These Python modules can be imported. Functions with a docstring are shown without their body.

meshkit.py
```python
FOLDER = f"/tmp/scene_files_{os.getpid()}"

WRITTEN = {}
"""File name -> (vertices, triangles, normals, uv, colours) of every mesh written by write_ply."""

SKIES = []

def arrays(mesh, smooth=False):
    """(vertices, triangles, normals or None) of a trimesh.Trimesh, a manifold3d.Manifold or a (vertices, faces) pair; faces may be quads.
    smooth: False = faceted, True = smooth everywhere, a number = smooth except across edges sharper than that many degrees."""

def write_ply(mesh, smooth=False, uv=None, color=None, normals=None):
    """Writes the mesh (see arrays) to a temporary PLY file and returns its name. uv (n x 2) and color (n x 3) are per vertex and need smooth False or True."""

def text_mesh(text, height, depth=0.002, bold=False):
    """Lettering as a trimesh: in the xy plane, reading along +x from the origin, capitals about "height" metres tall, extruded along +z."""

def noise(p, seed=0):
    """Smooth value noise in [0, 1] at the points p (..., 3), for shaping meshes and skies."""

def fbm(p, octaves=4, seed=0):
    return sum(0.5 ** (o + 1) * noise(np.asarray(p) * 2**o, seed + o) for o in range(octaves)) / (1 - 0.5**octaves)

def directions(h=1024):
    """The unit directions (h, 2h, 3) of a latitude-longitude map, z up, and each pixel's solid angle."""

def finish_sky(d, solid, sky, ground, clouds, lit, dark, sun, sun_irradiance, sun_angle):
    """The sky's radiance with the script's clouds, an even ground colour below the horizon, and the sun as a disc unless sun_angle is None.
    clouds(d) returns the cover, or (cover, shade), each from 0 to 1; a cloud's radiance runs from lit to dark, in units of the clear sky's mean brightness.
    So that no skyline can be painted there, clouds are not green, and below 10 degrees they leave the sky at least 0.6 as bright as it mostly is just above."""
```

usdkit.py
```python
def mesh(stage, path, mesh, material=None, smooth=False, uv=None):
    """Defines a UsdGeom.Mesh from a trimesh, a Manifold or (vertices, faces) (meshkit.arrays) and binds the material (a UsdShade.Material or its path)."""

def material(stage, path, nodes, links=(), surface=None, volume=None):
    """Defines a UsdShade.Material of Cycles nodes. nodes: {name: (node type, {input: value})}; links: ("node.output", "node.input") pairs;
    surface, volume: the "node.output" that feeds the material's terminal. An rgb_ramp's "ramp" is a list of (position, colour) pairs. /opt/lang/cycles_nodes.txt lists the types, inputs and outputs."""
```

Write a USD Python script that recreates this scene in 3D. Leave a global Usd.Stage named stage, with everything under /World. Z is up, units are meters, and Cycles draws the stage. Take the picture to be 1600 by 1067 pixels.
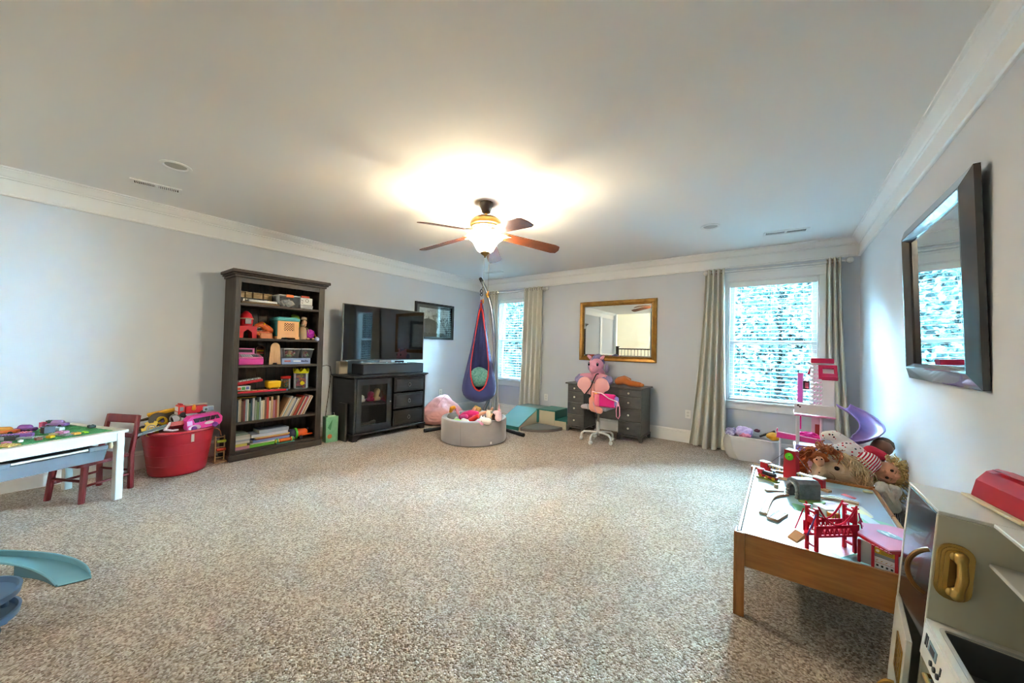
import math, random
import numpy as np, trimesh, usdkit, meshkit
import manifold3d as m3
import shapely.geometry as sg
import shapely.affinity as sa
from shapely.ops import unary_union
from trimesh.transformations import rotation_matrix as RM, translation_matrix as TM
from pxr import Usd, UsdGeom, UsdLux, UsdShade, Gf, Sdf, Vt

stage = Usd.Stage.CreateInMemory()
UsdGeom.Xform.Define(stage, '/World')
PI = math.pi
# ------------------------------------------------------------------ camera
EXPOSURE = 2.0
F, YAW, PITCH, ROLL = 563.0, -.643, .0178, .0238
EYE = (5.247, -5.815, 1.329)
def camera_axes():
    cy, sy = math.cos(YAW), math.sin(YAW)
    f, r, u = np.array([sy, cy, 0]), np.array([cy, -sy, 0]), np.array([0, 0, 1.])
    f2 = f*math.cos(PITCH) + u*math.sin(PITCH); u2 = u*math.cos(PITCH) - f*math.sin(PITCH)
    return r*math.cos(ROLL) + u2*math.sin(ROLL), u2*math.cos(ROLL) - r*math.sin(ROLL), -f2
cam = UsdGeom.Camera.Define(stage, '/World/camera')
_r, _u, _b = camera_axes()
_m = np.eye(4); _m[0, :3], _m[1, :3], _m[2, :3], _m[3, :3] = _r, _u, _b, EYE
cam.AddTransformOp().Set(Gf.Matrix4d(*_m.ravel().tolist()))
cam.CreateHorizontalApertureAttr(36.0); cam.CreateVerticalApertureAttr(24.0)
cam.CreateFocalLengthAttr(F*36.0/1600.0)
cam.CreateClippingRangeAttr((0.02, 500.0))
cam.CreateExposureAttr(EXPOSURE)
# ------------------------------------------------------------------ sky, sun
dome = UsdLux.DomeLight.Define(stage, '/World/sky')
dome.CreateColorAttr((0.40, 0.72, 1.0)); dome.CreateIntensityAttr(45.)
sun = UsdLux.DistantLight.Define(stage, '/World/sun')
sun.CreateAngleAttr(1.0); sun.CreateIntensityAttr(5.0); sun.CreateColorAttr((1.0, .97, .9))
sun.AddRotateXYZOp().Set((42, 0, 14))

# ------------------------------------------------------------------ helpers
def lin(c):
    if isinstance(c, str):
        c = [int(c[i:i+2], 16)/255 for i in (0, 2, 4)]
        return tuple(x/12.92 if x <= .04045 else ((x+.055)/1.055)**2.4 for x in c)
    return tuple(c)
_mats = {}
def mat(c, rough=.5, metal=0., bump=None, var=None, coat=0., sheen=0., spec=.5, trans=0., emis=0., stretch=None):
    """A principled material: colour (sRGB hex or linear), bump = (scale, distance), var = (scale, second colour[, contrast])."""
    key = (c, rough, metal, bump, var, coat, sheen, spec, trans, emis, stretch)
    if key in _mats: return _mats[key]
    n = {'p': ('principled_bsdf', dict(base_color=lin(c), roughness=rough, metallic=metal, coat_weight=coat, sheen_weight=sheen, specular_ior_level=spec, transmission_weight=trans))}
    if emis: n['p'][1].update(emission_color=lin(c), emission_strength=emis)
    L = []
    if bump or var:
        n['tc'] = ('texture_coordinate', {}); src = 'tc.object'
        if stretch:
            n['mp'] = ('mapping', dict(scale=stretch)); L.append(('tc.object', 'mp.vector')); src = 'mp.vector'
    if var:
        k = var[2] if len(var) > 2 else .18
        n['nv'] = ('noise_texture', dict(scale=var[0], detail=4.0, roughness=.6)); L.append((src, 'nv.vector'))
        n['rv'] = ('rgb_ramp', dict(ramp=[(.5-k, lin(c)), (.5+k, lin(var[1]))])); L += [('nv.fac', 'rv.fac'), ('rv.color', 'p.base_color')]
    if bump:
        n['nb'] = ('noise_texture', dict(scale=bump[0], detail=3.0)); L.append((src, 'nb.vector'))
        n['bp'] = ('bump', dict(strength=.6, distance=bump[1])); L += [('nb.fac', 'bp.height'), ('bp.normal', 'p.normal')]
    _mats[key] = usdkit.material(stage, f'/World/Looks/look_{len(_mats):03d}', n, L, surface='p.BSDF')
    return _mats[key]
_names = {}
def numbered(path):
    k = _names.get(path, 0); _names[path] = k+1
    return path if k == 0 else f'{path}_{k:03d}'
def pathof(p): return str(p.GetPath()) if hasattr(p, 'GetPath') else p
def tagp(prim, label=None, cat=None, group=None, kind=None):
    prim = prim.GetPrim() if hasattr(prim, 'GetPrim') else prim
    for k, v in (('label', label), ('category', cat), ('group', group), ('kind', kind)):
        if v: prim.SetCustomDataByKey(k, v)
    return prim
def thing(name, label, cat, loc=(0, 0, 0), rz=0., group=None, rx=0., ry=0., kind=None):
    x = UsdGeom.Xform.Define(stage, numbered('/World/' + name))
    x.AddTranslateOp().Set(tuple(map(float, loc)))
    if rz: x.AddRotateZOp().Set(float(rz))
    if ry: x.AddRotateYOp().Set(float(ry))
    if rx: x.AddRotateXOp().Set(float(rx))
    tagp(x, label, cat, group, kind)
    return x.GetPrim()
def cat_(ms):
    if isinstance(ms, (list, tuple)):
        ms = [tm(a) for a in ms]
        return ms[0] if len(ms) == 1 else trimesh.util.concatenate(ms)
    return tm(ms)
def tm(a):
    if hasattr(a, 'to_mesh'):
        q = a.to_mesh(); return trimesh.Trimesh(np.array(q.vert_properties[:, :3], float), np.array(q.tri_verts), process=False)
    return a
def part(name, mesh, m, parent='/World', label=None, kind=None, smooth=35, cat=None, group=None):
    g = usdkit.mesh(stage, numbered(pathof(parent) + '/' + name), cat_(mesh), m, smooth=smooth)
    return tagp(g, label, cat, group, kind)
def solo(name, mesh, m, label, cat, group=None, kind=None, smooth=35):
    return part(name, mesh, m, '/World', label, kind, smooth, cat, group)
def setting(name, mesh, m, parent='/World', smooth=False):
    return part(name, mesh, m, parent, kind='structure' if parent == '/World' else None, smooth=smooth)
def copy_of(src, loc, rz=0., label=None, group=None, rx=0., ry=0.):
    d = src.GetCustomData()
    base = src.GetName()
    x = UsdGeom.Xform.Define(stage, numbered('/World/' + base))
    x.AddTranslateOp().Set(tuple(map(float, loc)))
    x.AddRotateZOp().Set(float(rz)); x.AddRotateYOp().Set(float(ry)); x.AddRotateXOp().Set(float(rx))
    p = x.GetPrim()
    p.GetReferences().AddInternalReference(src.GetPath()); p.SetInstanceable(True)
    return tagp(p, label or d['label'], d['category'], group or d.get('group'))
# --- shapes
def bx(x0, x1, y0, y1, z0, z1, c=0.):
    x0, x1 = min(x0, x1), max(x0, x1); y0, y1 = min(y0, y1), max(y0, y1); z0, z1 = min(z0, z1), max(z0, z1)
    c = min(c, .49*min(x1-x0, y1-y0, z1-z0))
    if c <= 0:
        b = trimesh.creation.box([x1-x0, y1-y0, z1-z0]); b.apply_translation([(x0+x1)/2, (y0+y1)/2, (z0+z1)/2]); return b
    P = []
    for X, sx in ((x0, 1), (x1, -1)):
        for Y, sy in ((y0, 1), (y1, -1)):
            for Z, sz in ((z0, 1), (z1, -1)):
                P += [(X, Y+sy*c, Z+sz*c), (X+sx*c, Y, Z+sz*c), (X+sx*c, Y+sy*c, Z)]
    return tm(m3.Manifold.hull_points(np.array(P)))
def rbox(x0, x1, y0, y1, z0, z1, r, n=12):
    """A box with round edges of radius r (hull of eight spheres)."""
    r = min(r, .499*min(abs(x1-x0), abs(y1-y0), abs(z1-z0)))
    s = m3.Manifold.sphere(r, n)
    return tm(m3.Manifold.batch_hull([s.translate((X, Y, Z)) for X in (x0+r, x1-r) for Y in (y0+r, y1-r) for Z in (z0+r, z1-r)]))
def mv(m, d=(0, 0, 0), rz=0., rx=0., ry=0., s=None):
    m = tm(m).copy()
    if s is not None: m.apply_transform(np.diag([*(np.ones(3)*s), 1.]))
    if rx: m.apply_transform(RM(math.radians(rx), [1, 0, 0]))
    if ry: m.apply_transform(RM(math.radians(ry), [0, 1, 0]))
    if rz: m.apply_transform(RM(math.radians(rz), [0, 0, 1]))
    m.apply_translation(d); return m
def frame_of(t):
    t = t/np.linalg.norm(t); a = np.array([0, 0, 1.]) if abs(t[2]) < .9 else np.array([1., 0, 0])
    u = np.cross(a, t); u /= np.linalg.norm(u); return u, np.cross(t, u)
def tube(pts, r, n=10, closed=False, cap=True):
    P = np.array(pts, float); N = len(P); r = np.ones(N)*r if np.ndim(r) == 0 else np.array(r, float)
    T = np.empty_like(P)
    if closed: T = np.roll(P, -1, 0) - np.roll(P, 1, 0)
    else:
        T[1:-1] = P[2:]-P[:-2]; T[0] = P[1]-P[0]; T[-1] = P[-1]-P[-2]
    T /= np.linalg.norm(T, axis=1, keepdims=True)+1e-12
    u, v = frame_of(T[0]); V = []
    a = np.linspace(0, 2*PI, n, endpoint=False)
    for i in range(N):
        u = u - T[i]*(u@T[i]); u /= np.linalg.norm(u)+1e-12; v = np.cross(T[i], u)
        V.append(P[i] + r[i]*(np.cos(a)[:, None]*u + np.sin(a)[:, None]*v))
    V = np.vstack(V); Fc = []
    for i in range(N if closed else N-1):
        j = (i+1) % N
        for k in range(n):
            l = (k+1) % n; Fc += [(i*n+k, i*n+l, j*n+l), (i*n+k, j*n+l, j*n+k)]
    if not closed and cap:
        V = np.vstack([V, P[0], P[-1]]); c0, c1 = N*n, N*n+1
        for k in range(n):
            l = (k+1) % n; Fc += [(c0, l, k), (c1, (N-1)*n+k, (N-1)*n+l)]
    return trimesh.Trimesh(V, np.array(Fc), process=False)
def rod(a, b, r0, r1=None, n=12): return tube([a, b], [r0, r0 if r1 is None else r1], n)
def lathe(prof, n=32, at=(0, 0, 0), cap=True):
    """Revolve (radius, z) pairs about z."""
    prof = np.array(prof, float); a = np.linspace(0, 2*PI, n, endpoint=False); N = len(prof)
    V = np.stack([np.outer(prof[:, 0], np.cos(a)), np.outer(prof[:, 0], np.sin(a)), np.repeat(prof[:, 1:2], n, 1)], -1).reshape(-1, 3)
    Fc = []
    for i in range(N-1):
        for k in range(n):
            l = (k+1) % n; Fc += [(i*n+k, i*n+l, (i+1)*n+l), (i*n+k, (i+1)*n+l, (i+1)*n+k)]
    m = trimesh.Trimesh(V+np.array(at), np.array(Fc), process=False)
    if cap:
        ex = []
        for i, s in ((0, -1), (N-1, 1)):
            if prof[i, 0] > 1e-6:
                base = len(m.vertices) + len(ex)
        c = [];  VV = list(m.vertices); FF = list(m.faces)
        for i, s in ((0, -1), (N-1, 1)):
            if prof[i, 0] > 1e-6:
                VV.append(np.array([0, 0, prof[i, 1]])+np.array(at)); ci = len(VV)-1
                for k in range(n):
                    l = (k+1) % n; FF.append((ci, i*n+l, i*n+k) if s < 0 else (ci, i*n+k, i*n+l))
        m = trimesh.Trimesh(np.array(VV), np.array(FF), process=False)
    return m
def ell(c, r, rz=0., rx=0., ry=0., sub=2):
    s = trimesh.creation.icosphere(sub, 1.); return mv(s, c, rz, rx, ry, s=np.array(r) if np.ndim(r) else np.array([r, r, r]))
def prism(poly, h, axis='z', at=(0, 0, 0)):
    """Extrude a shapely polygon (or list of points) by h. axis x: polygon is (y, z), pushed along x; axis y: polygon is (x, z), pushed along y."""
    if not hasattr(poly, 'geom_type'): poly = sg.Polygon(poly)
    gs = [g for g in getattr(poly, 'geoms', [poly]) if g.area > 1e-10]
    m = trimesh.util.concatenate([trimesh.creation.extrude_polygon(g, h, engine='earcut') for g in gs]) if len(gs) > 1 else trimesh.creation.extrude_polygon(gs[0], h, engine='earcut')
    if axis == 'x': m.apply_transform(np.array([[0, 0, 1, 0], [1, 0, 0, 0], [0, 1, 0, 0], [0, 0, 0, 1.]]))
    if axis == 'y': m.apply_transform(np.array([[1, 0, 0, 0], [0, 0, 1, 0], [0, 1, 0, 0], [0, 0, 0, 1.]])); 
    if axis == 'y': m.invert()
    m.apply_translation(at); return m
def rrect(w, h, r, cx=0., cy=0.):
    r = min(r, .499*min(w, h)); return sg.box(cx-w/2+r, cy-h/2+r, cx+w/2-r, cy+h/2-r).buffer(r, quad_segs=5)
def sheet(fn, nu, nv, t=0.004, cu=False):
    """A thick sheet: fn(u, v) with arrays in [0, 1] -> points (..., 3)."""
    u, v = np.meshgrid(np.linspace(0, 1, nu), np.linspace(0, 1, nv), indexing='ij'); P = fn(u, v)
    gu, gv = np.gradient(P, axis=0), np.gradient(P, axis=1); n = np.cross(gu, gv); n /= np.linalg.norm(n, axis=-1, keepdims=True)+1e-12
    A, B = (P+n*t/2).reshape(-1, 3), (P-n*t/2).reshape(-1, 3); K = nu*nv; Fc = []
    I = lambda i, j: i*nv+j
    for i in range(nu-1):
        for j in range(nv-1):
            a, b, c, d = I(i, j), I(i+1, j), I(i+1, j+1), I(i, j+1)
            Fc += [(a, b, c), (a, c, d), (K+a, K+c, K+b), (K+a, K+d, K+c)]
    E = [I(i, 0) for i in range(nu)] + [I(nu-1, j) for j in range(1, nv)] + [I(i, nv-1) for i in range(nu-2, -1, -1)] + [I(0, j) for j in range(nv-2, 0, -1)]
    for a, b in zip(E, E[1:]+E[:1]): Fc += [(a, K+a, K+b), (a, K+b, b)]
    return trimesh.Trimesh(np.vstack([A, B]), np.array(Fc), process=False)
def body(bones, ref=.02, it=8):
    """Soft one-piece figure: bones = [(p, r, q, s), ...], hulls of two spheres, joined, refined and smoothed."""
    ms = [m3.Manifold.batch_hull([m3.Manifold.sphere(r, 16).translate(tuple(map(float, p))), m3.Manifold.sphere(s, 16).translate(tuple(map(float, q)))]) for p, r, q, s in bones]
    m = tm(m3.Manifold.batch_boolean(ms, m3.OpType.Add).refine_to_length(ref))
    m = trimesh.Trimesh(m.vertices, m.faces, process=True)
    trimesh.smoothing.filter_taubin(m, iterations=it); return m
def rough_up(m, amp, freq, seed=0):
    m = tm(m).copy(); n = m.vertex_normals; d = meshkit.fbm(np.array(m.vertices)*freq, 3, seed)-.5
    m.vertices = m.vertices + n*(d*2*amp)[:, None]; return m
def moulding(prof, p0, p1, out, m0=0., m1=0.):
    """Sweep a profile of (outwards, z) along the straight line p0-p1; m0, m1: how far each unit outwards shortens the ends (mitres)."""
    p0, p1, out = (np.array(a, float) for a in (p0, p1, out)); t = (p1-p0)/np.linalg.norm(p1-p0); N = len(prof); V = []
    for p, s in ((p0, m0), (p1, -m1)):
        for o, z in prof: V.append(p + out*o + t*o*s + np.array([0, 0, z]))
    Fc = [f for k in range(N) for f in ((k, (k+1) % N, N+(k+1) % N), (k, N+(k+1) % N, N+k))]
    tri = trimesh.creation.triangulate_polygon(sg.Polygon(prof), engine='earcut')
    idx = [int(np.argmin(((np.array(prof)-q)**2).sum(1))) for q in tri[0]]
    for a, b, c in tri[1]: Fc += [(idx[a], idx[b], idx[c]), (N+idx[a], N+idx[c], N+idx[b])]
    m = trimesh.Trimesh(np.array(V), np.array(Fc), process=True); m.fix_normals(); return m
rng = random.Random(7)
def at(px, py, ax, v):
    """The point where the line of sight through a pixel of the 1600 x 1067 photograph meets the plane ax = v: used to read real places off the photograph."""
    d = np.array(_r)*(px-800)/F - np.array(_u)*(py-533.5)/F - np.array(_b); i = 'xyz'.index(ax)
    return np.array(EYE) + d*(v-EYE[i])/d[i]
# ------------------------------------------------------------------ room shell
W, H, REAR = 5.977, 2.74, -7.8
wall_paint = mat('d3d6da', .85, bump=(260., .0006))
ceil_paint = mat('f4f4f2', .9, bump=(180., .0005))
white_trim = mat('f0f0ee', .35)
cream_wall = mat('f3ead4', .8)
carpet = usdkit.material(stage, '/World/Looks/carpet', {
    'tc': ('texture_coordinate', {}),
    'v': ('voronoi_texture', dict(scale=125., randomness=1.)),
    'sc': ('separate_color', {}),
    'n1': ('noise_texture', dict(scale=42., detail=4.0, roughness=.7)),
    'n2': ('noise_texture', dict(scale=1.1, detail=3.0, roughness=.55, distortion=.8)),
    'av': ('mix_float', dict(fac=.45)),
    'r1': ('rgb_ramp', dict(ramp=[(.20, lin('7a6652')), (.48, lin('b09d8a')), (.80, lin('dacebf'))])),
    'r2': ('rgb_ramp', dict(ramp=[(.36, lin('ece5dd')), (.64, lin('ffffff'))])),
    'mx': ('mix', dict(mix_type='multiply', fac=.75)),
    'h': ('math', dict(math_type='subtract', value1=1.)),
    'h2': ('math', dict(math_type='add')),
    'bp': ('bump', dict(strength=.9, distance=.008)),
    'p': ('principled_bsdf', dict(roughness=.95, sheen_weight=.25, sheen_roughness=.5, specular_ior_level=.1))},
    [('tc.object', 'v.vector'), ('tc.object', 'n1.vector'), ('tc.object', 'n2.vector'), ('v.color', 'sc.color'), ('sc.r', 'av.a'), ('n1.fac', 'av.b'), ('av.result', 'r1.fac'), ('n2.fac', 'r2.fac'), ('r1.color', 'mx.color1'), ('r2.color', 'mx.color2'),
     ('mx.color', 'p.base_color'), ('v.distance', 'h.value2'), ('h.value', 'h2.value1'), ('n1.fac', 'h2.value2'), ('h2.value', 'bp.height'), ('bp.normal', 'p.normal')], surface='p.BSDF')
pane = usdkit.material(stage, '/World/Looks/pane', {'fr': ('fresnel', dict(IOR=1.45)), 't': ('transparent_bsdf', dict(color=(.93, .98, .97))), 'g': ('glossy_bsdf', dict(color=(1, 1, 1), roughness=.01)), 'm': ('mix_closure', {})},
    [('fr.fac', 'm.fac'), ('t.BSDF', 'm.closure1'), ('g.BSDF', 'm.closure2')], surface='m.closure')
mirror_glass = mat((.86, .88, .87), .015, 1.)

WIN = [(.53, 1.50), (4.65, 5.61)]; WZ0, WZ1 = .69, 2.32
setting('floor', bx(-.12, W+.12, REAR, .14, -.12, 0), carpet)
setting('ceiling', bx(-.12, W+.12, REAR-.12, .14, H, H+.15), ceil_paint)
wp = sg.box(-.12, 0, W+.12, H).difference(unary_union([sg.box(a, WZ0, b, WZ1) for a, b in WIN]))
setting('wall_back', prism(wp, .14, 'y'), wall_paint)
setting('wall_left', bx(-.12, 0, REAR-.12, 0, 0, H), wall_paint)
setting('wall_right', bx(W, W+.12, REAR-.12, 0, 0, H), wall_paint)
setting('wall_rear', [bx(3., W, REAR-.12, REAR, 0, H)], wall_paint)
CROWN = [(0, H-.234), (.012, H-.234), (.022, H-.229), (.022, H-.214), (.010, H-.208), (.010, H-.092), (.020, H-.088), (.020, H-.078), (.030, H-.07), (.05, H-.045), (.066, H-.026), (.068, H-.016), (.082, H-.014), (.082, H), (0, H)]
BASE = [(0, 0), (.018, 0), (.018, .145), (.013, .152), (.013, .166), (.007, .178), (.004, .186), (0, .186)]
setting('trim_1', moulding(CROWN, (0, REAR, 0), (0, 0, 0), (1, 0, 0), 0, 1), white_trim)
setting('trim_2', moulding(CROWN, (0, 0, 0), (W, 0, 0), (0, -1, 0), 1, 1), white_trim)
setting('trim_3', moulding(CROWN, (W, 0, 0), (W, REAR, 0), (-1, 0, 0), 1, 1), white_trim)
#setting('trim_4', moulding(CROWN, (W, REAR, 0), (0, REAR, 0), (0, 1, 0), 1, 1), white_trim)
setting('baseboard_left', moulding(BASE, (0, REAR, 0), (0, 0, 0), (1, 0, 0), 0, 1), white_trim)
setting('baseboard_back', moulding(BASE, (0, 0, 0), (W, 0, 0), (0, -1, 0), 1, 1), white_trim)
setting('baseboard_right', moulding(BASE, (W, 0, 0), (W, REAR, 0), (-1, 0, 0), 1, 1), white_trim)
# the stair hall behind the camera, which the gold-framed mirror shows
setting('trim_5', [bx(0, .03, -6.62, -6.46, 0, H-.2, .004), bx(0, .03, -7.75, -6.62, 1.1, 1.2, .004)], white_trim)
setting('trim_6', [bx(2.9, 3.0, REAR-.14, REAR+.02, 0, 2.73), bx(0, .1, REAR-.14, REAR+.02, 0, 2.73), bx(0, 3., REAR-.14, REAR+.0, 2.735, 2.76)], white_trim)
setting('wall_hall', [bx(-1.6, 4., -11.6, -11.5, -2.8, 3.9), bx(-1.7, -1.6, -11.6, REAR-.12, -2.8, 3.9), bx(4., 4.1, -11.6, REAR-.12, -2.8, 3.9), bx(-1.6, 4., REAR-.22, REAR-.12, H+.15, 3.9), bx(-1.6, 4., REAR-.24, REAR-.14, -2.8, -.12), bx(-1.6, -.12, REAR-.22, REAR-.12, -.12, H+.15)], cream_wall)
setting('ceiling_hall', bx(-1.7, 4.1, -11.6, REAR-.12, 3.9, 4.), ceil_paint)
setting('floor_hall', bx(-1.7, 4.1, -11.6, REAR-.12, -2.9, -2.8), mat('8a5a34', .4))

def make_window(k, a, b):
    w = UsdGeom.Xform.Define(stage, f'/World/window_{k}').GetPrim(); tagp(w, kind='structure')
    cw = .10
    setting('side_casing', bx(a-cw, a, -.022, 0, WZ0, WZ1, .004), white_trim, w); setting('side_casing', bx(b, b+cw, -.022, 0, WZ0, WZ1, .004), white_trim, w)
    setting('head_casing', [bx(a-cw, b+cw, -.022, 0, WZ1, WZ1+.11, .004), bx(a-cw-.015, b+cw+.015, -.04, 0, WZ1+.10, WZ1+.125, .005)], white_trim, w)
    setting('sill', bx(a-cw-.02, b+cw+.02, -.055, .10, WZ0-.03, WZ0, .008), white_trim, w)
    setting('apron', bx(a-cw, b+cw, -.02, 0, WZ0-.125, WZ0-.03, .004), white_trim, w)
    setting('jamb', [bx(a, a+.012, 0, .14, WZ0, WZ1), bx(b-.012, b, 0, .14, WZ0, WZ1), bx(a, b, 0, .14, WZ1-.012, WZ1)], white_trim, w)
    zm = 1.485
    for nm, z0, z1, y in (('lower_sash', WZ0, zm+.02, .085), ('upper_sash', zm-.02, WZ1-.012, .115)):
        s = setting(nm, [bx(a+.012, a+.062, y-.015, y+.015, z0, z1), bx(b-.062, b-.012, y-.015, y+.015, z0, z1), bx(a+.06, b-.06, y-.015, y+.015, z0, z0+.045), bx(a+.06, b-.06, y-.015, y+.015, z1-.045, z1)], white_trim, w)
        setting('glass_pane', bx(a+.06, b-.06, y-.003, y+.003, z0+.044, z1-.044), pane, s)
    return w
for k, (a, b) in enumerate(WIN): make_window(k+1, a, b)
blind_white = mat('f3f6f4', .45)
def make_blind(a, b, lab):
    t = thing('window_blind', lab, 'blind', ((a+b)/2, .03, WZ0), group=None)
    h = (b-a)/2-.016; top = WZ1-WZ0
    part('headrail', bx(-h, h, -.025, .025, top-.07, top-.014, .003), blind_white, t); part('valance', bx(-h-.002, h+.002, -.034, -.026, top-.085, top-.014, .003), blind_white, t)
    z = .05
    while z < top-.10:
        u = np.linspace(-.024, .024, 5); prof = [(y, .003*(1-(y/.024)**2)+.0012) for y in u] + [(y, .003*(1-(y/.024)**2)-.0012) for y in u[::-1]]
        part('slat', mv(prism([(p[0], p[1]) for p in prof], 2*h-.008, 'x', (-h+.004, 0, 0)), (0, 0, z), rx=5), blind_white, t, smooth=False); z += .0505
    part('bottom_rail', bx(-h+.004, h-.004, -.024, .024, .004, .026, .004), blind_white, t)
    for x in (-h*.72, 0, h*.72): part('ladder_cord', [bx(x-.0012, x+.0012, y-.0008, y+.0008, .02, top-.06) for y in (-.0255, .0255)], blind_white, t)
    part('tilt_wand', rod((-h+.05, -.04, top-.09), (-h+.05, -.04, top-.75), .004), blind_white, t)
make_blind(*WIN[0], 'white slatted blind in the window behind the pod swing')
make_blind(*WIN[1], 'white slatted blind in the large window behind the dollhouse')
# ------------------------------------------------------------------ curtains on rods
cream_cloth = mat('d9d6c6', .9, bump=(420., .0008), sheen=.2)
rod_white = mat('e8e8e4', .3)
def make_rod(x0, x1, z, lab):
    t = thing('curtain_rod', lab, 'curtain rod', ((x0+x1)/2, -.1, z)); h = (x1-x0)/2
    part('rod', rod((-h, 0, 0), (h, 0, 0), .0125, n=16), rod_white, t)
    for s in (-1, 1):
        part('finial', lathe([(.013, 0), (.02, .004), (.02, .012), (.014, .018), (.03, .03), (.036, .048), (.03, .066), (.014, .078), (0, .08)], 20).apply_transform(RM(PI/2*s, [0, 1, 0])).apply_translation([s*h, 0, 0]), rod_white, t)
        part('bracket', [bx(s*(h-.05)-.006, s*(h-.05)+.006, 0, .085, -.018, -.010), bx(s*(h-.05)-.012, s*(h-.05)+.012, .08, .0995, -.04, .03)], rod_white, t)
make_rod(.33, 1.70, 2.452, 'white curtain rod over the window behind the pod swing')
make_rod(4.42, 5.83, 2.452, 'white curtain rod over the large window by the right wall')
def make_curtain(lab, top, bot, folds, amp0, amp1, seed, zt=2.495, zb=.02, puddle=0.):
    """top, bot = (x0, x1) extents at the rod and at the carpet."""
    t = thing('curtain', lab, 'curtain', ((top[0]+top[1])/2, -.1, 0)); cx = (top[0]+top[1])/2
    r = random.Random(seed); ph = r.random()*6; sk = [r.uniform(-.5, .5) for _ in range(4)]
    def fn(u, v):
        s = v**1.6
        x = (top[0]+(top[1]-top[0])*u)*(1-s) + (bot[0]+(bot[1]-bot[0])*u)*s
        a = amp0*(1-s)+amp1*s
        w = 2*PI*folds*(u + .035*sk[0]*s*np.sin(5*u+3*v+sk[1]*6)) + ph
        y = -a*np.cos(w)*(1-.25*s*np.sin(7*u+sk[2]*5)) - puddle*s*.5
        x = x + a*.35*np.sin(2*w)*s*.5
        z = zt + (zb-zt)*v + puddle*.25*np.where(v > .97, (v-.97)*20*np.sin(9*u), 0)
        y = y - puddle*np.where(v > .94, (v-.94)*4, 0)
        return np.stack([x-cx, np.minimum(y, .072), z], -1)
    part('cloth', sheet(fn, int(folds*18)+1, 44, .003), cream_cloth, t, smooth=60)
    for k in range(int(folds*2)):
        u = (k+.5)/(folds*2); x = top[0]+(top[1]-top[0])*u-cx
        part('grommet', tube([(x, .024*math.cos(a), 2.452+.024*math.sin(a)) for a in np.linspace(0, 2*PI, 16, endpoint=False)], .005, 6, True), mat('b9a98a', .3, .9), t)
make_curtain('long cream curtain left of the window beside the swing stand', (.36, .60), (.38, .69), 3, .03, .035, 1, zb=.03)
make_curtain('long cream curtain between the window and the gold-framed mirror', (1.255, 1.665), (1.20, 1.62), 4, .042, .05, 2, zb=.12)
make_curtain('long cream curtain left of the large window, pooling on the carpet', (4.37, 4.61), (4.20, 4.66), 4, .035, .075, 3, puddle=.1)
make_curtain('long cream curtain in the right corner behind the dollhouse', (5.665, 5.80), (5.66, 5.91), 3, .035, .045, 4)
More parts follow.
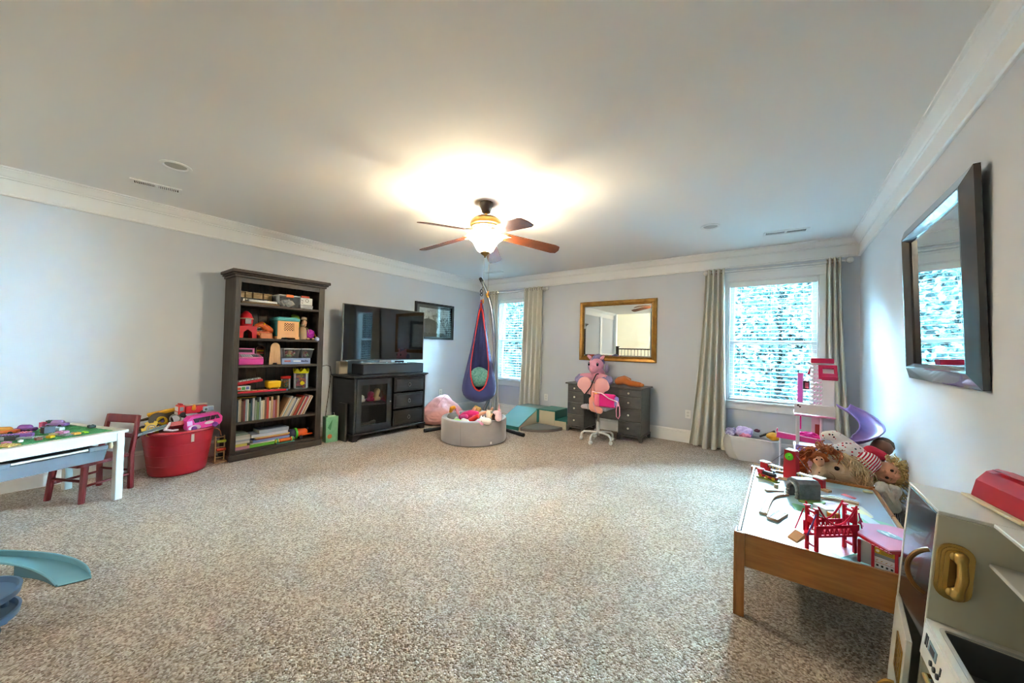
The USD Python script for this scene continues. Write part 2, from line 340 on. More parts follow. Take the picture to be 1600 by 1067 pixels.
# ------------------------------------------------------------------ ceiling fixtures
def recessed(loc, lab):
    t = thing('recessed_light', lab, 'ceiling light', loc)
    part('trim_ring', lathe([(.072, -.001), (.100, -.001), (.102, -.005), (.095, -.009), (.078, -.009), (.072, -.004), (.068, -.0012), (.072, -.001)], 40, cap=False), white_trim, t)
    part('lens', lathe([(0, -.0015), (.05, -.003), (.072, -.0012)], 32, cap=False), mat('b9bcb8', .5), t)
recessed((1.30, -5.15, H), 'round recessed ceiling light above the bookshelf side')
recessed((4.595, -1.291, H), 'round recessed ceiling light near the large window')
def vent(loc, rz, lab, L=.34, Wd=.15):
    t = thing('ceiling_vent', lab, 'vent', loc, rz)
    fr = sg.box(-L/2, -Wd/2, L/2, Wd/2).difference(sg.box(-L/2+.025, -Wd/2+.03, L/2-.025, Wd/2-.03))
    part('frame', mv(prism(fr, .008), (0, 0, -.009)), white_trim, t)
    part('duct', bx(-L/2+.024, L/2-.024, -Wd/2+.029, Wd/2-.029, -.0015, -.0005), mat('3a3833', .9), t)
    n = 22
    for k in range(n):
        x = -L/2+.03+(L-.06)*(k+.5)/n
        if k in (n//2-1, n//2) : 
            if k == n//2-1: part('centre_bar', bx(-.012, .012, -Wd/2+.029, Wd/2-.029, -.008, -.002), white_trim, t)
            continue
        part('louvre', mv(bx(-.0045, .0045, -Wd/2+.029, Wd/2-.029, -.0008, .0008), (x, 0, -.0052), ry=38 if k < n//2 else -38), white_trim, t)
vent((.63, -5.16, H), 80, 'white ceiling vent above the left wall')
vent((5.27, -.655, H), 6, 'white ceiling vent above the large window', L=.42)
vent((.92, -.66, H), 4, 'small white ceiling vent above the swing stand', L=.36)
# ------------------------------------------------------------------ ceiling fan
def make_fan():
    t = thing('ceiling_fan', 'bronze ceiling fan with five wooden blades and a lit glass bowl', 'ceiling fan', (2.923, -3.184, 2.2))
    o = 2.2; brz = mat('3a2d22', .35, .8); brass = mat('8c6a34', .35, .9); ivory = mat('d9c9a4', .4, .3)
    wood_blade = mat('7a3f1e', .35, var=(9., '4d2410', .25), stretch=(1., 9., 9.), coat=.3)
    part('canopy', lathe([(.0, 2.7395-o), (.066, 2.7395-o), (.068, 2.725-o), (.062, 2.70-o), (.045, 2.66-o), (.04, 2.642-o), (.022, 2.636-o), (0, 2.636-o)], 32), brz, t)
    part('downrod', rod((0, 0, 2.64-o), (0, 0, 2.58-o), .0115), brass, t)
    part('motor_housing', lathe([(0, 2.606-o), (.03, 2.606-o), (.06, 2.60-o), (.115, 2.585-o), (.145, 2.56-o), (.152, 2.535-o), (.152, 2.515-o), (.14, 2.505-o), (.14, 2.492-o), (.12, 2.485-o), (0, 2.485-o)], 48), brass, t, label='antique brass motor housing')
    part('vent_ring', [mv(bx(.08, .128, -.004, .004, 2.468-o, 2.486-o, .002), rz=k*360/28) for k in range(28)] + [lathe([(0, 2.486-o), (.085, 2.486-o), (.085, 2.455-o), (.06, 2.44-o), (.05, 2.43-o), (.05, 2.415-o), (0, 2.415-o)], 32)], ivory, t)
    for k in range(5):
        a = 50-72*k
        arm = [(.07, 0, .258), (.12, 0, .245), (.17, .0, .226), (.21, 0, .221)]
        it = part('blade_iron', mv(cat_([tube([(x, s*.014+s*.03*max(0, (x-.1)*8), z) for x, _, z in arm], .008, 8) for s in (-1, 1)] + [prism(sg.Point(0, 0).buffer(.05).intersection(sg.box(-.02, -.06, .06, .06)), .006, at=(.21, 0, .214))]), (0, 0, 0), rz=a), ivory, t)
        pl = unary_union([sg.Polygon([(.19, -.054), (.24, -.06), (.70, -.073), (.745, -.058), (.757, 0), (.745, .058), (.70, .073), (.24, .06), (.19, .054)])]).buffer(.006, quad_segs=3)
        b = mv(prism(pl, .006, at=(0, 0, -.003)), rx=-13); b = mv(b, (0, 0, .2505), ry=8.5)
        bl = UsdGeom.Xform
        g = part('blade', b, wood_blade, t); UsdGeom.Xformable(UsdGeom.Mesh(g)).AddRotateZOp().Set(float(a))
    part('light_fitter', lathe([(0, .225), (.055, .225), (.05, .215), (.03, .205), (.016, .2), (.010, .02), (0, .02)], 24), ivory, t)
    bowl_glass = usdkit.material(stage, '/World/Looks/bowl_glass', {'d': ('translucent_bsdf', dict(color=(.95, .88, .74))), 'g': ('principled_bsdf', dict(base_color=(.95, .9, .8), roughness=.25, emission_color=(1.0, .95, .87), emission_strength=42.0)), 'm': ('mix_closure', dict(fac=.4))}, [('d.BSDF', 'm.closure1'), ('g.BSDF', 'm.closure2')], surface='m.closure')
    op = [(.183, .207), (.178, .202), (.168, .19), (.135, .165), (.115, .14), (.10, .11), (.08, .075), (.05, .05), (.02, .042)]
    part('glass_bowl', lathe(op + [(r-.004 if r > .03 else .012, z+.004) for r, z in op[::-1]] + [op[0]], 48, cap=False), bowl_glass, t, label='frosted glass light bowl')
    part('finial', lathe([(0, 0), (.006, .003), (.008, .012), (.014, .02), (.035, .034), (.05, .05), (.03, .046), (.012, .045), (0, .045)], 24), brass, t)
    for k, (x, y, z) in enumerate(((.0, -.012, -.40), (.03, .022, -.32))):
        c = part('pull_chain', tube([(x, y, .02 if k == 0 else .2), (x, y, z)], .0016, 6), mat('9a8a6a', .4, .8), t)
        part('pull_knob', lathe([(0, z-.05), (.008, z-.045), (.010, z-.03), (.006, z-.006), (.002, z), (0, z)], 12, at=(x, y, 0)), mat('a86a1c', .4), c)
    for k in range(3):
        a = math.radians(k*120+20); p = (.05*math.cos(a), .05*math.sin(a), .155)
        part('bulb', ell(p, (.023, .023, .03), sub=2), mat((1., .80, .50), emis=330.), t)
make_fan()
# ------------------------------------------------------------------ stair hall furnishing (seen in the mirror)
def railing():
    t = thing('stair_railing', 'dark wooden stair railing reflected in the gold-framed mirror', 'railing', (0, REAR-.06, 0)); dk = mat('2c1c12', .4)
    part('handrail', bx(.08, 2.92, -.03, .03, 1.37, 1.415, .012), dk, t); part('newel_post', [bx(.1, .19, -.045, .045, 0, 1.46, .006), bx(.085, .205, -.06, .06, 1.4605, 1.49, .008)], dk, t)
    part('bottom_rail', bx(.2, 2.9, -.05, .05, .0, .26, .005), white_trim, t)
    for k in range(21): part('baluster', rod((.3+k*.125, 0, .26), (.3+k*.125, 0, 1.372), .009, n=8), dk, t)
railing()
def hall_lamp():
    t = thing('hall_pendant', 'warm globe pendant lighting the stair hall behind the camera', 'pendant lamp', (2.4, -9.7, 2.3))
    part('cord', rod((0, 0, .2), (0, 0, 1.6), .006), mat('2c1c12'), t); part('globe', ell((0, 0, 0), .2, sub=3), mat((1., .96, .87), emis=27.), t)
hall_lamp()
def outlet(loc, rz, lab):
    t = thing('wall_outlet', lab, 'outlet', loc, rz)
    part('cover_plate', prism(rrect(.076, .122, .006), .006, 'y', (0, -.006, 0)), white_trim, t)
    for z in (-.022, .022): part('socket', [prism(rrect(.034, .028, .008), .002, 'y', (0, -.0078, z)), ], mat('dcdcd8', .4), t)
outlet((4.152, 0, .418), 0, 'white wall outlet between the desk and the long pooled curtain')
outlet((1.72, 0, .42), 0, 'white wall outlet behind the climber beside the curtain')
outlet((0, -1.07, .442), 90, 'white wall outlet above the pink beanbag')
# ------------------------------------------------------------------ outside
setting('ground', bx(-40, 40, .2, 60, -3.3, -3.2), mat((.64, .72, .76), .9))
leaf_mat = usdkit.material(stage, '/World/Looks/leaf', {'oi': ('geometry', {}), 'r': ('rgb_ramp', dict(ramp=[(0, (.0028, .016, .015)), (.5, (.005, .026, .0245)), (1, (.011, .045, .042))])), 'd': ('principled_bsdf', dict(roughness=.6)), 't': ('translucent_bsdf', {}), 'm': ('mix_closure', dict(fac=.4))},
    [('oi.random_per_island', 'r.fac'), ('r.color', 'd.base_color'), ('r.color', 't.color'), ('d.BSDF', 'm.closure1'), ('t.BSDF', 'm.closure2')], surface='m.closure')
def tree(loc, h, R, n, seed, lab, z0):
    t = thing('garden_tree', lab, 'tree', loc, group='trees outside the windows'); g = np.random.default_rng(seed)
    part('trunk', tube([(0, 0, 0), (.08, .05, h*.3), (-.05, .1, h*.6), (.1, 0, h*.9)], [.2, .16, .1, .04], 10), mat('5a4636', .9, bump=(20., .02)), t)
    zc, hh, c = (h+z0)/2, (h-z0)/2-.15, np.zeros((0, 3))
    while len(c) < n:                                           # a full crown, a little lumpy
        p = g.uniform(-1, 1, (n, 3))*[R, R, hh]; e = (np.abs(p[:, 0])/R)**2.6+(np.abs(p[:, 1])/R)**2.6+(np.abs(p[:, 2])/hh)**3
        c = np.vstack([c, p[(e < .93+.07*meshkit.noise(p*1.3, seed)) & (e > .25) & (meshkit.noise(p*1.9, seed+3) > .24)]])
    c = c[:n]+[0, 0, zc]; s = g.uniform(.08, .13, (n, 1)); d = g.normal(size=(n, 3)); d /= np.linalg.norm(d, axis=1, keepdims=True); e = np.cross(d, g.normal(size=(n, 3))); e /= np.linalg.norm(e, axis=1, keepdims=True)
    V = np.stack([c-d*s, c+e*s*.5, c+d*s, c-e*s*.5], 1).reshape(-1, 3); V[:, :2] = np.clip(V[:, :2], -R, R); q = np.arange(n)*4
    part('foliage', trimesh.Trimesh(V, np.vstack([np.stack([q, q+1, q+2], 1), np.stack([q, q+2, q+3], 1)]), process=False), leaf_mat, t, kind='stuff', smooth=False)
    return t
t0_ = tree((-13., 10., -3.2), 9.0, 2.57, 42000, 5, 'leafy green tree outside, seen through the window blinds', .9)
for i, (x, y, rz) in enumerate(((-7.8, 10, 90), (-2.6, 10, 180), (2.6, 10, 270), (7.8, 10, 0), (-15.6, 15.3, 90), (-10.4, 15.3, 180), (-5.2, 15.3, 0), (0, 15.3, 270), (5.2, 15.3, 90), (10.4, 15.3, 180))):
    copy_of(t0_, (x, y, -3.2), rz)
# ------------------------------------------------------------------ bookcase on the left wall
dark_wood = mat('483d34', .5, var=(6., '2a231e', .22), stretch=(6., 6., .7), bump=(90., .0006))
dark_wood_h = mat('483d34', .5, var=(6., '2c2520', .22), stretch=(6., .7, 6.), bump=(90., .0006))
dark_back = mat('38322d', .65, var=(4., '5a4e44', .2), stretch=(6., 6., .6))
SH = [.10, .42, .74, 1.06, 1.37, 1.765]           # tops of the six shelves
def bookcase():
    t = thing('bookcase', 'tall dark-stained wooden bookcase full of toys and books', 'bookcase', (.03, -3.985, 0)); h = .485
    for s in (-1, 1):
        part('side_panel', bx(0, .35, s*h-.0 if s < 0 else h-.03, -h+.03 if s < 0 else h, 0, 2.05, .003), dark_wood, t)
        part('front_stile', bx(.35, .372, -h if s < 0 else h-.07, -h+.05 if s < 0 else h, 0, 2.05, .003), dark_wood, t)
    for k in range(9): part('back_board', bx(0, .012, -h+.03+k*.1033, -h+.03+(k+1)*.1033-.003, .02, 2.05, .002), dark_back, t)
    for z in SH: part('shelf', bx(.012, .365, -h+.03, h-.03, z-.028, z, .003), dark_wood_h, t)
    part('frieze', bx(.345, .37, -h+.05, h-.07, 1.995, 2.05, .002), dark_wood_h, t)
    part('plinth', [bx(.0, .395, -h-.012, h+.012, 0, .072, .006)], dark_wood_h, t)
    part('cornice', [bx(0, .39, -h-.015, h+.015, 2.05, 2.075, .004), bx(0, .41, -h-.035, h+.035, 2.075, 2.095, .008), bx(0, .43, -h-.05, h+.05, 2.095, 2.13, .006)], dark_wood_h, t)
bookcase()
def sy(px): return -4.42 + (px-376)/118*.82 + .00012*(px-376)*(px-494)*-.12
on_shelf = ' of the dark bookcase'
clear_plastic = usdkit.material(stage, '/World/Looks/clear_plastic', {'fr': ('fresnel', dict(IOR=1.4)), 't': ('transparent_bsdf', dict(color=(.9, .92, .93))), 'g': ('principled_bsdf', dict(base_color=(.8, .82, .84), roughness=.15)), 'x': ('math', dict(math_type='add', value2=.03)), 'm': ('mix_closure', {})},
    [('fr.fac', 'x.value1'), ('x.value', 'm.fac'), ('t.BSDF', 'm.closure1'), ('g.BSDF', 'm.closure2')], surface='m.closure')
def hollow(x0, x1, y0, y1, z0, z1, w=.003, tp=0.):
    """An open-topped bin, tp narrower at its foot."""
    o = m3.Manifold.hull_points(np.array([(x, y, z1) for x in (x0, x1) for y in (y0, y1)] + [(x, y, z0) for x in (x0+tp, x1-tp) for y in (y0+tp, y1-tp)]))
    i = m3.Manifold.hull_points(np.array([(x, y, z1+.01) for x in (x0+w, x1-w) for y in (y0+w, y1-w)] + [(x, y, z0+w) for x in (x0+tp+w, x1-tp-w) for y in (y0+tp+w, y1-tp-w)]))
    return tm(o-i)
BRIGHT = ['d8332e', 'f2b91f', '3f9b46', '2f6fb5', 'e87424', 'e8e4da', 'c956a0', '6a4fa0', '3fb5c0']
def bits(x0, x1, y0, y1, z0, z1, n, s, seed, cols=BRIGHT, parent=None, name='block'):
    r = random.Random(seed)
    for k in range(n):
        d = [s*r.uniform(.5, 1.1) for _ in range(3)]
        c = (r.uniform(x0+s*.6, x1-s*.6), r.uniform(y0+s*.6, y1-s*.6), r.uniform(z0+s*.6, z1-s*.6))
        m = bx(-d[0]/2, d[0]/2, -d[1]/2, d[1]/2, -d[2]/2, d[2]/2, .002) if r.random() < .6 else lathe([(0, -d[2]/2), (d[0]/2, -d[2]/2), (d[0]/2, d[2]/2), (0, d[2]/2)], 10)
        part(name, mv(m, c, r.uniform(0, 360), r.uniform(0, 40)), mat(r.choice(cols), .4), parent)
def bin_with_lid(loc, dx, dy, dz, lidm, label, seed, cols, latch=None, tp=.012, n=22, s=.035):
    t = thing('storage_bin', label, 'storage bin', loc)
    part('tub', hollow(-dx/2, dx/2, -dy/2, dy/2, 0, dz-.012, .0025, tp), clear_plastic, t)
    part('lid', [bx(-dx/2-.006, dx/2+.006, -dy/2-.006, dy/2+.006, dz-.0115, dz, .003), bx(-dx/2+.015, dx/2-.015, -dy/2+.015, dy/2-.015, dz, dz+.004, .002)], lidm, t)
    if latch: part('latch', bx(dx/2-.03, dx/2+.014, -dy*.18, dy*.18, dz-.025, dz+.008, .004), latch, t)
    bits(-dx/2+tp+.01, dx/2-tp-.01, -dy/2+tp+.01, dy/2-tp-.01, .005, dz*.8, n, s, seed, cols, t)
    return t
grey_lid = mat('c9ccd0', .35)
# top shelf
z = SH[5]
wood_pale = mat('c9a777', .6, var=(5., 'b08a58', .2), stretch=(1., 6., 6.))
for k, (a, b) in enumerate(((377, 389), (390.5, 398), (400, 412), (414, 426))):
    t = thing('wooden_box', ['small pale wooden box at the left end of the top shelf', 'narrowest pale wooden box at the back of the top shelf', 'widest pale wooden box at the back of the top shelf', 'pale wooden box beside the clear bin on the top shelf'][k], 'box', (.10, (sy(a)+sy(b))/2, z), group=None)
    w = (sy(b)-sy(a))/2; part('body', bx(-.04, .04, -w, w, 0, .14, .002), wood_pale, t); part('lid', bx(-.042, .042, -w-.001, w+.001, .141, .16, .003), wood_pale, t)
def tray():
    t = thing('woven_tray', 'flat woven tray on the top shelf under a white paper bag', 'tray', (.27, sy(401), z)); m = mat('8a7458', .8, bump=(200., .002))
    part('base', bx(-.1, .1, -.19, .19, .0005, .008), m, t)
    for k in range(30): part('rim_weave', mv(ell((0, 0, 0), (.006, .009, .009), sub=1), (.1, -.183+k*.0126, .016)), m, t)
    part('side_rim', [bx(-.1, .1, s*.19-.004, s*.19+.004, .008, .026, .003) for s in (-1, 1)], m, t)
tray()
solo('paper_bag', mv(rough_up(rbox(-.07, .07, -.15, .15, 0, .036, .016, 16), .012, 16., 3), (.27, sy(405), z+.016)), mat('e9eaec', .6), 'crumpled white bag lying on the woven tray', 'bag')
t = thing('game_box', 'black and white flat box behind the white bag on the top shelf', 'box', (.16, sy(401), z+.0)); part('body', bx(-.012, .012, -.14, .14, 0, .085, .001), mat('1c1c1e', .5), t); part('label_print', [bx(.0122, .0132, -.12+k*.03, -.104+k*.03, .03, .07) for k in range(7)] + [bx(.0122, .0132, .095, .13, .02, .075)], mat('d8d8d6', .6), t)
bin_with_lid((.25, (sy(426)+sy(462))/2, z), .2, sy(462)-sy(427), .15, grey_lid, 'clear storage bin with an orange latch on the top shelf', 11, ['dfe0e0', 'c9cdd0', 'b4bcc2', 'e6e2d8'], mat('f0701c', .4), n=18, s=.06)
def white_kit():
    t = thing('toy_case', 'white toy case with a red handle at the right end of the top shelf', 'toy case', (.24, (sy(465)+sy(494))/2, z)); w = (sy(494)-sy(466))/2
    part('tray', hollow(-.07, .07, -w, w, 0, .05, .003, .006), mat('c4c8ce', .4), t); part('cover', bx(-.072, .074, -w-.002, w-.01, .051, .145, .006), mat('eceeec', .4), t)
    part('handle', [bx(-.015, .015, -.045, .055, .147, .178, .006), bx(.015, .03, -.03, .03, .146, .158, .004)], mat('e0461c', .4), t)
    part('print', [prism(sg.Point(0, .11).buffer(.022).difference(sg.Point(0, .11).buffer(.015)), .001, 'x', (.0742, 0, 0))] + [bx(.0742, .0752, -w+.012, -w+.03, .07+k*.03, .082+k*.03) for k in range(2)], mat('9a9a9a', .6), t)
white_kit()
# second shelf
z = SH[4]
def rocket():
    t = thing('toy_rocket_house', 'red rounded toy rocket with a grey window at the left end of the second shelf', 'toy', (.21, sy(377)+.105, z)); red = mat('d0202a', .3)
    part('base', [prism(sg.box(-.09, 0, .09, .14).difference(sg.Polygon([(-.045, 0), (.045, 0), (.04, .07), (0, .1), (-.04, .07)])), .13, 'x', (-.06, 0, 0))], red, t)
    part('hull', lathe([(0, .32), (.02, .315), (.05, .28), (.066, .24), (.07, .2), (.062, .141), (0, .141)], 28), red, t); part('window', mv(bx(-.006, .006, -.03, .03, .165, .23, .004), (.07, .0, 0)), mat('aab8bf', .2), t); part('band', lathe([(.07, .235), (.074, .232), (.074, .222), (.071, .219)], 28, cap=False), mat('e9c9a0', .5), t)
rocket()
def dino():
    t = thing('dinosaur_head', 'orange toothed dinosaur head toy on the second shelf', 'toy dinosaur', (.25, sy(409), z)); og = mat('e0681c', .4, var=(30., 'a8380e', .2))
    part('neck_block', [rbox(-.05, .05, -.04, .095, 0, .07, .015), bx(-.055, .055, -.03, .1, 0, .012, .003)], mat('d98a5a', .45), t)
    part('lower_jaw', body([((0, .06, .075), .04, (0, -.05, .065), .03), ((0, -.05, .065), .03, (0, -.105, .07), .02)], .012), og, t)
    part('upper_jaw', body([((0, .06, .11), .045, (0, -.01, .165), .038), ((0, -.01, .165), .038, (0, -.055, .15), .028), ((0, -.055, .15), .028, (0, -.085, .125), .016), ((0, .07, .1), .045, (0, .06, .06), .035)], .012), og, t)
    for k in range(9):
        y = -.1+k*.014; part('tooth', [lathe([(.0045, 0), (0, .016)], 6, at=(s*.022, y, .088)) for s in (-1, 1)], mat('f4efe2', .3), t)
        if k < 6: part('tooth', [mv(lathe([(.0045, 0), (0, .016)], 6), (s*.02, -.075+k*.012, .122+k*.004), rx=180) for s in (-1, 1)], mat('f4efe2', .3), t)
    part('eye', [ell((.036, .005, .175), .011, sub=2)], mat('f3cf1c', .2), t)
dino()
def crate():
    t = thing('toy_pet_crate', 'teal and tan toy crate with a lattice door on the second shelf', 'toy crate', (.21, (sy(424)+sy(466))/2, z)); tan = mat('edb67c', .45); tl = mat('3f9ea0', .4); a = (sy(466)-sy(430))/2
    part('body', bx(-.12, .105, -a, a, .035, .225, .006), tl, t); part('lid', [bx(-.13, .135, -a-.01, a+.01, .226, .262, .008), bx(-.11, .11, -a+.01, a-.01, .262, .274, .005)], mat('63c4c8', .4), t)
    fr = sg.box(-a, .032, a, .224).difference(sg.box(-.052, .105, .062, .2))
    lat = unary_union([sg.LineString([(-.3+k*.028, 0), (-.05+k*.028, .25)]).buffer(.0035) for k in range(22)] + [sg.LineString([(-.3+k*.028, .25), (-.05+k*.028, 0)]).buffer(.0035) for k in range(22)]).intersection(sg.box(-.053, .104, .063, .201))
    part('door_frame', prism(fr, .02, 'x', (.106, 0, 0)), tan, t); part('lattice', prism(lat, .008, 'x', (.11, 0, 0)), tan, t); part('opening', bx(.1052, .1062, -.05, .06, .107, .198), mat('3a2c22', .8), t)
    part('foot', [prism(sg.box(-a-.008, 0, a+.008, .034).difference(sg.Polygon([(-a+.035, 0), (-a+.045, .02), (a-.045, .02), (a-.035, 0)])), .245, 'x', (-.115, 0, 0))], tan, t)
crate()
linen = mat('b8a284', .9, bump=(300., .001))
def sack():
    t = thing('cloth_sack', 'tan drawstring cloth sack beside the toy crate on the second shelf', 'sack', (.27, sy(474.5), z))
    part('cloth', rough_up(lathe([(0, .0), (.05, .002), (.06, .03), (.058, .09), (.045, .15), (.024, .178), (.03, .195), (.012, .197), (0, .19)], 28), .01, 22., 4), linen, t); part('drawstring', tube([(.03, -.03, .17), (.045, 0, .168), (.04, .04, .15), (.06, .05, .11), (.062, .055, .07)], .005, 8), mat('8f7a5c', .9), t)
sack()
solo('plush_frog', body([((.11, sy(465.5), z+.305), .026, (.11, sy(473), z+.3), .03), ((.11, sy(473), z+.3), .03, (.11, sy(476), z+.255), .026), ((.11, sy(471), z+.1), .05, (.11, sy(472), z+.26), .04), ((.11, sy(471), z+.04), .04, (.11, sy(471), z+.1), .05)], .02), mat('8fae3c', .9, bump=(150., .002)), 'green plush toy behind the tan sack on the second shelf', 'plush toy')
def hat_doll():
    t = thing('rag_doll', 'small rag doll with a flat tan hat in the right corner of the second shelf', 'doll', (.15, sy(485.5), z))
    part('body', body([((0, 0, .04), .036, (0, 0, .15), .03), ((0, 0, .2), .034, (0, .008, .235), .032)], .014), mat('d8a890', .8), t); part('hat', [mv(lathe([(0, .03), (.032, .03), (.035, 0), (.046, -.004), (0, -.004)], 20), (0, .004, .27), rx=-8)], mat('cbb9a0', .8), t)
hat_doll()
def yarn_doll():
    t = thing('yarn_doll', 'round purple yarn doll on the right of the second shelf', 'doll', (.29, sy(489.5), z))
    part('body', rough_up(ell((0, 0, .078), (.05, .055, .062), sub=3), .012, 60., 2), mat('a8209c', .9), t); part('foot', [ell((.03, s*.03, .014), (.026, .018, .014)) for s in (-1, 1)], mat('e0b890', .8), t); part('arm', rod((0, .05, .09), (.03, .07, .03), .009), mat('e0a030', .8), t)
yarn_doll()
solo('pompom', rough_up(ell((.385, -3.575, z+.012), .03, sub=3), .006, 60., 9), mat('98a8bc', .9), 'grey blue pompom hanging over the edge of the second shelf', 'pompom')
# third shelf
z = SH[3]
def register():
    t = thing('toy_cash_register', 'pink toy cash register on the third shelf', 'toy cash register', (.25, (sy(374)+sy(411))/2, z)); pk = mat('d8429a', .35); lp = mat('ee86bc', .35); w = .125
    part('drawer', bx(-.1, .11, -w, w, 0, .075, .008), pk, t); part('deck', prism([(-.1, .0755), (.108, .0755), (.1, .086), (-.03, .125), (-.1, .125)], 2*w-.01, 'y', (0, -w+.005, 0)), lp, t)
    fr = sg.box(-w+.005, .12, w-.05, .192).difference(sg.box(-w+.028, .143, w-.07, .178)); part('display_frame', prism(fr, .03, 'x', (-.07, 0, 0)), lp, t); part('display', bx(-.066, -.06, -w+.027, w-.069, .142, .179), mat('3a3436', .3), t)
    for r_ in range(3):
        for c_ in range(8): part('key', mv(bx(-.008, .008, -.010, .010, 0, .008, .002), (.075-r_*.028, -w+.05+c_*.022, .094+r_*.0085), ry=17), mat('c9ccd2' if c_ < 5 else '6a6a72', .4), t)
register()
def abacus():
    t = thing('bead_tower', 'wooden tower of coloured bars behind the arched board on the third shelf', 'toy', (.14, sy(411), z)); r = .062
    part('frame', [prism(unary_union([sg.box(-.05, 0, .05, .18), sg.Point(0, .18).buffer(.05)]).difference(unary_union([sg.box(-.04, .01, .04, .18), sg.Point(0, .18).buffer(.04)])), .06, 'x', (-.03, 0, 0))], mat('6a4a2c', .5), t)
    for k, c in enumerate(('c23024', 'd8a81c', '2c6a4a', '3a7a5a', 'a83a24', 'e0c81c', '6a2a20')): part('bar', rod((0, -.038, .022+k*.028), (0, .038, .022+k*.028), .011, n=12), mat(c, .4), t)
abacus()
def board():
    pl = unary_union([sg.Polygon([(-.064, 0), (-.026, 0), (-.02, .02), (.02, .02), (.026, 0), (.064, 0), (.05, .2), (-.05, .2)]), sa.scale(sg.Point(0, .2).buffer(.05), 1, 1.25)])
    m = mv(prism(pl, .012, 'x'), (.33, sy(424), z+.001), ry=0); solo('arched_board', m, mat('d9b48c', .55, var=(7., 'c79d72', .2), stretch=(5., 5., .8)), 'pale wooden arched board standing on the third shelf', 'wooden board')
board()
def blue_box():
    t = thing('puzzle_box', 'light blue flat box under the two clear bins on the third shelf', 'box', (.25, (sy(434)+sy(488))/2, z)); w = (sy(488)-sy(434))/2
    part('body', bx(-.1, .1, -w, w, 0, .074, .003), mat('8fa6d8', .4), t); part('print', [bx(.1002, .1012, -w+.03+k*.014, -w+.04+k*.014, .03, .048) for k in range(5)], mat('d8603c', .5), t); part('print', [bx(.1002, .1012, -w+.13, w-.12, .03, .045)], mat('e8ecf4', .5), t); part('print', [bx(.1002, .1012, w-.11+k*.014, w-.1+k*.014, .026, .05-.004*(k % 3)) for k in range(6)], mat('34406a', .5), t)
blue_box()
PINKS = ['d86a8c', 'e0b0b8', 'c9a070', '9ac08c', 'e8e0d0', 'b84a5c']
bin_with_lid((.25, (sy(437)+sy(467))/2, z+.0745), .19, sy(467)-sy(438), .12, grey_lid, 'clear lidded bin, the left one on the light blue box', 21, PINKS, tp=.018, n=40, s=.035)
bin_with_lid((.25, (sy(470)+sy(496))/2-.004, z+.0745), .19, sy(496)-sy(471), .12, grey_lid, 'clear lidded bin, the right one on the light blue box', 22, PINKS, tp=.018, n=34, s=.035)
# fourth shelf
z = SH[2]
def puzzle_board():
    t = thing('puzzle_board', 'long wooden puzzle board with a red edge lying on the fourth shelf', 'puzzle', (.26, (sy(372)+sy(447))/2, z)); w = (sy(446)-sy(375))/2
    part('board', bx(-.14, .105, -w, w, .0005, .012, .002), mat('d0a878', .6), t); part('red_edge', bx(.106, .115, -w+.03, w-.02, 0, .022, .003), mat('d02038', .35), t); part('corner', bx(.106, .115, -w, -w+.029, 0, .022, .003), mat('7ac030', .35), t); part('corner', bx(.106, .115, w-.019, w, 0, .022, .003), mat('7a90c8', .35), t)
    bits(-.0, .1, -w+.03, w-.03, .0125, .0126, 0, .02, 1, parent=t)
    for k in range(7): part('piece', prism(rrect(.06, .045, .01), .008, at=(.03, -w+.09+k*.06, .0122)), mat(['b48a58', 'c9a06c', 'd8b888'][k % 3], .6), t)
puzzle_board()
t = thing('craft_box', 'white box with green print on the left of the fourth shelf', 'box', (.22, (sy(374)+sy(397))/2+.004, z+.0215)); part('body', bx(-.07, .07, -.075, .075, 0, .055, .003), mat('d4d9dc', .4), t); part('print', [bx(.0702, .0712, -.06, -.02, .012, .04)], mat('d8502c', .5), t); part('print', [bx(.0702, .0712, -.012, .02, .012, .045)], mat('3f9a4c', .5), t); part('print', [bx(.0702, .0712, .03, .06, .015, .045)], mat('4a68b8', .5), t)
def keyboard():
    t = thing('toy_keyboard', 'red toy keyboard tilted on the white box of the fourth shelf', 'toy keyboard', (.22, sy(393), z+.098), rx=8); w = .145
    part('case', rbox(-.06, .06, -w, w, -.0, .034, .01), mat('d42030', .3), t)
    for k in range(7): part('key', bx(-.045, .05, -w+.02+k*.037, -w+.052+k*.037, .0345, .05, .003), mat('eef0f0', .3), t)
keyboard()
def yellow_tub():
    t = thing('toy_molar', 'yellow tooth-shaped toy tub on the fourth shelf', 'toy', (.26, sy(426), z+.0215)); ye = mat('f0bc14', .35)
    part('body', tm(m3.Manifold.batch_boolean([m3.Manifold.batch_hull([m3.Manifold.sphere(.018, 14).translate(p) for p in ((-.05, -.05, .03), (.05, -.05, .03), (-.05, .05, .03), (.05, .05, .03), (-.05, -.055, .08), (.05, -.055, .08), (-.05, .055, .08), (.05, .055, .08))])] + [m3.Manifold.batch_hull([m3.Manifold.sphere(.016, 14).translate((x, y, .04)), m3.Manifold.sphere(.016, 14).translate((x, y, .016))]) for x in (-.04, .04) for y in (-.042, .042)], m3.OpType.Add)), ye, t); part('lid_inset', lathe([(0, .1005), (.035, .1005), (.035, .0985)], 20), mat('c9c0a8', .5), t)
yellow_tub()
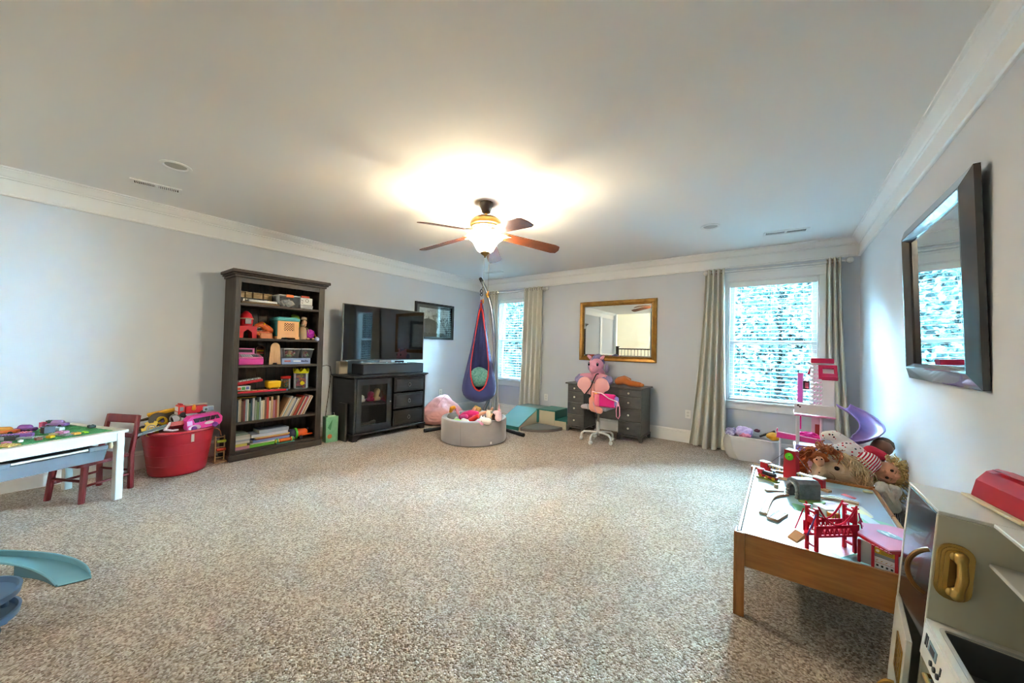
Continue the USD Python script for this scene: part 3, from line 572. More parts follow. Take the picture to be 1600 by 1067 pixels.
def jar(px0, px1, hgt, lab, lidcol, crown, seed, cols, x=.25, n=46):
    R = (sy(px1)-sy(px0))/2; t = thing('toy_jar', lab, 'jar', (x, (sy(px0)+sy(px1))/2, z)); hb = hgt*(.76 if crown else .8)
    part('jar_wall', lathe([(0, 0), (R*.9, 0), (R*.97, .01), (R*.97, hb), (R*.95, hb), (R*.95, .012), (R*.88, .004), (0, .004)], 32), clear_plastic, t)
    r = random.Random(seed)
    for k in range(n):
        a, q = r.uniform(0, 6.283), R*.72*math.sqrt(r.random()); s = R*.25
        m = [bx(-s, s, -s*.5, s*.5, -s*.5, s*.5, .003), lathe([(0, -s*.6), (s*.7, -s*.6), (s*.7, s*.6), (0, s*.6)], 10), prism(sg.Point(0, 0).buffer(s).difference(sg.Point(0, 0).buffer(s*.55)), s*.5)][k % 3]
        part('toy_piece', mv(m, (q*math.cos(a), q*math.sin(a), s+.006+(hb-2*s-.012)*r.random()), r.uniform(0, 360), r.uniform(0, 90)), mat(r.choice(cols), .4), t)
    if crown:
        seg = 96; V = []; th = np.linspace(0, 2*PI, seg, endpoint=False)
        top = hgt*(.92+.08*np.cos(th*7)); pr = []
        for rr, zz in ((R*1.0, np.full(seg, hb)), (R*1.05, top), (R*.97, top-.002), (R*.94, np.full(seg, hb+.008))): pr.append(np.stack([rr*np.cos(th), rr*np.sin(th), zz], -1))
        V = np.vstack(pr); Fc = []
        for i in range(4):
            for k in range(seg): j = (i+1) % 4; l = (k+1) % seg; Fc += [(i*seg+k, i*seg+l, j*seg+l), (i*seg+k, j*seg+l, j*seg+k)]
        part('lid', [trimesh.Trimesh(V, np.array(Fc), process=False), lathe([(0, hb+.012), (R*.95, hb+.012), (R*.95, hb+.002), (0, hb+.002)], 32)], mat(lidcol, .3), t)
        part('badge', prism(sg.Point(0, .075).buffer(.026), .003, 'x', (R*.97, -.02, 0)), mat('e8d81c', .4), t)
    else: part('lid', lathe([(0, hgt), (R*.98, hgt), (R*1.06, hgt-.006), (R*1.06, hb+.004), (R*.98, hb), (0, hb)], 32), mat(lidcol, .3), t)
jar(441, 457.5, .165, 'small clear toy jar with a red lid on the fourth shelf', 'c82a22', False, 5, ['e0701c', '2f8a5a', 'd8a01c', 'c23a28'], x=.22, n=30)
jar(461.5, 492, .262, 'big clear toy jar with a scalloped yellow lid on the fourth shelf', 'd2d414', True, 6, ['e0701c', 'd8455c', 'b8c41c', '8a4a7a', 'd83a2c', '5a5a7a', 'e0903a'])
# books, fifth shelf
BOOKS = ['d8d4c8', '8a9a8a', '5a3a2c', 'c9b48c', '8c3a3c', 'e4dfd2', '4a6a4c', '2c4a5a', '9ab0b8', '6a8a5c', 'd9c8a4', 'b87a8c', 'd04a3c', 'c9a078', 'e0d6c0', '6a7a8c', 'b8bcc4', 'e8e4da', '7a5a4a', 'a8523c']
page = mat('ece4d0', .8)
def book_mesh(w, h, th): return [bx(0, w, 0, .0016, 0, h), bx(0, w, th-.0016, th, 0, h), bx(w-.0016, w, 0, th, 0, h)], bx(.004, w-.0018, .0017, th-.0017, .004, h-.004)
CN = {'d8d4c8': 'off-white', '8a9a8a': 'sage', '5a3a2c': 'brown', 'c9b48c': 'tan', '8c3a3c': 'maroon', 'e4dfd2': 'cream', '4a6a4c': 'green', '2c4a5a': 'dark blue', '9ab0b8': 'pale blue', '6a8a5c': 'light green', 'd9c8a4': 'straw', 'b87a8c': 'dusty pink', 'd04a3c': 'red', 'c9a078': 'sand', 'e0d6c0': 'ivory', '6a7a8c': 'slate', 'b8bcc4': 'silver', 'e8e4da': 'white', '7a5a4a': 'chestnut', 'a8523c': 'rust'}
def book(loc, w, h, th, col, lab, rx=0., rz=0., ry=0., group=None):
    t = thing('book', lab, 'book', loc, rz, group, rx=rx, ry=ry); c, p = book_mesh(w, h, th)
    part('cover', c, mat(col, .5), t, smooth=False); part('pages', p, page, t, smooth=False); return t
z = SH[1]; y = -4.432; r = random.Random(3); k = 0; seen = {}
ORD = ['first', 'second', 'third', 'fourth', 'fifth', 'sixth']
up = ['d04a3c', '2c4a5a', 'e4dfd2', 'c9b48c', '5a3a2c', '8c3a3c', '9ab0b8', 'e8e4da', '4a6a4c', '2c4a5a', 'b8bcc4', '8a9a8a', '6a8a5c', '9ab0b8', 'd8d4c8', 'd9c8a4', '7a5a4a', 'd04a3c', 'e0d6c0', 'c9a078', 'b87a8c', 'a8523c', 'c9b48c']
lean = []
def blab(c, place):
    seen[(c, place)] = seen.get((c, place), 0)+1; n = seen[(c, place)]
    return f'{CN[c]} book {place}' + (f', {ORD[n-1]} such one from the left' if (up+lean).count(c) > 1 else '')
for c in up:
    th = r.uniform(.012, .024); h = r.uniform(.2, .262); w = r.uniform(.17, .22); book((.36-w, y, z), w, h, th, c, blab(c, 'upright on the fifth shelf')); y += th+.0012
y_up = y; y = y+.006; ang = 25.
lean = ['c9a078', 'e4dfd2', '9ab0b8', 'd9c8a4', 'd8d4c8', 'b8bcc4', '6a7a8c', 'e8e4da', 'c9b48c', 'a8523c', 'd04a3c', '7a5a4a', 'e0d6c0', 'd04a3c', 'b87a8c', 'e8e4da', 'c9a078', 'e4dfd2']
for i, c in enumerate(lean):
    th = r.uniform(.009, .017); h = r.uniform(.22, .285); w = r.uniform(.18, .24); an = ang
    # leans to the right: rotate about x so that the top goes to +y
    if y + th/math.cos(math.radians(an)) + h*math.sin(math.radians(an)) > -3.55: h = min(h, max(.12, (-3.552-y-th/math.cos(math.radians(an)))/math.sin(math.radians(an))))
    if y > -3.66: break
    book((.36-w, y, z+th*math.sin(math.radians(an))*0+.0005), w, h, th, c, blab(c, 'leaning right on the fifth shelf'), rx=-an); y += (th+.0012)/math.cos(math.radians(an))
t = thing('book', 'flat yellow book lying across the tops of the upright books', 'book', (.15, -4.42, z+.2635)); c_, p_ = book_mesh(.2, .2, .012)
part('cover', [mv(tm(a), rx=-90, d=(0, 0, .012)) for a in c_], mat('d8b43c', .5), t, smooth=False); part('pages', mv(p_, rx=-90, d=(0, 0, .012)), page, t, smooth=False)
# bottom shelf: stacks lying flat
z = SH[0]
def flat_book(x, y0, y1, zz, th, col, lab, d=.2):
    t = thing('book', lab, 'book', (x, y0, zz), 0); w = y1-y0
    part('cover', [bx(0, d, 0, w, 0, .0015), bx(0, d, 0, w, th-.0015, th), bx(d-.0015, d, 0, w, 0, th)], mat(col, .5), t, smooth=False); part('pages', bx(.003, d-.004, .002, w-.004, .0016, th-.0016), page, t, smooth=False)
zz = z+.0005
for i, (c, th, w, nm) in enumerate((('c98a9a', .036, .16, 'pink-printed thick'), ('e0d060', .03, .135, 'yellow thick'), ('e4dfd2', .024, .16, 'cream'), ('b8bcc4', .018, .158, 'silver'), ('e8e4da', .024, .165, 'white'), ('d8d4c8', .026, .16, 'off-white'), ('8a9a8a', .02, .14, 'sage'))):
    flat_book(.15, -4.43, -4.43+w, zz, th, c, f'{nm} book in the left stack on the bottom shelf'); zz += th+.0008
zz = z+.0005
for i, (c, th, a, b, nm) in enumerate((('6ac03c', .035, 394, 428, 'bright green tray-like'), ('d8d4c8', .014, 395, 428, 'off-white thin'), ('7a90c8', .028, 398, 452, 'periwinkle blue'), ('a8523c', .012, 402, 450, 'rust thin'), ('d9b070', .018, 400, 452, 'tan'), ('c9d0dc', .034, 396, 449, 'pale blue thick'), ('9aa8bc', .04, 406, 450, 'blue-grey thick'))):
    flat_book(.13, sy(a), sy(b), zz, th, c, f'{nm} book in the middle stack on the bottom shelf', .21); zz += th+.0008
def tube_toy():
    t = thing('rattle_tube', 'orange rattle tube with striped ends on the bottom shelf', 'toy', (.355, sy(443), z+.032)); a, b = -.085, .085
    part('tube', rod((0, a+.03, 0), (0, b-.03, 0), .021, n=18), mat('e8701c', .35), t)
    for s in (-1, 1):
        for k, c in enumerate(('c8281c', 'd8d040', '3a9a8a')): part('band', rod((0, s*(.056+k*.012), 0), (0, s*(.0675+k*.012), 0), .0225+.0035*k, n=18), mat(c, .35), t)
        part('end_knob', ell((0, s*.096, 0), (.024, .012, .024)), mat('b8c832', .35), t)
solo('teal_folder', bx(.34, .383, sy(429.5), sy(459), z, z+.0055, .002), mat('4ab0a0', .45), 'teal folder under the orange rattle tube on the bottom shelf', 'folder'); tube_toy()
def bug():
    t = thing('toy_viewer', 'blue, green and orange toy viewer at the right of the bottom shelf', 'toy', (.27, sy(476), z))
    part('front_dome', ell((0, -.095, .07), (.065, .055, .065), sub=3), mat('3a3a5c', .3), t); part('green_ring', rod((0, -.068, .07), (0, -.045, .07), .07, .07, 26), mat('4ac02c', .35), t); part('barrel', body([((0, -.03, .072), .052, (0, .05, .075), .045)], .015), mat('e8581c', .35), t)
    part('arm', bx(.02, .06, .0, .14, .038, .058, .008), mat('e8581c', .35), t); part('wheel', [rod((x, .0, .021), (x+.014, .0, .021), .021, n=16) for x in (-.05, .035)], mat('2c2c34', .5), t); part('antenna', [ell((0, .095, .11), .014)], mat('2c2c3c', .3), t)
bug()
# ------------------------------------------------------------------ media console, television
blk = mat('2b2a2b', .45, var=(5., '1e1d1e', .2), bump=(60., .0008), stretch=(1., 1., 5.)); edge_wear = mat('6a6762', .5)
def console():
    t = thing('media_console', 'black media console with a glass door and three drawers', 'media console', (.03, -2.565, 0)); h = .605; D = .59
    part('case', [bx(0, D-.02, -h, -h+.025, .09, .86), bx(0, D-.02, h-.025, h, .09, .86), bx(0, .015, -h, h, .09, .86), bx(0, D-.02, -h, h, .09, .115), bx(0, D-.02, -h, h, .84, .86), bx(0, D-.02, -.02, .0, .1, .86)], blk, t)
    part('top_board', [bx(-.005, D+.035, -h-.035, h+.035, .873, .893, .006), bx(0, D+.015, -h-.015, h+.015, .86, .873, .004)], blk, t)
    part('plinth', [bx(0, D+.012, -h-.012, h+.012, .075, .1, .006)], blk, t)
    for sx in (.0, D-.1):
        for s in (-1, 1): part('bracket_foot', prism([(-.02, .0), (.05, 0), (.06, .03), (.11, .075), (-.02, .075)] if s < 0 else [(.02, 0), (-.05, 0), (-.06, .03), (-.11, .075), (.02, .075)], .1, 'x', (sx, s*(h-.012), 0)), blk, t)
    for s in (-1, 1): part('corner_post', bx(D-.03, D, s*h-.03 if s > 0 else -h, s*h if s > 0 else -h+.03, .1, .86, .004), blk, t)
    d = part('glass_door', prism(sg.box(-h+.035, .12, -.03, .845).difference(sg.box(-h+.105, .2, -.1, .765)), .024, 'x', (D-.019, 0, 0)), blk, t, label='black framed glass door')
    part('glass_pane', bx(D-.012, D-.008, -h+.104, -.099, .199, .766), pane, d); part('door_knob', [ell((D+.018, -.05, .5), .012)], mat('b8b6b0', .3, .9), d)
    part('inner_shelf', bx(.016, D-.03, -h+.026, -.021, .47, .488), blk, t)
    for z0, z1 in ((.125, .345), (.37, .6), (.625, .84)):
        w = part('drawer', [bx(D-.02, D+.003, .02, h-.04, z0, z1, .004), bx(D+.003, D+.007, .05, h-.07, z0+.03, z1-.03, .003)], blk, t)
        part('ring_pull', tube([(D+.016, .29+.021*math.cos(a), (z0+z1)/2-.008+.026*math.sin(a)) for a in np.linspace(0, 2*PI, 20, endpoint=False)], .0045, 8, True), mat('9a9a98', .3, .9), w)
        part('pull_rose', [rod((D+.006, .29, (z0+z1)/2+.018), (D+.02, .29, (z0+z1)/2+.018), .008)], mat('9a9a98', .3, .9), w)
console()
for k, (y, c, lab) in enumerate(((-2.97, 'e6e2da', 'white round plush toy behind the glass door'), (-2.82, '8a1c4a', 'dark red plush toy behind the glass door'), (-2.72, 'b8a07a', 'tan plush toy behind the glass door'))):
    solo('plush_toy', body([((.42, y, .525), .032, (.42, y+.02, .56+.04*k), .045), ((.42, y-.02, .525), .03, (.42, y+.05, .525), .03)], .02), mat(c, .9, bump=(150., .002)), lab, 'plush toy')
solo('plush_bolster', body([((.42, -2.99, .485+.0325-.22), .03, (.42, -2.74, .4-.05), .03)], .02).apply_translation([.0, 0, -.16]), mat('5a4a42', .9), 'brown plush bolster on the floor of the glass cabinet', 'plush toy')
def television():
    t = thing('television', 'large flat television standing on the black console', 'television', (.36, -2.52, .893)); h = .70
    part('panel', bx(-.03, .008, -h, h, .205, 1.0, .004), mat('161618', .4), t); part('screen', bx(.0082, .0094, -h+.01, h-.01, .222, .99), mat('0a0a0c', .03, coat=1.), t)
    part('bezel', prism(sg.box(-h-.004, .201, h+.004, 1.004).difference(sg.box(-h+.002, .207, h-.002, .998)), .03, 'x', (-.02, 0, 0)), mat('c9c6bc', .25, .9), t, label='silver bezel'); part('rear_housing', rbox(-.075, -.031, -h*.6, h*.6, .3, .75, .015), mat('161618', .5), t)
    part('stand', [tube([(.0, -.42, .158), (.1, -.3, .16), (.13, 0, .16), (.1, .3, .16), (.0, .42, .158)], .0065, 10), bx(-.03, -.012, -.1, .1, .156, .21, .004), tube([(.0, -.42, .158), (-.06, -.2, .158), (-.06, .2, .158), (.0, .42, .158)], .0065, 10)], mat('d4d6d4', .15, .9), t, label='silver curved stand')
    part('sensor', [bx(-.01, .012, .16, .32, .158, .19, .004)], mat('141416', .3), t)
television()
def sound_base():
    t = thing('speaker_base', 'long black speaker cabinet under the television', 'speaker', (.33, -2.44, .8935)); part('cabinet', bx(-.15, .17, -.535, .535, 0, .15, .008), mat('222123', .5), t); part('front_grille', [bx(.1702, .176, -.525, .525, .01, .14, .003)], mat('2f2e31', .8, bump=(500., .001)), t); part('end_cap', bx(.171, .178, -.534, -.527, .01, .14), mat('4a484a', .4), t)
sound_base()
t = thing('small_speaker', 'small white speaker box at the left end of the black console', 'speaker', (.12, -3.09, .8935)); part('cabinet', bx(-.05, .05, -.065, .065, 0, .185, .006), mat('d9cdb8', .5), t); part('grille', bx(.0502, .054, -.055, .055, .01, .175, .002), mat('cfc2aa', .8, bump=(600., .001)), t)
def picture():
    t = thing('framed_photograph', 'black framed black-and-white photograph on the left wall past the television', 'picture', (0, -1.262, 1.79)); w, h = .47, .335
    part('frame', prism(sg.box(-w, -h, w, h).difference(sg.box(-w+.04, -h+.04, w-.04, h-.04)), .03, 'x'), mat('161412', .35, coat=.4), t); part('mat_board', prism(sg.box(-w+.039, -h+.039, w-.039, h-.039).difference(sg.box(-w+.1, -h+.095, w-.1, h-.095)), .004, 'x', (.008, 0, 0)), mat('5a5a5e', .8), t)
    part('print', bx(.004, .007, -w+.09, w-.09, -h+.085, h-.085), usdkit.material(stage, '/World/Looks/photo_print', {'tc': ('texture_coordinate', {}), 'n': ('noise_texture', dict(scale=13., detail=5.0, roughness=.7)), 'sx': ('separate_xyz', {}), 'mp': ('map_range', dict(from_min=-.25, from_max=.25, to_min=-.16, to_max=.2)), 'a': ('math', dict(math_type='add')), 'r': ('rgb_ramp', dict(ramp=[(.30, (.05, .05, .055)), (.48, (.3, .3, .32)), (.62, (.8, .8, .82))])), 'p': ('principled_bsdf', dict(roughness=.5))},
        [('tc.object', 'n.vector'), ('tc.object', 'sx.vector'), ('sx.z', 'mp.value'), ('mp.result', 'a.value1'), ('n.fac', 'a.value2'), ('a.value', 'r.fac'), ('r.color', 'p.base_color')], surface='p.BSDF'), t)
    path = sg.Polygon([(.03, -.22), (.27, -.22), (.26, -.15), (.16, -.03), (.06, .03), (-.02, .06), (.05, .0), (.1, -.08)]); part('print_path', prism(path.intersection(sg.box(-w+.101, -h+.096, w-.101, h-.096)), .0006, 'x', (.0071, 0, 0)), mat('b8bac0', .5), t); pond = sg.Polygon([(-.36, -.22), (.03, -.22), (.08, -.1), (.0, .02), (-.15, .05), (-.36, .02)])
    part('print_pond', prism(pond.intersection(sg.box(-w+.101, -h+.096, w-.101, h-.096)), .0005, 'x', (.0071, 0, 0)), mat('6a6c72', .5), t); part('glazing', bx(.013, .0145, -w+.039, w-.039, -h+.039, h-.039), pane, t)
picture()
def gift_bag():
    t = thing('gift_bag', 'green paper gift bag on the carpet between bookcase and console', 'bag', (.33, -3.335, 0), -4); a = mat('8fc49e', .5, var=(9., '6fb088', .2))
    V = [(-.07, -.075, 0), (.07, -.075, 0), (.07, .075, 0), (-.07, .075, 0)]; o = m3.Manifold.hull_points(np.array([(x, y, 0) for x in (-.06, .06) for y in (-.075, .075)]+[(x, y, .34) for x in (-.055, .055) for y in (-.08, .08)])); i = m3.Manifold.hull_points(np.array([(x, y, .003) for x in (-.057, .057) for y in (-.072, .072)]+[(x, y, .35) for x in (-.052, .052) for y in (-.077, .077)]))
    part('paper', tm(o-i), a, t, smooth=False); part('handle', [tube([(x, -.03, .33), (x, -.025, .39), (x, .025, .39), (x, .03, .33)], .0025, 6) for x in (-.05, .05)], mat('e6e8e0', .6), t)
    part('print', [prism(sg.Point(-.03, .08).buffer(.03), .001, 'x', (.0602, 0, 0))], mat('c8703c', .5), t); part('print', [prism(sg.Polygon([(-.06, .2), (.0, .3), (-.02, .16)]), .001, 'x', (.0602, 0, 0))], mat('4f8f62', .5), t); part('tissue', rough_up(rbox(-.045, .045, -.06, .06, .3, .352, .012, 12), .014, 40., 7), mat('9cc8a4', .7), t)
gift_bag()
t = thing('folded_tray', 'dark folded tray table leaning on the left side of the console', 'tray table', (.46, -3.222, 0)); part('panel', bx(-.12, .06, -.012, .012, 0, .52, .006), mat('2a2726', .5), t); part('edge_strip', bx(.0602, .07, -.012, .012, .0, .52, .004), mat('3c3836', .5), t)
solo('cable', tube([(.02, -3.47, 1.02), (.05, -3.38, 1.0), (.06, -3.28, 1.02), (.05, -3.225, 1.0), (.03, -3.2, .9), (.015, -3.22, .6), (.015, -3.25, .3), (.03, -3.26, .19)], .004, 8), mat('2a2a2a', .5), 'dark cable on the wall between bookcase and console', 'cable')
# ------------------------------------------------------------------ red tub of toys by the left wall
def tub():
    t = thing('toy_tub', 'big round red plastic tub heaped with toys beside the bookcase', 'tub', (.33, -4.88, 0)); red = mat('b01c28', .35, coat=.2)
    part('wall', lathe([(0, 0), (.205, 0), (.22, .012), (.276, .415), (.292, .42), (.296, .43), (.292, .442), (.272, .444), (.266, .43), (.212, .018), (0, .016)], 64), red, t)
    for z in (.1, .2, .3): part('rib', lathe([(.2195+z*.14, z), (.2208+z*.14, z+.004), (.2195+z*.14, z+.009)], 64, cap=False), red, t)
    a = math.radians(-12); part('sticker', mv(bx(.2815, .2825, -.012, .012, .33, .405), (0, 0, 0), rz=-12+22), mat('ddd8d0', .5), t)
tub()
def firetruck():
    t = thing('toy_fire_truck', 'red toy fire truck with a white cab on top of the heaped tub', 'toy truck', (.36, -4.80, .555), 4, rx=0); red = mat('c8202a', .3)
    part('body', rbox(-.055, .055, -.06, .12, .025, .1, .012), red, t); part('cab', rbox(-.056, .056, -.115, -.062, .02, .118, .014), mat('d9342c', .3), t); part('windscreen', mv(bx(-.045, .045, -.003, .003, 0, .045, .002), (0, -.1155, .058), rx=0), mat('e9e4e0', .2), t); part('side_window', bx(.0562, .058, -.105, -.075, .06, .1, .002), mat('8a98a2', .2), t)
    part('grille', bx(-.045, .045, -.12, -.1155, .022, .05, .002), mat('d8d0c4', .3), t); part('ladder', [bx(-.02, -.012, -.05, .13, .104, .112), bx(.012, .02, -.05, .13, .104, .112)] + [bx(-.0125, .0125, -.04+k*.025, -.034+k*.025, .105, .111) for k in range(7)], mat('e0c8b0', .4), t)
    part('roof_bar', bx(-.04, .04, -.1, -.075, .119, .13, .004), mat('b8142a', .2), t)
    for y in (-.08, .08):
        for s in (-1, 1): part('wheel', mv(lathe([(0, -.012), (.018, -.012), (.024, -.007), (.024, .007), (.018, .012), (0, .012)], 18), (s*.05, y, .024), ry=90), mat('2a2a2c', .6), t)
    part('driver', body([((.055, .005, .07), .018, (.06, .005, .1), .014)], .008), mat('e0921c', .4), t)
firetruck()
t = thing('toy_phone', 'light blue toy handset on the right of the red fire truck', 'toy', (.40, -4.665, .61), 10); part('case', bx(-.012, .012, -.055, .04, -.025, .03, .006), mat('a8c4cc', .4), t); part('button', [ell((.013, -.03, .0), (.004, .012, .012))], mat('3a6a5a', .4), t); part('screen', bx(.0122, .0132, -.01, .03, -.012, .02), mat('8aaab8', .3), t)
def van():
    t = thing('toy_van', 'pink toy camper van with dark windows on the rim of the red tub', 'toy van', (.50, -4.735, .452), 8, rx=5); pk = mat('e0409a', .3); cl = mat('d9a8d8', .35)
    pr = sg.Polygon([(-.13, 0), (.125, 0), (.145, .03), (.15, .07), (.12, .115), (-.10, .115), (-.128, .085)]).buffer(.008, quad_segs=3); part('body', prism(pr, .1, 'x', (-.055, 0, 0)), pk, t)
    for k in range(4): part('window', prism(sg.Polygon([(-.075+k*.042, .058), (-.04+k*.042, .058), (-.035+k*.046, .1), (-.088+k*.05, .1)]), .003, 'x', (.0452, 0, 0)), mat('2a1c2a', .2), t)
    part('window', prism(sg.Polygon([(.1, .06), (.135, .06), (.118, .1), (.1, .1)]), .003, 'x', (.0452, 0, 0)), mat('3a2a3a', .2), t); part('badge', prism(sa.scale(sg.Point(.04, .035).buffer(.03), 1.3, .5), .003, 'x', (.0452, 0, 0)), mat('efe6ea', .3), t)
    part('bonnet_panel', prism(sg.box(-.137, .04, -.095, .085), .0025, 'x', (.0452, 0, 0)), cl, t); part('bumper', [prism(sa.scale(sg.Point(-.08, .012).buffer(.05), 1, .55).intersection(sg.box(-.14, -.01, 0, .1)), .004, 'x', (.0452, 0, 0))], mat('e0c8dc', .3), t)
    for y in (-.085, .09): part('wheel', mv(lathe([(0, -.01), (.022, -.01), (.026, 0), (.022, .01), (.012, .012), (0, .012)], 18), (.045, y, .004), ry=90), mat('7a3a9a', .4), t)
van()
t = thing('toy_tray', 'red toy tray with a grey rim at the front of the heaped tub', 'toy', (.47, -4.935, .475), 12, ry=-35); part('pan', hollow(-.05, .05, -.075, .07, -.01, .03, .004, .006).apply_translation([0, 0, 0]), mat('b81c28', .35), t); part('rim', mv(bx(-.05, .05, .071, .082, -.012, .034, .004), (0, 0, 0)), mat('8a98a0', .4), t)
solo('toy_figure', body([((.52, -5.02, .465), .014, (.515, -4.995, .5), .012), ((.515, -4.995, .5), .012, (.51, -4.985, .525), .009), ((.52, -5.02, .465), .012, (.54, -4.97, .452), .01), ((.54, -4.97, .452), .01, (.55, -4.935, .455), .009)], .007), mat('e6d8dc', .4), 'small white and pink toy figure at the front rim of the red tub', 'toy figure')
solo('foam_bar', mv(rough_up(rbox(-.03, .03, -.12, .12, -.018, .018, .01, 12), .004, 20., 4), (.26, -4.99, .60), rx=9), mat('e0a01c', .6), 'long orange-yellow foam bar across the top of the tub', 'toy')
solo('toy_bow', tube([(.28, -5.2, .53), (.27, -5.1, .55), (.27, -5.0, .565), (.28, -4.9, .585), (.30, -4.86, .55), (.31, -4.82, .53)], [.006, .016, .022, .024, .02, .01], 12), mat('5a4426', .6, var=(14., '3a3420', .2)), 'olive brown toy branch under the yellow foam bar', 'toy')
def shield():
    t = thing('toy_shield', 'dark toy shield with a yellow disc at the back left of the tub', 'toy shield', (.33, -5.02, .515), 20, ry=60); part('plate', lathe([(0, 0), (.09, 0), (.1, .006), (.085, .016), (0, .022)], 28), mat('4a3c2c', .5), t); part('boss', lathe([(.02, .024), (.034, .032), (.048, .024), (.034, .018), (.02, .024)], 28, cap=False), mat('d8a81c', .3, .5), t); part('centre', ell((0, 0, .022), (.014, .014, .008)), mat('6a4a8a', .4), t)
shield()
def gear():
    t = thing('toy_gear', 'yellow toy gear plate with a grey spiral at the left rim of the tub', 'toy', (.44, -5.10, .475), 10, ry=68); a = np.linspace(0, 2*PI, 10, endpoint=False); pl = unary_union([sg.Point(0, 0).buffer(.055)]+[sa.rotate(sg.box(-.014, .04, .014, .075), k*60, origin=(0, 0)) for k in range(6)])
    part('plate', prism(pl, .012), mat('dcb01c', .4), t); th = np.linspace(0, 4*PI, 50); part('spiral', tube(np.stack([(.008+.0026*th)*np.cos(th), (.008+.0026*th)*np.sin(th), np.full(50, .014)], -1), .004, 6), mat('9aa2a2', .4), t)
gear()
solo('toy_cape', sheet(lambda u, v: np.stack([.30+.14*u+.0*v, -5.19+.16*v+.03*np.sin(6*u), .45+.11*v-.06*u+.012*np.sin(9*v)], -1), 10, 12, .006), mat('2c2c26', .7), 'black folded toy at the far left of the heaped tub', 'toy')
def glider():
    t = thing('toy_glider', 'grey toy glider lying over the left rim of the tub', 'toy plane', (.49, -5.06, .468), 0, rx=14); g = mat('8fa0a4', .45)
    part('wing', prism(sg.Polygon([(-.03, -.14), (.03, -.15), (.025, .02), (.0, .14), (-.02, .14), (-.04, .02)]).buffer(.006), .01), g, t); part('fuselage', body([((0, -.1, .012), .012, (0, .1, .016), .018)], .01), mat('7a8a90', .45), t)
glider()
solo('toy_hoop', mv(tube([(.042*math.cos(a), .042*math.sin(a), 0) for a in np.linspace(0, 2*PI, 24, endpoint=False)], .007, 8, True), (.36, -4.92, .535), ry=70, rz=10), mat('8a8478', .4), 'grey toy ring standing in the middle of the heaped tub', 'toy')
solo('toy_pile', rough_up(lathe([(0, .455), (.12, .45), (.2, .42), (.245, .37), (.23, .2), (0, .2)], 28, at=(.33, -4.88, 0)), .03, 14., 8), mat('6a5648', .7, var=(16., '8a3a34', .2)), 'mixed toys filling the red tub under the top layer', 'toys', kind='stuff')
def ladder_toy():
    t = thing('tumbling_ladder', 'small wooden tumbling ladder toy with coloured rollers beside the bookcase', 'toy', (.30, -4.535, 0)); w = mat('d0aa7c', .5)
    part('base', bx(-.06, .06, -.055, .055, 0, .012, .003), w, t)
    for s in (-1, 1): part('rail', bx(-.008, .008, s*.04-.006, s*.04+.006, .0125, .285, .002), w, t)
    for k in range(5): part('rung', rod((0, -.034, .05+k*.055), (0, .034, .05+k*.055), .005), w, t)
    for z, c, n in ((.225, 'b8c424', 'yellow-green roller'), (.135, 'e04a24', 'orange roller')): part('roller', rod((.012, -.03, z), (.012, .05, z), .016, n=14), mat(c, .4), t, label=n)
    part('hoop', tube([(0, .01, .286), (.0, .0, .34), (.01, -.03, .37), (.02, -.07, .385)], .004, 6), mat('c8744a', .5), t)
ladder_toy()
# ------------------------------------------------------------------ brick table and red chair
TA = -68.5; TP = (.86, -5.32)
def to_table(p):
    d = np.array(p[:2])-TP; c, s = math.cos(math.radians(TA)), math.sin(math.radians(TA)); return d[0]*c+d[1]*s, -d[0]*s+d[1]*c
def brick_table():
    t = thing('play_table', 'white play table with a green building plate at the left edge', 'table', (*TP, 0), TA); wh = mat('d9dcd8', .4); L_, B_ = .78, .70
    fr = sg.box(-.015, -B_-.015, L_+.015, .015).difference(sg.box(.04, -B_+.04, L_-.04, -.04)); part('top_frame', prism(fr, .018, at=(0, 0, .552)), mat('ddd2c4', .45), t)
    part('building_plate', bx(.039, L_-.039, -B_+.039, -.039, .553, .566), mat('1f8a3c', .4), t)
    n = 30; st = [lathe([(.0048, 0), (.0048, .0022), (0, .0022)], 6, at=(.055+i*(L_-.11)/(n-1), -B_+.055+j*(B_-.11)/(n-1), .566), cap=False) for i in range(n) for j in range(n)]
    part('plate_studs', st, mat('1f8a3c', .4), t, kind='stuff', smooth=False)
    for y in (0, -B_): part('apron', bx(.0505, L_-.0505, y-.0 if y == 0 else y, y-.02 if y == 0 else y+.02, .487, .551, .002), wh, t)
    for x in (0, L_): part('apron', bx(x if x == 0 else x-.02, x+.02 if x == 0 else x, -B_+.0505, -.0505, .487, .551, .002), wh, t)
    for x in (0, L_-.05):
        for y in (0, -B_+.05): part('leg', bx(x, x+.05, y-.05, y, 0, .551, .004), wh, t)
    for y in (-.045, -.645):
        part('bin_rail', rod((.04, y, .447), (L_-.04, y, .447), .009), mat('e6e8e4', .35), t)
    f = mat('777a82', .9, bump=(260., .001)); part('fabric_bin', hollow(.075, L_-.075, -.63, -.06, .335, .43, .004, .015), f, t)
    for a, b in ((.085, .2), (L_-.2, L_-.085)): part('bin_sleeve', bx(a, b, -.0595, -.03, .425, .462, .006), f, t)
    part('rail_clip', [bx(.0605, .083, -.06, -.02, .428, .478, .006)], mat('e6e0cc', .4), t); part('rail_clip', [bx(L_-.083, L_-.0605, -.06, -.02, .428, .478, .006)], mat('e6e0cc', .4), t)
brick_table()
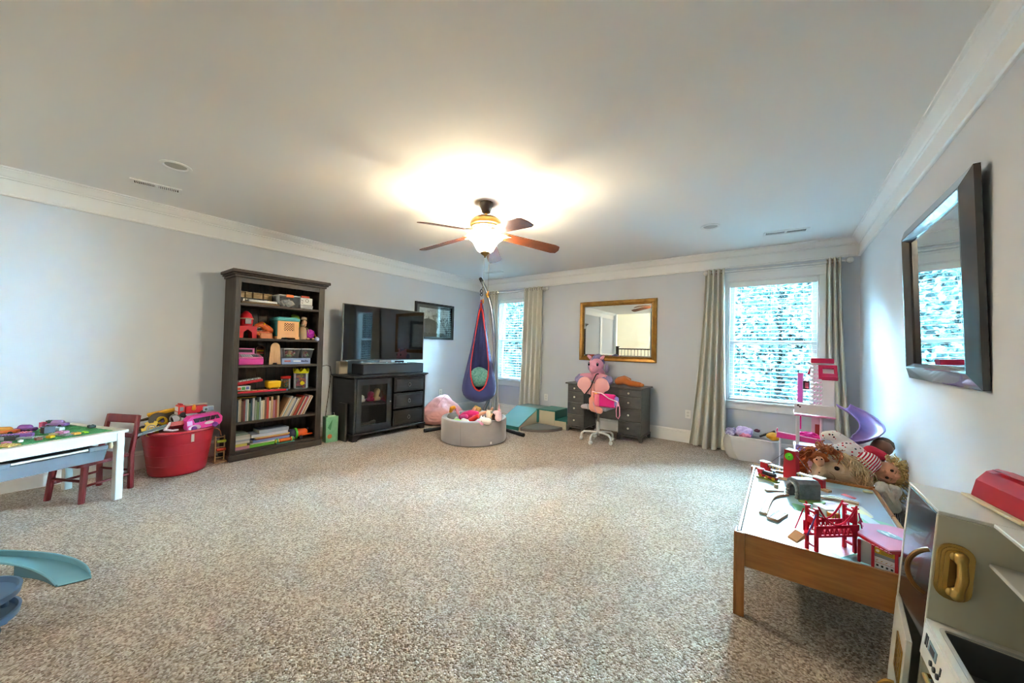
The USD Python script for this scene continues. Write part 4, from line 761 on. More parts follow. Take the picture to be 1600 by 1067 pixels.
def red_chair():
    t = thing('child_chair', 'red wooden child chair pushed under the white play table', 'chair', (.545, -5.475, 0), 29.5); rd = mat('7c1c1c', .4, var=(5., '64120f', .2), stretch=(4., 4., .7))
    # local -y is the front (under the table)
    for s in (-1, 1):
        part('rear_post', cat_([tube([(s*.165, -.17+.0, 0), (s*.165, -.165, .3), (s*.155, -.22, .635)], [.021, .021, .017], 8)]).apply_transform(np.diag([1, -1, 1, 1.])), rd, t)
        part('front_leg', tube([(s*.15, -.14, .29), (s*.165, -.165, 0)], [.023, .02], 8), rd, t)
        part('side_stretcher', rod((s*.162, -.158, .13), (s*.165, .165, .13), .010), rd, t)
    part('front_stretcher', rod((-.162, -.15, .17), (.162, -.15, .17), .011), rd, t); part('rear_stretcher', rod((-.16, .168, .16), (.16, .168, .16), .010), rd, t)
    part('seat', prism(rrect(.36, .35, .03, 0, -.02), .026, at=(0, 0, .29)), rd, t)
    part('top_rail', mv(rbox(-.17, .17, -.012, .012, -.04, .035, .011), (0, .215, .605), rx=-9), rd, t); part('lower_rail', mv(bx(-.155, .155, -.01, .01, -.02, .02, .005), (0, .19, .46), rx=-9), rd, t)
red_chair()
def on_table(px, py): x, y = to_table(at(px, py, 'z', .568)); return np.array([x, y])
def tw(px, py, dz=0.): p = at(px, py, 'z', .569); return (p[0], p[1], .569+dz)
def toycar(px, py, L_, rz, c, c2, lab):
    t = thing('toy_car', lab, 'toy car', tw(px, py), rz)
    part('body', [rbox(-L_/2, L_/2, -.03, .03, .008, .034, .01), ], mat(c, .35), t); part('cabin', body([((-L_*.15, 0, .036), .024, (L_*.18, 0, .036), .022)], .008), mat(c2, .3), t)
    for x in (-L_*.3, L_*.3):
        for s in (-1, 1): part('wheel', mv(lathe([(0, -.006), (.012, -.006), (.0125, .006), (0, .006)], 14), (x, s*.029, .0125), rx=90), mat('222224', .6), t)
toycar(4, 679, .16, 70, 'd8642a', 'd89038', 'orange toy car at the left end of the green plate'); toycar(39, 675, .12, 60, '6a2a7a', '8a4a9a', 'purple toy car in the back row on the green plate'); toycar(90, 667, .13, 50, '8a5a9a', 'b08ac0', 'lilac toy truck at the back corner of the green plate')
def blocks(items):
    for nm, px, py, dx, dy, dz, c, rz, lab in items:
        t = thing(nm, lab, 'toy brick', tw(px, py), rz); part('brick_body', bx(-dx/2, dx/2, -dy/2, dy/2, 0, dz, .001), mat(c, .4), t)
        nx, ny = max(1, int(dx/.016)), max(1, int(dy/.016)); part('studs', [lathe([(.0048, 0), (.0048, .003), (0, .003)], 8, at=(-dx/2+(i+.5)*dx/nx, -dy/2+(j+.5)*dy/ny, dz), cap=False) for i in range(nx) for j in range(ny)], mat(c, .4), t, kind='stuff', smooth=False)
g_ = 'on the green plate'
blocks([('toy_brick', 68, 674.5, .03, .03, .02, 'd8b81c', 20, 'yellow brick left of the dark block '+g_), ('toy_brick', 74.5, 676, .05, .06, .05, '3a3238', 22, 'tall dark brick block with a pale face '+g_), ('toy_brick', 67, 668, .035, .03, .045, 'c8506a', 30, 'pink-red brick by the far rim '+g_),
    ('toy_brick', 80, 664, .06, .03, .04, '2a4a44', 40, 'dark teal brick behind the lilac truck '+g_), ('toy_brick', 89, 672, .08, .04, .022, 'c8d0d8', 40, 'white brick in front of the lilac truck '+g_), ('toy_brick', 26, 683, .16, .04, .025, '8a5aa0', 70, 'long purple brick plate near the left '+g_), ('toy_brick', 38, 681, .06, .05, .03, 'c05a6a', 60, 'dusty red brick beside the grey chain '+g_),
    ('toy_brick', 60, 687.5, .03, .03, .018, '7a3a1c', 20, 'brown brick in the middle of the near half '+g_), ('toy_brick', 79, 684, .03, .035, .018, 'e0b01c', 45, 'yellow brick near the front rim '+g_), ('toy_brick', 86, 679, .06, .03, .012, 'dcdcb8', 45, 'pale yellow brick plate in the middle '+g_), ('toy_brick', 97, 678, .06, .045, .022, 'd890b8', 45, 'pink brick shell in the middle '+g_),
    ('toy_brick', 108, 679, .09, .09, .005, '8a8a8c', 30, 'flat grey square plate '+g_), ('toy_brick', 119, 678.5, .04, .04, .014, 'd8901c', 20, 'orange brick by the front rim '+g_), ('toy_brick', 133, 676, .06, .025, .01, '9ac81c', 12, 'lime brick by the front rim '+g_), ('toy_brick', 143, 668, .05, .04, .02, '2c3a34', 10, 'dark brick near the right rim '+g_),
    ('toy_brick', 11, 697, .1, .07, .01, 'd8b060', 40, 'tan square plate at the near left '+g_), ('toy_brick', 10, 693, .04, .03, .014, 'c8789a', 40, 'pink brick on the tan plate '+g_), ('toy_brick', 8, 688, .12, .04, .03, '3a3a40', 60, 'black and purple brick vehicle at the left '+g_), ('toy_brick', 32, 690.5, .02, .02, .014, 'e8e8e0', 20, 'tiny white brick at the near left '+g_)])
def chain():
    t = thing('toy_train', 'grey brick train chain in the left half of the green plate', 'toy train', tw(34, 686.5), 67); gy = mat('9a9c98', .4)
    for k in range(7): part('link', [bx(-.16+k*.045, -.122+k*.045, -.014, .014, 0.002, .016+(.012 if k < 2 else 0), .002)], gy, t)
    part('coupling', bx(-.15, .14, -.003, .003, .004, .009), gy, t)
chain()
# ------------------------------------------------------------------ blue toy garage at the lower left
def garage():
    t = thing('toy_garage', 'blue toy garage with round decks and a long curved ramp at the lower left', 'toy garage', (2.4386, -5.982, 0)); sl = mat('57779c', .4); tl = mat('6fa3b2', .4); R = .17
    part('core', lathe([(0, 0), (.125, 0), (.11, .05), (.09, .06), (.09, .19), (0, .19)], 28), mat('2c3440', .5), t)
    for z in (.075, .167): part('deck', lathe([(.088, z-.004), (R-.01, z-.008), (R+.004, z), (R+.008, z+.028), (R-.002, z+.03), (R-.006, z+.006), (.088, z+.004), (.088, z-.004)], 56, cap=False), sl, t)
    for k in range(4): part('deck_post', rod((.14*math.cos(k*1.57+.4), .14*math.sin(k*1.57+.4), .0), (.14*math.cos(k*1.57+.4), .14*math.sin(k*1.57+.4), .16), .012), sl, t)
    # ramp: outer and inner edges read off the carpet, rising away from its foot
    O = [(143, 903, .012), (136, 885, .045), (118, 874, .06), (90, 867, .072), (60, 863.5, .085), (28, 861.5, .10), (0, 861, .115), (-40, 862, .135), (-80, 866, .155)]
    I = [(88, 917, .004), (78, 906, .018), (66, 898, .03), (50, 891, .042), (34, 886, .055), (16, 882, .07), (0, 880, .085), (-24, 880, .105), (-52, 884, .125)]
    o = np.array([at(a, b, 'z', z) for a, b, z in O]) - [2.4386, -5.982, 0]; i = np.array([at(a, b, 'z', z) for a, b, z in I]) - [2.4386, -5.982, 0]
    def smooth_(p): 
        s = np.linspace(0, len(p)-1, 41); return np.stack([np.interp(s, np.arange(len(p)), p[:, k]) for k in range(3)], -1)
    o, i = smooth_(o), smooth_(i)
    for _ in range(3): o[1:-1] = (o[:-2]+o[1:-1]*2+o[2:])/4; i[1:-1] = (i[:-2]+i[1:-1]*2+i[2:])/4
    fl = lambda u, v: (o+0)[:, None]*0
    def floor_(u, v):
        k = np.round(u*40).astype(int); d = np.minimum(u*6, 1.)[..., None]*np.array([0, 0, 1.]); return (o[k]-d*.028)*(1-v[..., None]) + (i[k]-d*.002)*v[..., None]
    part('ramp', sheet(floor_, 41, 5, .004), tl, t, label='pale teal curved ramp')
    def wall_(u, v): k = np.round(u*40).astype(int); return np.stack([o[k][..., 0], o[k][..., 1], o[k][..., 2]-.03*(1-v)*np.minimum(u*6, 1.)], -1)
    part('ramp_wall', sheet(wall_, 41, 3, .006), tl, t)
    def skirt(u, v): k = np.round(u*40).astype(int); return np.stack([i[k][..., 0], i[k][..., 1], i[k][..., 2]*v+.001], -1)
    part('ramp_skirt', sheet(lambda u, v: skirt(.05+u*.52, v), 20, 3, .006), mat('456a78', .45), t); part('ramp_lip', tube(i[:40]+[0, 0, .006], .005, 8), tl, t); part('ramp_lip', tube(o[2:40]+[0, 0, .003], .005, 8), tl, t)
    part('bridge', bx(-.24, -.13, -.05, .03, .10, .125, .004), sl, t)
garage()
# ------------------------------------------------------------------ corner: beanbag, pod swing, ball pit, climber
def beanbag():
    sp = [((.47, -1.40, .17), .165), ((.47, -1.74, .15), .148), ((.78, -1.40, .15), .145), ((.76, -1.64, .14), .138), ((.45, -1.5, .30), .14), ((.47, -1.40, .37), .10)]
    m = tm(m3.Manifold.batch_hull([m3.Manifold.sphere(r, 24).translate(c) for c, r in sp]).refine_to_length(.03)); m = trimesh.Trimesh(m.vertices, m.faces, process=True); trimesh.smoothing.filter_taubin(m, iterations=14); m = rough_up(m, .03, 6., 2); m = rough_up(m, .010, 22., 5); m.vertices[:, 2] = np.maximum(m.vertices[:, 2], .001)
    t = thing('beanbag', 'slouching pale pink beanbag beside the black media console', 'beanbag', (0, 0, 0)); part('cover', m, mat('e2a5a4', .85, bump=(120., .002), sheen=.3), t)
    part('seam', tube([(.60, -1.80, .10), (.62, -1.76, .22), (.60, -1.64, .36), (.56, -1.5, .44), (.52, -1.40, .475)], .004, 6), mat('c98a8c', .9), t)
beanbag()
steel = mat('9ea4aa', .25, .9); blackrub = mat('1c1c1e', .5)
HX, HY = 1.02, -1.10; DX, DY = .8, .6
def stand():
    t = thing('swing_stand', 'curved grey steel stand holding the blue pod swing', 'swing stand', (HX, HY, 0)); P = [(0, 2.49), (.08, 2.34), (.16, 2.12), (.21, 1.86), (.245, 1.55), (.255, 1.25), (.245, .95), (.22, .65), (.17, .4), (.09, .2), (.02, .1)]
    s = np.linspace(0, len(P)-1, 60); a = np.interp(s, range(len(P)), [p[0] for p in P]); z = np.interp(s, range(len(P)), [p[1] for p in P])
    for _ in range(4): a[1:-1] = (a[:-2]+2*a[1:-1]+a[2:])/4; z[1:-1] = (z[:-2]+2*z[1:-1]+z[2:])/4
    part('pole', tube(np.stack([a*DX, a*DY, z], -1), .027, 16), steel, t); e = np.array([a[0]*DX, a[0]*DY, z[0]]); part('end_cap', [tube([e+[-.02*DX, -.02*DY, .035], e+[.006, .005, -.012]], .0295, 16), ell(tuple(e+[-.02*DX, -.02*DY, .035]), .0295)], blackrub, t)
    hub = np.array([.02*DX, .02*DY, .075]); part('base_hub', tube([hub+[0, 0, -.06], hub+[0, 0, .06]], .045, 18), steel, t)
    for q, (fx, fy) in enumerate(((.879-HX, -2.166-HY), (2.169-HX, -1.363-HY), (-.55, .45), (.15, .62))):
        f = np.array([fx, fy, .03]); u = f-hub*[1, 1, .4]; l = np.linalg.norm(u); u /= l
        part('base_leg', tube([hub*[1, 1, .4]+u*.04, f-u*.12], .0255, 12), blackrub if q < 2 else steel, t); part('foot_cap', tube([f-u*.121, f], .029, 12), blackrub, t)
    part('hook_sleeve', tube([(.10*DX, .10*DY, 2.27), (.125*DX, .125*DY, 2.20)], .0305, 14), mat('c8902c', .5), t)
stand()
def swing():
    t = thing('pod_swing', 'blue hanging pod swing with a red hem in the room corner', 'hanging swing', (HX, HY, 0)); blue = mat('4a4f8c', .8, bump=(300., .0012), sheen=.2); red = mat('d0302c', .7)
    zz = [.37, .39, .44, .50, .57, .64, .72, .82, .95, 1.1, 1.25, 1.4, 1.55, 1.7, 1.85, 2.0, 2.08, 2.12]; RR = [.02, .12, .22, .27, .293, .295, .285, .265, .235, .2, .168, .14, .114, .09, .067, .042, .026, .016]
    hz = [.60, .63, .70, .83, .95, 1.07, 1.25, 1.52, 1.79, 1.95, 2.02]; hw = [0., .06, .105, .142, .15, .147, .125, .09, .052, .026, 0.]
    cam_a = math.atan2(EYE[1]-HY, EYE[0]-HX)
    def hwf(z): return np.interp(z, hz, hw, 0, 0)
    def rf(z): return np.interp(z, zz, RR)
    zs = np.unique(np.concatenate([np.linspace(.37, .5, 10), np.linspace(.5, 2.12, 64)]))
    def fn(u, v):
        z = np.interp(u, np.linspace(0, 1, len(zs)), zs); R = rf(z); p0 = np.arcsin(np.clip(hwf(z)/np.maximum(R, 1e-3), 0, .97)); a = cam_a + p0 + (2*PI-2*p0)*v + .0005
        wr = R*(1+.035*np.sin(14*a)*np.clip((z-.6)/.6, 0, 1)); return np.stack([wr*np.cos(a), wr*np.sin(a), z], -1)
    part('cloth', sheet(fn, len(zs), 72, .004), blue, t, smooth=70)
    L1, L2 = [], []
    for z in np.linspace(.6, 2.1, 60):
        R = rf(z); p0 = math.asin(min(.97, float(hwf(z))/R)); R *= 1.012
        L1.append((R*math.cos(cam_a+p0), R*math.sin(cam_a+p0), z)); L2.append((R*math.cos(cam_a-p0), R*math.sin(cam_a-p0), z))
    w = np.interp(np.linspace(.6, 2.1, 60), [.6, .9, 1.5, 1.9, 2.1], [.014, .011, .010, .016, .018])
    part('hem', tube(L1, w, 8), red, t); part('hem', tube(L2, w, 8), red, t)
    part('top_binding', lathe([(.0, 2.16), (.012, 2.158), (.03, 2.04), (.04, 1.98), (.034, 1.985), (.0, 2.1)], 20), red, t)
    part('hanging_ring', tube([(.02*math.cos(a)*DX, .02*math.cos(a)*DY, 2.25+.024*math.sin(a)) for a in np.linspace(0, 2*PI, 18, endpoint=False)], .006, 8, True), blackrub, t)
    part('swivel', [tube([(.022*math.cos(a)*DX, .022*math.cos(a)*DY, 2.31+.03*math.sin(a)) for a in np.linspace(0, 2*PI, 18, endpoint=False)], .006, 8, True), rod((0, 0, 2.34), (.03, .02, 2.42), .005)], blackrub, t); part('cord', rod((0, 0, 2.15), (0, 0, 2.23), .004), mat('d8d8d4', .6), t)
swing()
_ca = math.atan2(EYE[1]-HY, EYE[0]-HX)
solo('round_pillow', rough_up(mv(ell((0, 0, 0), (.07, .168, .168), sub=4), (HX+.165*math.cos(_ca), HY+.165*math.sin(_ca), .82), rz=math.degrees(_ca)), .014, 45., 6), mat('4f9a8e', .95, var=(40., '8cc4b6', .2), bump=(90., .006), sheen=.4), 'round fluffy teal pillow inside the blue pod swing', 'pillow')
PX, PY, PR, PH = 1.684, -1.93, .468, .335
def ballpit():
    t = thing('ball_pit', 'round grey velvet ball pit filled with plush toys and dolls', 'ball pit', (PX, PY, 0)); g = mat('8f8a8c', .85, var=(4., 'a09a9a', .25), sheen=.8, bump=(60., .001)); r = .03
    pr = [(0, .0), (PR-.03, 0), (PR-.004, .012), (PR, .03), (PR, PH-.03), (PR-.008, PH-.010), (PR-.03, PH), (PR-.06, PH), (PR-.08, PH-.012), (PR-.085, PH-.03), (PR-.085, .1), (0, .09)]; part('wall', lathe(pr, 72), g, t)
    a = cam = math.atan2(EYE[1]-PY, EYE[0]-PX)+.52; part('tag', mv(bx(PR, PR+.002, -.012, .012, .03, .062), (0, 0, 0), rz=math.degrees(a)), mat('e6e2e0', .6), t); part('seam', [tube([((PR+.001)*math.cos(q), (PR+.001)*math.sin(q), z) for z in (.02, PH-.02)], .0025, 6) for q in (a-.9,)], mat('7f7a7c', .9), t)
ballpit()
solo('plush_filling', rough_up(lathe([(0, .255), (.2, .25), (.34, .22), (.375, .18), (.375, .101), (0, .101)], 32, at=(PX, PY, 0)), .03, 11., 3), mat('e0d0d4', .9, var=(9., 'd890a4', .15)), 'plush toys filling the lower part of the grey pit', 'plush toys', kind='stuff')
def pp(px, py, y): return at(px, py, 'y', y)
def soft(c, b=(160., .003)): return mat(c, .92, bump=b, sheen=.3)
def plush(name, lab, cat, bones, c, extra=(), ref=.014):
    t = thing(name, lab, cat, (0, 0, 0)); part('body', body([(tuple(p), r, tuple(q), s) for p, r, q, s in bones], ref), soft(c), t)
    for nm, m, mm in extra: part(nm, m, mm, t)
    return t
a = pp(706, 652, -2.2); plush('plush_whale', 'grey dome-shaped plush animal at the left of the ball pit', 'plush toy', [(a, .07, a+[0, .04, -.01], .07), (a+[0, 0, -.02], .075, a+[.03, .04, -.04], .06)], '8a8a86', [('eye', ell(tuple(a+[.055, -.05, -.03]), .008), mat('1a1a1a', .2)), ('belly', ell(tuple(a+[.055, .02, -.03]), (.03, .05, .05)), soft('d8d4cc'))])
b = pp(706, 638, -2.12); plush('plush_duck', 'orange-yellow plush duck bill standing behind the grey plush animal', 'plush toy', [(b+[0, 0, .0], .032, b+[.02, .02, .012], .03), (b, .03, b+[-.02, 0, -.05], .024)], 'eea52c')
c0 = pp(714, 657, -2.28); solo('plush_frog', ell(tuple(c0), (.06, .05, .024)), soft('9ad860'), 'light green plush at the near left rim of the ball pit', 'plush toy')
d = pp(724, 658, -2.2); plush('plush_lamb', 'small cream plush head at the near rim of the ball pit', 'plush toy', [(d, .042, d+[.06, .02, -.01], .034)], 'efe4d6', [('nose', ell(tuple(d+[.03, -.034, -.005]), .007), mat('3a2a2a', .3))])
e = pp(716, 647, -2.05); plush('plush_flamingo', 'pink plush flamingo leaning beside the grey plush animal', 'plush toy', [(e+[0, 0, -.04], .03, e+[-.01, 0, .03], .022), (e+[-.01, 0, .03], .022, e+[-.05, 0, .07], .018)], 'e58f96')
def doll_in_pit():
    o = pp(735, 649, -1.98); t = thing('doll', 'doll in a magenta dress lying on its back in the ball pit', 'doll', tuple(o)); sk = mat('dba07c', .5)
    part('dress', body([((-.1, -.02, -.02), .06, (.0, 0, .02), .06), ((-.14, -.06, -.05), .045, (-.08, -.02, .0), .05), ((.0, 0, .02), .06, (.08, .05, .02), .045)], .02), soft('d01c6c'), t)
    part('body', body([((-.03, .12, .07), .036, (-.02, .06, .02), .02), ((-.03, .12, .07), .03, (-.045, .12, .06), .032)], .012), sk, t); part('hair', rough_up(body([((-.03, .15, .085), .038, (.04, .15, .07), .03)], .012), .01, 50., 4), mat('c9a45c', .7), t)
    for x in (-.048, -.02): part('eye', ell((x, .086, .078), .005), mat('241814', .2), t)
    part('leg', body([((.08, .06, .01), .03, (.2, .1, .055), .022), ((.2, .1, .055), .022, (.29, .12, .09), .018), ((.29, .12, .09), .018, (.3, .13, .12), .02)], .012), sk, t); part('shoe', ell((.115, -.02, -.0), (.05, .028, .026)), mat('e0408c', .4), t)
doll_in_pit()
f = pp(741, 654, -2.1); solo('plush_cape', rough_up(mv(rbox(-.085, .085, -.05, .05, -.03, .03, .028, 12), tuple(f), rz=30, ry=-35), .018, 18., 3), soft('d4241c'), 'red plush cape with small yellow dots in the middle of the ball pit', 'plush toy')
g = pp(765, 647, -1.9); plush('plush_bear', 'cream plush bear in front of the brown-haired doll', 'plush toy', [(g+[-.01, 0, .01], .045, g+[.0, 0, -.03], .05)], 'f0e0cc', [('ear', ell(tuple(g+[-.035, 0, .045]), .016), soft('f0e0cc')), ('ear', ell(tuple(g+[.03, .0, .045]), .016), soft('f0e0cc'))])
h = pp(771, 650, -1.95); t = thing('doll', 'doll with dark brown hair at the right of the ball pit', 'doll', tuple(h)); part('head', ell((-.01, 0, 0), .036, sub=3), mat('e0b48c', .5), t); part('hair', rough_up(body([((.01, .01, .0), .045, (.035, .0, -.05), .036)], .012), .01, 40., 5), mat('3a2416', .7), t)
i_ = pp(779, 647, -1.98); plush('plush_unicorn', 'pale pink plush unicorn with a tall horn at the right rim of the pit', 'plush toy', [(i_+[0, 0, -.05], .05, i_+[.0, 0, .01], .042), (i_+[0, 0, .01], .042, i_+[-.05, -.02, .02], .026)], 'e8c2c8', [('horn', lathe([(.018, 0), (.012, .04), (.004, .1), (0, .105)], 14, at=tuple(i_+[.005, 0, .035])), soft('f0a8bc')), ('ear', ell(tuple(i_+[.03, 0, .05]), (.012, .01, .024)), soft('f4d4d8'))])
j = pp(754, 657, -2.16); plush('plush_kitten', 'white plush kitten beside the red cape', 'plush toy', [(j, .05, j+[.07, .04, -.01], .045)], 'eae6e2', [('ear', lathe([(.016, 0), (0, .03)], 10, at=tuple(j+[-.025, 0, .04])), soft('eae6e2')), ('ear', lathe([(.016, 0), (0, .03)], 10, at=tuple(j+[.025, .0, .04])), soft('eae6e2')), ('nose', ell(tuple(j+[.02, -.046, 0]), .006), mat('c87a7a', .4))])
k_ = pp(745, 661, -2.2); solo('plush_pig', body([(tuple(k_), .03, tuple(k_+[.07, .02, .005]), .034)], .012), soft('eaa0c4'), 'small pink plush at the near rim under the red cape', 'plush toy')
l_ = pp(722, 651, -2.05); solo('plush_fish', body([(tuple(l_), .03, tuple(l_+[.1, -.02, .02]), .03)], .012), soft('e0489c'), 'bright pink plush arm resting left of the magenta dress', 'plush toy')
def climber():
    t = thing('foam_climber', 'teal and beige corner foam climber with a slide and steps', 'foam climber', (1.87, -.5, 0)); lt = mat('6fb3b8', .35, coat=.15); te = mat('2f7d74', .4, coat=.1); be = mat('d0c2a4', .45); gr = mat('7c8484', .4); gt = mat('86a3a3', .4, coat=.15)
    part('slide', sheet(lambda u, v: np.stack([-.46+.456*v, -.0-.57*u, .285-(.285-.055)*u+.012*np.sin(9*u+3*v)*u*(1-u)], -1), 26, 10, .012), lt, t, label='light teal slide surface'); part('slide_side', [prism([(0, .002), (-.56, .002), (-.56, .045), (0, .275)], .03, 'x', (-.034, 0, 0)), prism([(0, .002), (-.56, .002), (-.56, .045), (0, .275)], .03, 'x', (-.46, 0, 0)), bx(-.43, -.034, -.56, -.5, .002, .045)], be, t)
    part('slide_toe', bx(-.46, -.002, -.588, -.562, .001, .058, .006), te, t)
    part('platform', rbox(-.46, -.002, .002, .36, .001, .262, .012), te, t); part('platform_top', rbox(-.465, .0, .0, .365, .263, .288, .012), gt, t, label='grey teal platform top')
    part('upper_step', rbox(.002, .335, .002, .44, .001, .272, .01), te, t); part('upper_step_side', bx(.004, .333, -.006, .0015, .002, .268, .002), be, t, label='beige side'); part('step_top', rbox(.0, .337, -.004, .442, .273, .286, .006), mat('2f8a80', .35, coat=.2), t)
    part('lower_step', rbox(.338, .55, .002, .44, .001, .13, .01), te, t); part('lower_step_side', bx(.336, .548, -.006, .0015, .002, .128, .002), be, t, label='beige side'); part('step_top', rbox(.336, .552, -.004, .442, .131, .143, .006), mat('2f8a80', .35, coat=.2), t)
    part('corner_post', bx(-.03, .03, -.04, -.008, .056, .285, .008), te, t)
    q = sg.Polygon([(0, 0)]+[(.5*math.cos(a), .5*math.sin(a)) for a in np.linspace(-PI/2, 0, 24)]); part('quarter_mat', prism(q.buffer(-.01).buffer(.01), .035, at=(.012, -.05, .001)), mat('7a706c', .5), t); part('mat_top', prism(q.buffer(-.012).buffer(.008), .014, at=(.012, -.05, .0362)), gr, t)
climber()
# ------------------------------------------------------------------ desk, mirror and chair on the back wall
dk_desk = mat('615c57', .4, var=(5., '4a4642', .25), bump=(50., .0008), stretch=(1., 4., 4.)); worn = mat('8d877c', .5)
def desk():
    t = thing('writing_desk', 'dark grey kneehole desk with white knobs under the gold-framed mirror', 'desk', (3.035, -.29, 0)); hx = .595; kn = mat('e6e0d2', .3)
    top = sg.Polygon([(-hx-.025, .235), (-hx-.025, -.25)]+[(x, -.25-.03*max(0, math.sin((x+hx)/.3*PI))**1 if x < -.29 else (-.25-.03*math.sin((x-.26)/.335*PI) if x > .26 else -.25)) for x in np.linspace(-hx, hx, 60)]+[(hx+.025, -.25), (hx+.025, .235)]); part('top_board', prism(top.buffer(.004), .022, at=(0, 0, .766)), dk_desk, t)
    for x0, x1 in ((-hx, -.30), (.255, hx)):
        part('pedestal', bx(x0, x1, -.215, .225, .085, .765, .003), dk_desk, t); n = 14; xs = np.linspace(x0+.012, x1-.012, n); bow = -.217-.034*np.sin((xs-x0)/(x1-x0)*PI)
        part('base_mould', prism(sg.Polygon([(x0-.012, .23), (x0-.012, -.222)]+[(x, y-.012) for x, y in zip(xs, bow)]+[(x1+.012, -.222), (x1+.012, .23)]), .022, at=(0, 0, .068)), dk_desk, t)
        for z0, z1 in ((.105, .285), (.297, .475), (.487, .645), (.657, .752)):
            d = part('drawer', prism(sg.Polygon([(x0+.012, -.2155)]+list(zip(xs, bow))+[(x1-.012, -.2155)]), z1-z0, at=(0, 0, z0)), dk_desk, t)
            part('drawer_edge', tube([(x, y-.001, z1-.002) for x, y in zip(xs, bow)], .0022, 6), worn, d, label='worn pale drawer edge'); part('knob', lathe([(0, 0), (.007, 0), (.007, .012), (.015, .018), (.016, .026), (.01, .032), (0, .033)], 16).apply_transform(RM(PI/2, [1, 0, 0])).apply_translation([(x0+x1)/2, bow[n//2]-.0005, (z0+z1)/2]), kn, d, label='white knob')
        for x, s in ((x0, 1), (x1, -1)):
            for y in (-.222, .19): part('bracket_foot', prism([(x-.012*s, .0), (x+.022*s, 0), (x+.03*s, .03), (x+.06*s, .067), (x-.012*s, .067)], .035, 'y', (0, y, 0)), dk_desk, t)
    part('kneehole_drawer', bx(-.298, .253, -.2, .22, .655, .765, .003), dk_desk, t); part('knob', ell((-.02, -.212, .71), .014), kn, t); part('back_panel', bx(-.299, .254, .2, .215, .2, .655), dk_desk, t)
desk()
def wall_mirror():
    t = thing('wall_mirror', 'gold-framed rectangular mirror on the back wall above the desk', 'mirror', (3.046, 0, 1.652)); w, h = .652, .505; gold = mat('a8772c', .35, .55, var=(12., '7c5218', .25), bump=(40., .002)); pr = [(0, 0), (.0, .028), (.012, .035), (.05, .028), (.062, .018), (.075, .02), (.082, .012), (.082, 0)]
    def side(x0, z0, x1, z1, nx, nz):
        p = np.array([(o*nx, -q, o*nz) for o, q in pr]); tdir = np.array([x1-x0, 0, z1-z0]); l = np.linalg.norm(tdir); tdir /= l; V = []
        for base, s in ((np.array([x0, 0, z0]), 1), (np.array([x1, 0, z1]), -1)): V += [base+a+tdir*s*o for a, (o, q) in zip(p, pr)]
        N = len(pr); Fc = [f for k in range(N) for f in ((k, (k+1) % N, N+(k+1) % N), (k, N+(k+1) % N, N+k))]; m = trimesh.Trimesh(np.array(V), np.array(Fc), process=False); m.fix_normals(); return m
    for a in ((-w, h, w, h, 0, -1), (w, h, w, -h, -1, 0), (w, -h, -w, -h, 0, 1), (-w, -h, -w, h, 1, 0)): part('frame_side', side(*a), gold, t, smooth=25)
    i = (w-.08, h-.08); bev = .022; V = [(-i[0], -.0105, -i[1]), (i[0], -.0105, -i[1]), (i[0], -.0105, i[1]), (-i[0], -.0105, i[1])]; V2 = [(-i[0]+bev, -.0128, -i[1]+bev), (i[0]-bev, -.0128, -i[1]+bev), (i[0]-bev, -.0128, i[1]-bev), (-i[0]+bev, -.0128, i[1]-bev)]; V3 = [(x, -.002, z) for x, _, z in V]
    Fc = [(4, 5, 6), (4, 6, 7)]+[f for k in range(4) for f in ((k, (k+1) % 4, 4+(k+1) % 4), (k, 4+(k+1) % 4, 4+k))]+[f for k in range(4) for f in ((8+k, 8+(k+1) % 4, (k+1) % 4), (8+k, (k+1) % 4, k))]+[(8, 10, 9), (8, 11, 10)]
    part('mirror_glass', (V+V2+V3, Fc), mirror_glass, t, smooth=False) if False else part('mirror_glass', trimesh.Trimesh(np.array(V+V2+V3), np.array(Fc), process=False), mirror_glass, t, smooth=False)
wall_mirror()
whm = mat('e4e4e2', .35)
def desk_chair():
    t = thing('swivel_chair', 'white swivel chair with a pink heart-shaped back at the desk', 'chair', (3.115, -.83, 0), 0); pk = mat('e0a4a4', .85, bump=(200., .002), sheen=.3)
    for k in range(5):
        a = math.radians(k*72+52); c, s = math.cos(a), math.sin(a); part('base_arm', tube([(.02*c, .02*s, .135), (.12*c, .12*s, .135), (.2*c, .2*s, .128), (.235*c, .235*s, .1), (.24*c, .24*s, .06)], .0155, 12), whm, t)
        part('caster', [mv(lathe([(0, -.02), (.024, -.02), (.028, -.012), (.028, .012), (.024, .02), (0, .02)], 18), (.24*c, .24*s, .028), rx=90, rz=k*50)], whm, t)
    part('column', [rod((0, 0, .09), (0, 0, .29), .026, n=18)], whm, t); part('gas_lift', rod((0, 0, .28), (0, 0, .46), .016, n=14), mat('b8b8b8', .2, .9), t); part('seat_plate', bx(-.1, .1, -.1, .1, .455, .475, .005), mat('5a5a5c', .5), t)
    part('seat', rbox(-.2, .2, -.19, .2, .476, .535, .028), mat('c9bcc8', .8, sheen=.2), t)
    for s in (-1, 1): part('back_lobe', mv(rough_up(body([((s*.105, 0, .835), .075, (s*.105, 0, .845), .085), ((s*.105, 0, .84), .088, (s*.06, 0, .68), .03), ((s*.13, 0, .82), .07, (s*.105, 0, .84), .085)], .02).apply_transform(np.diag([1.22, .36, 1.06, 1.])).apply_translation([0, 0, -.045]), .004, 12., 3), (0, -.205, 0)), pk, t, label='rounded pink lobe of the heart-shaped back')
    part('back_spine', bx(-.022, .022, -.225, -.185, .5, .86, .012), mat('e8a094', .8), t); part('back_bracket', tube([(0, -.05, .465), (0, -.2, .468), (0, -.214, .52)], .014, 10), whm, t)
desk_chair()
def q_(px, py, y=-1.075): return at(px, py, 'y', y)
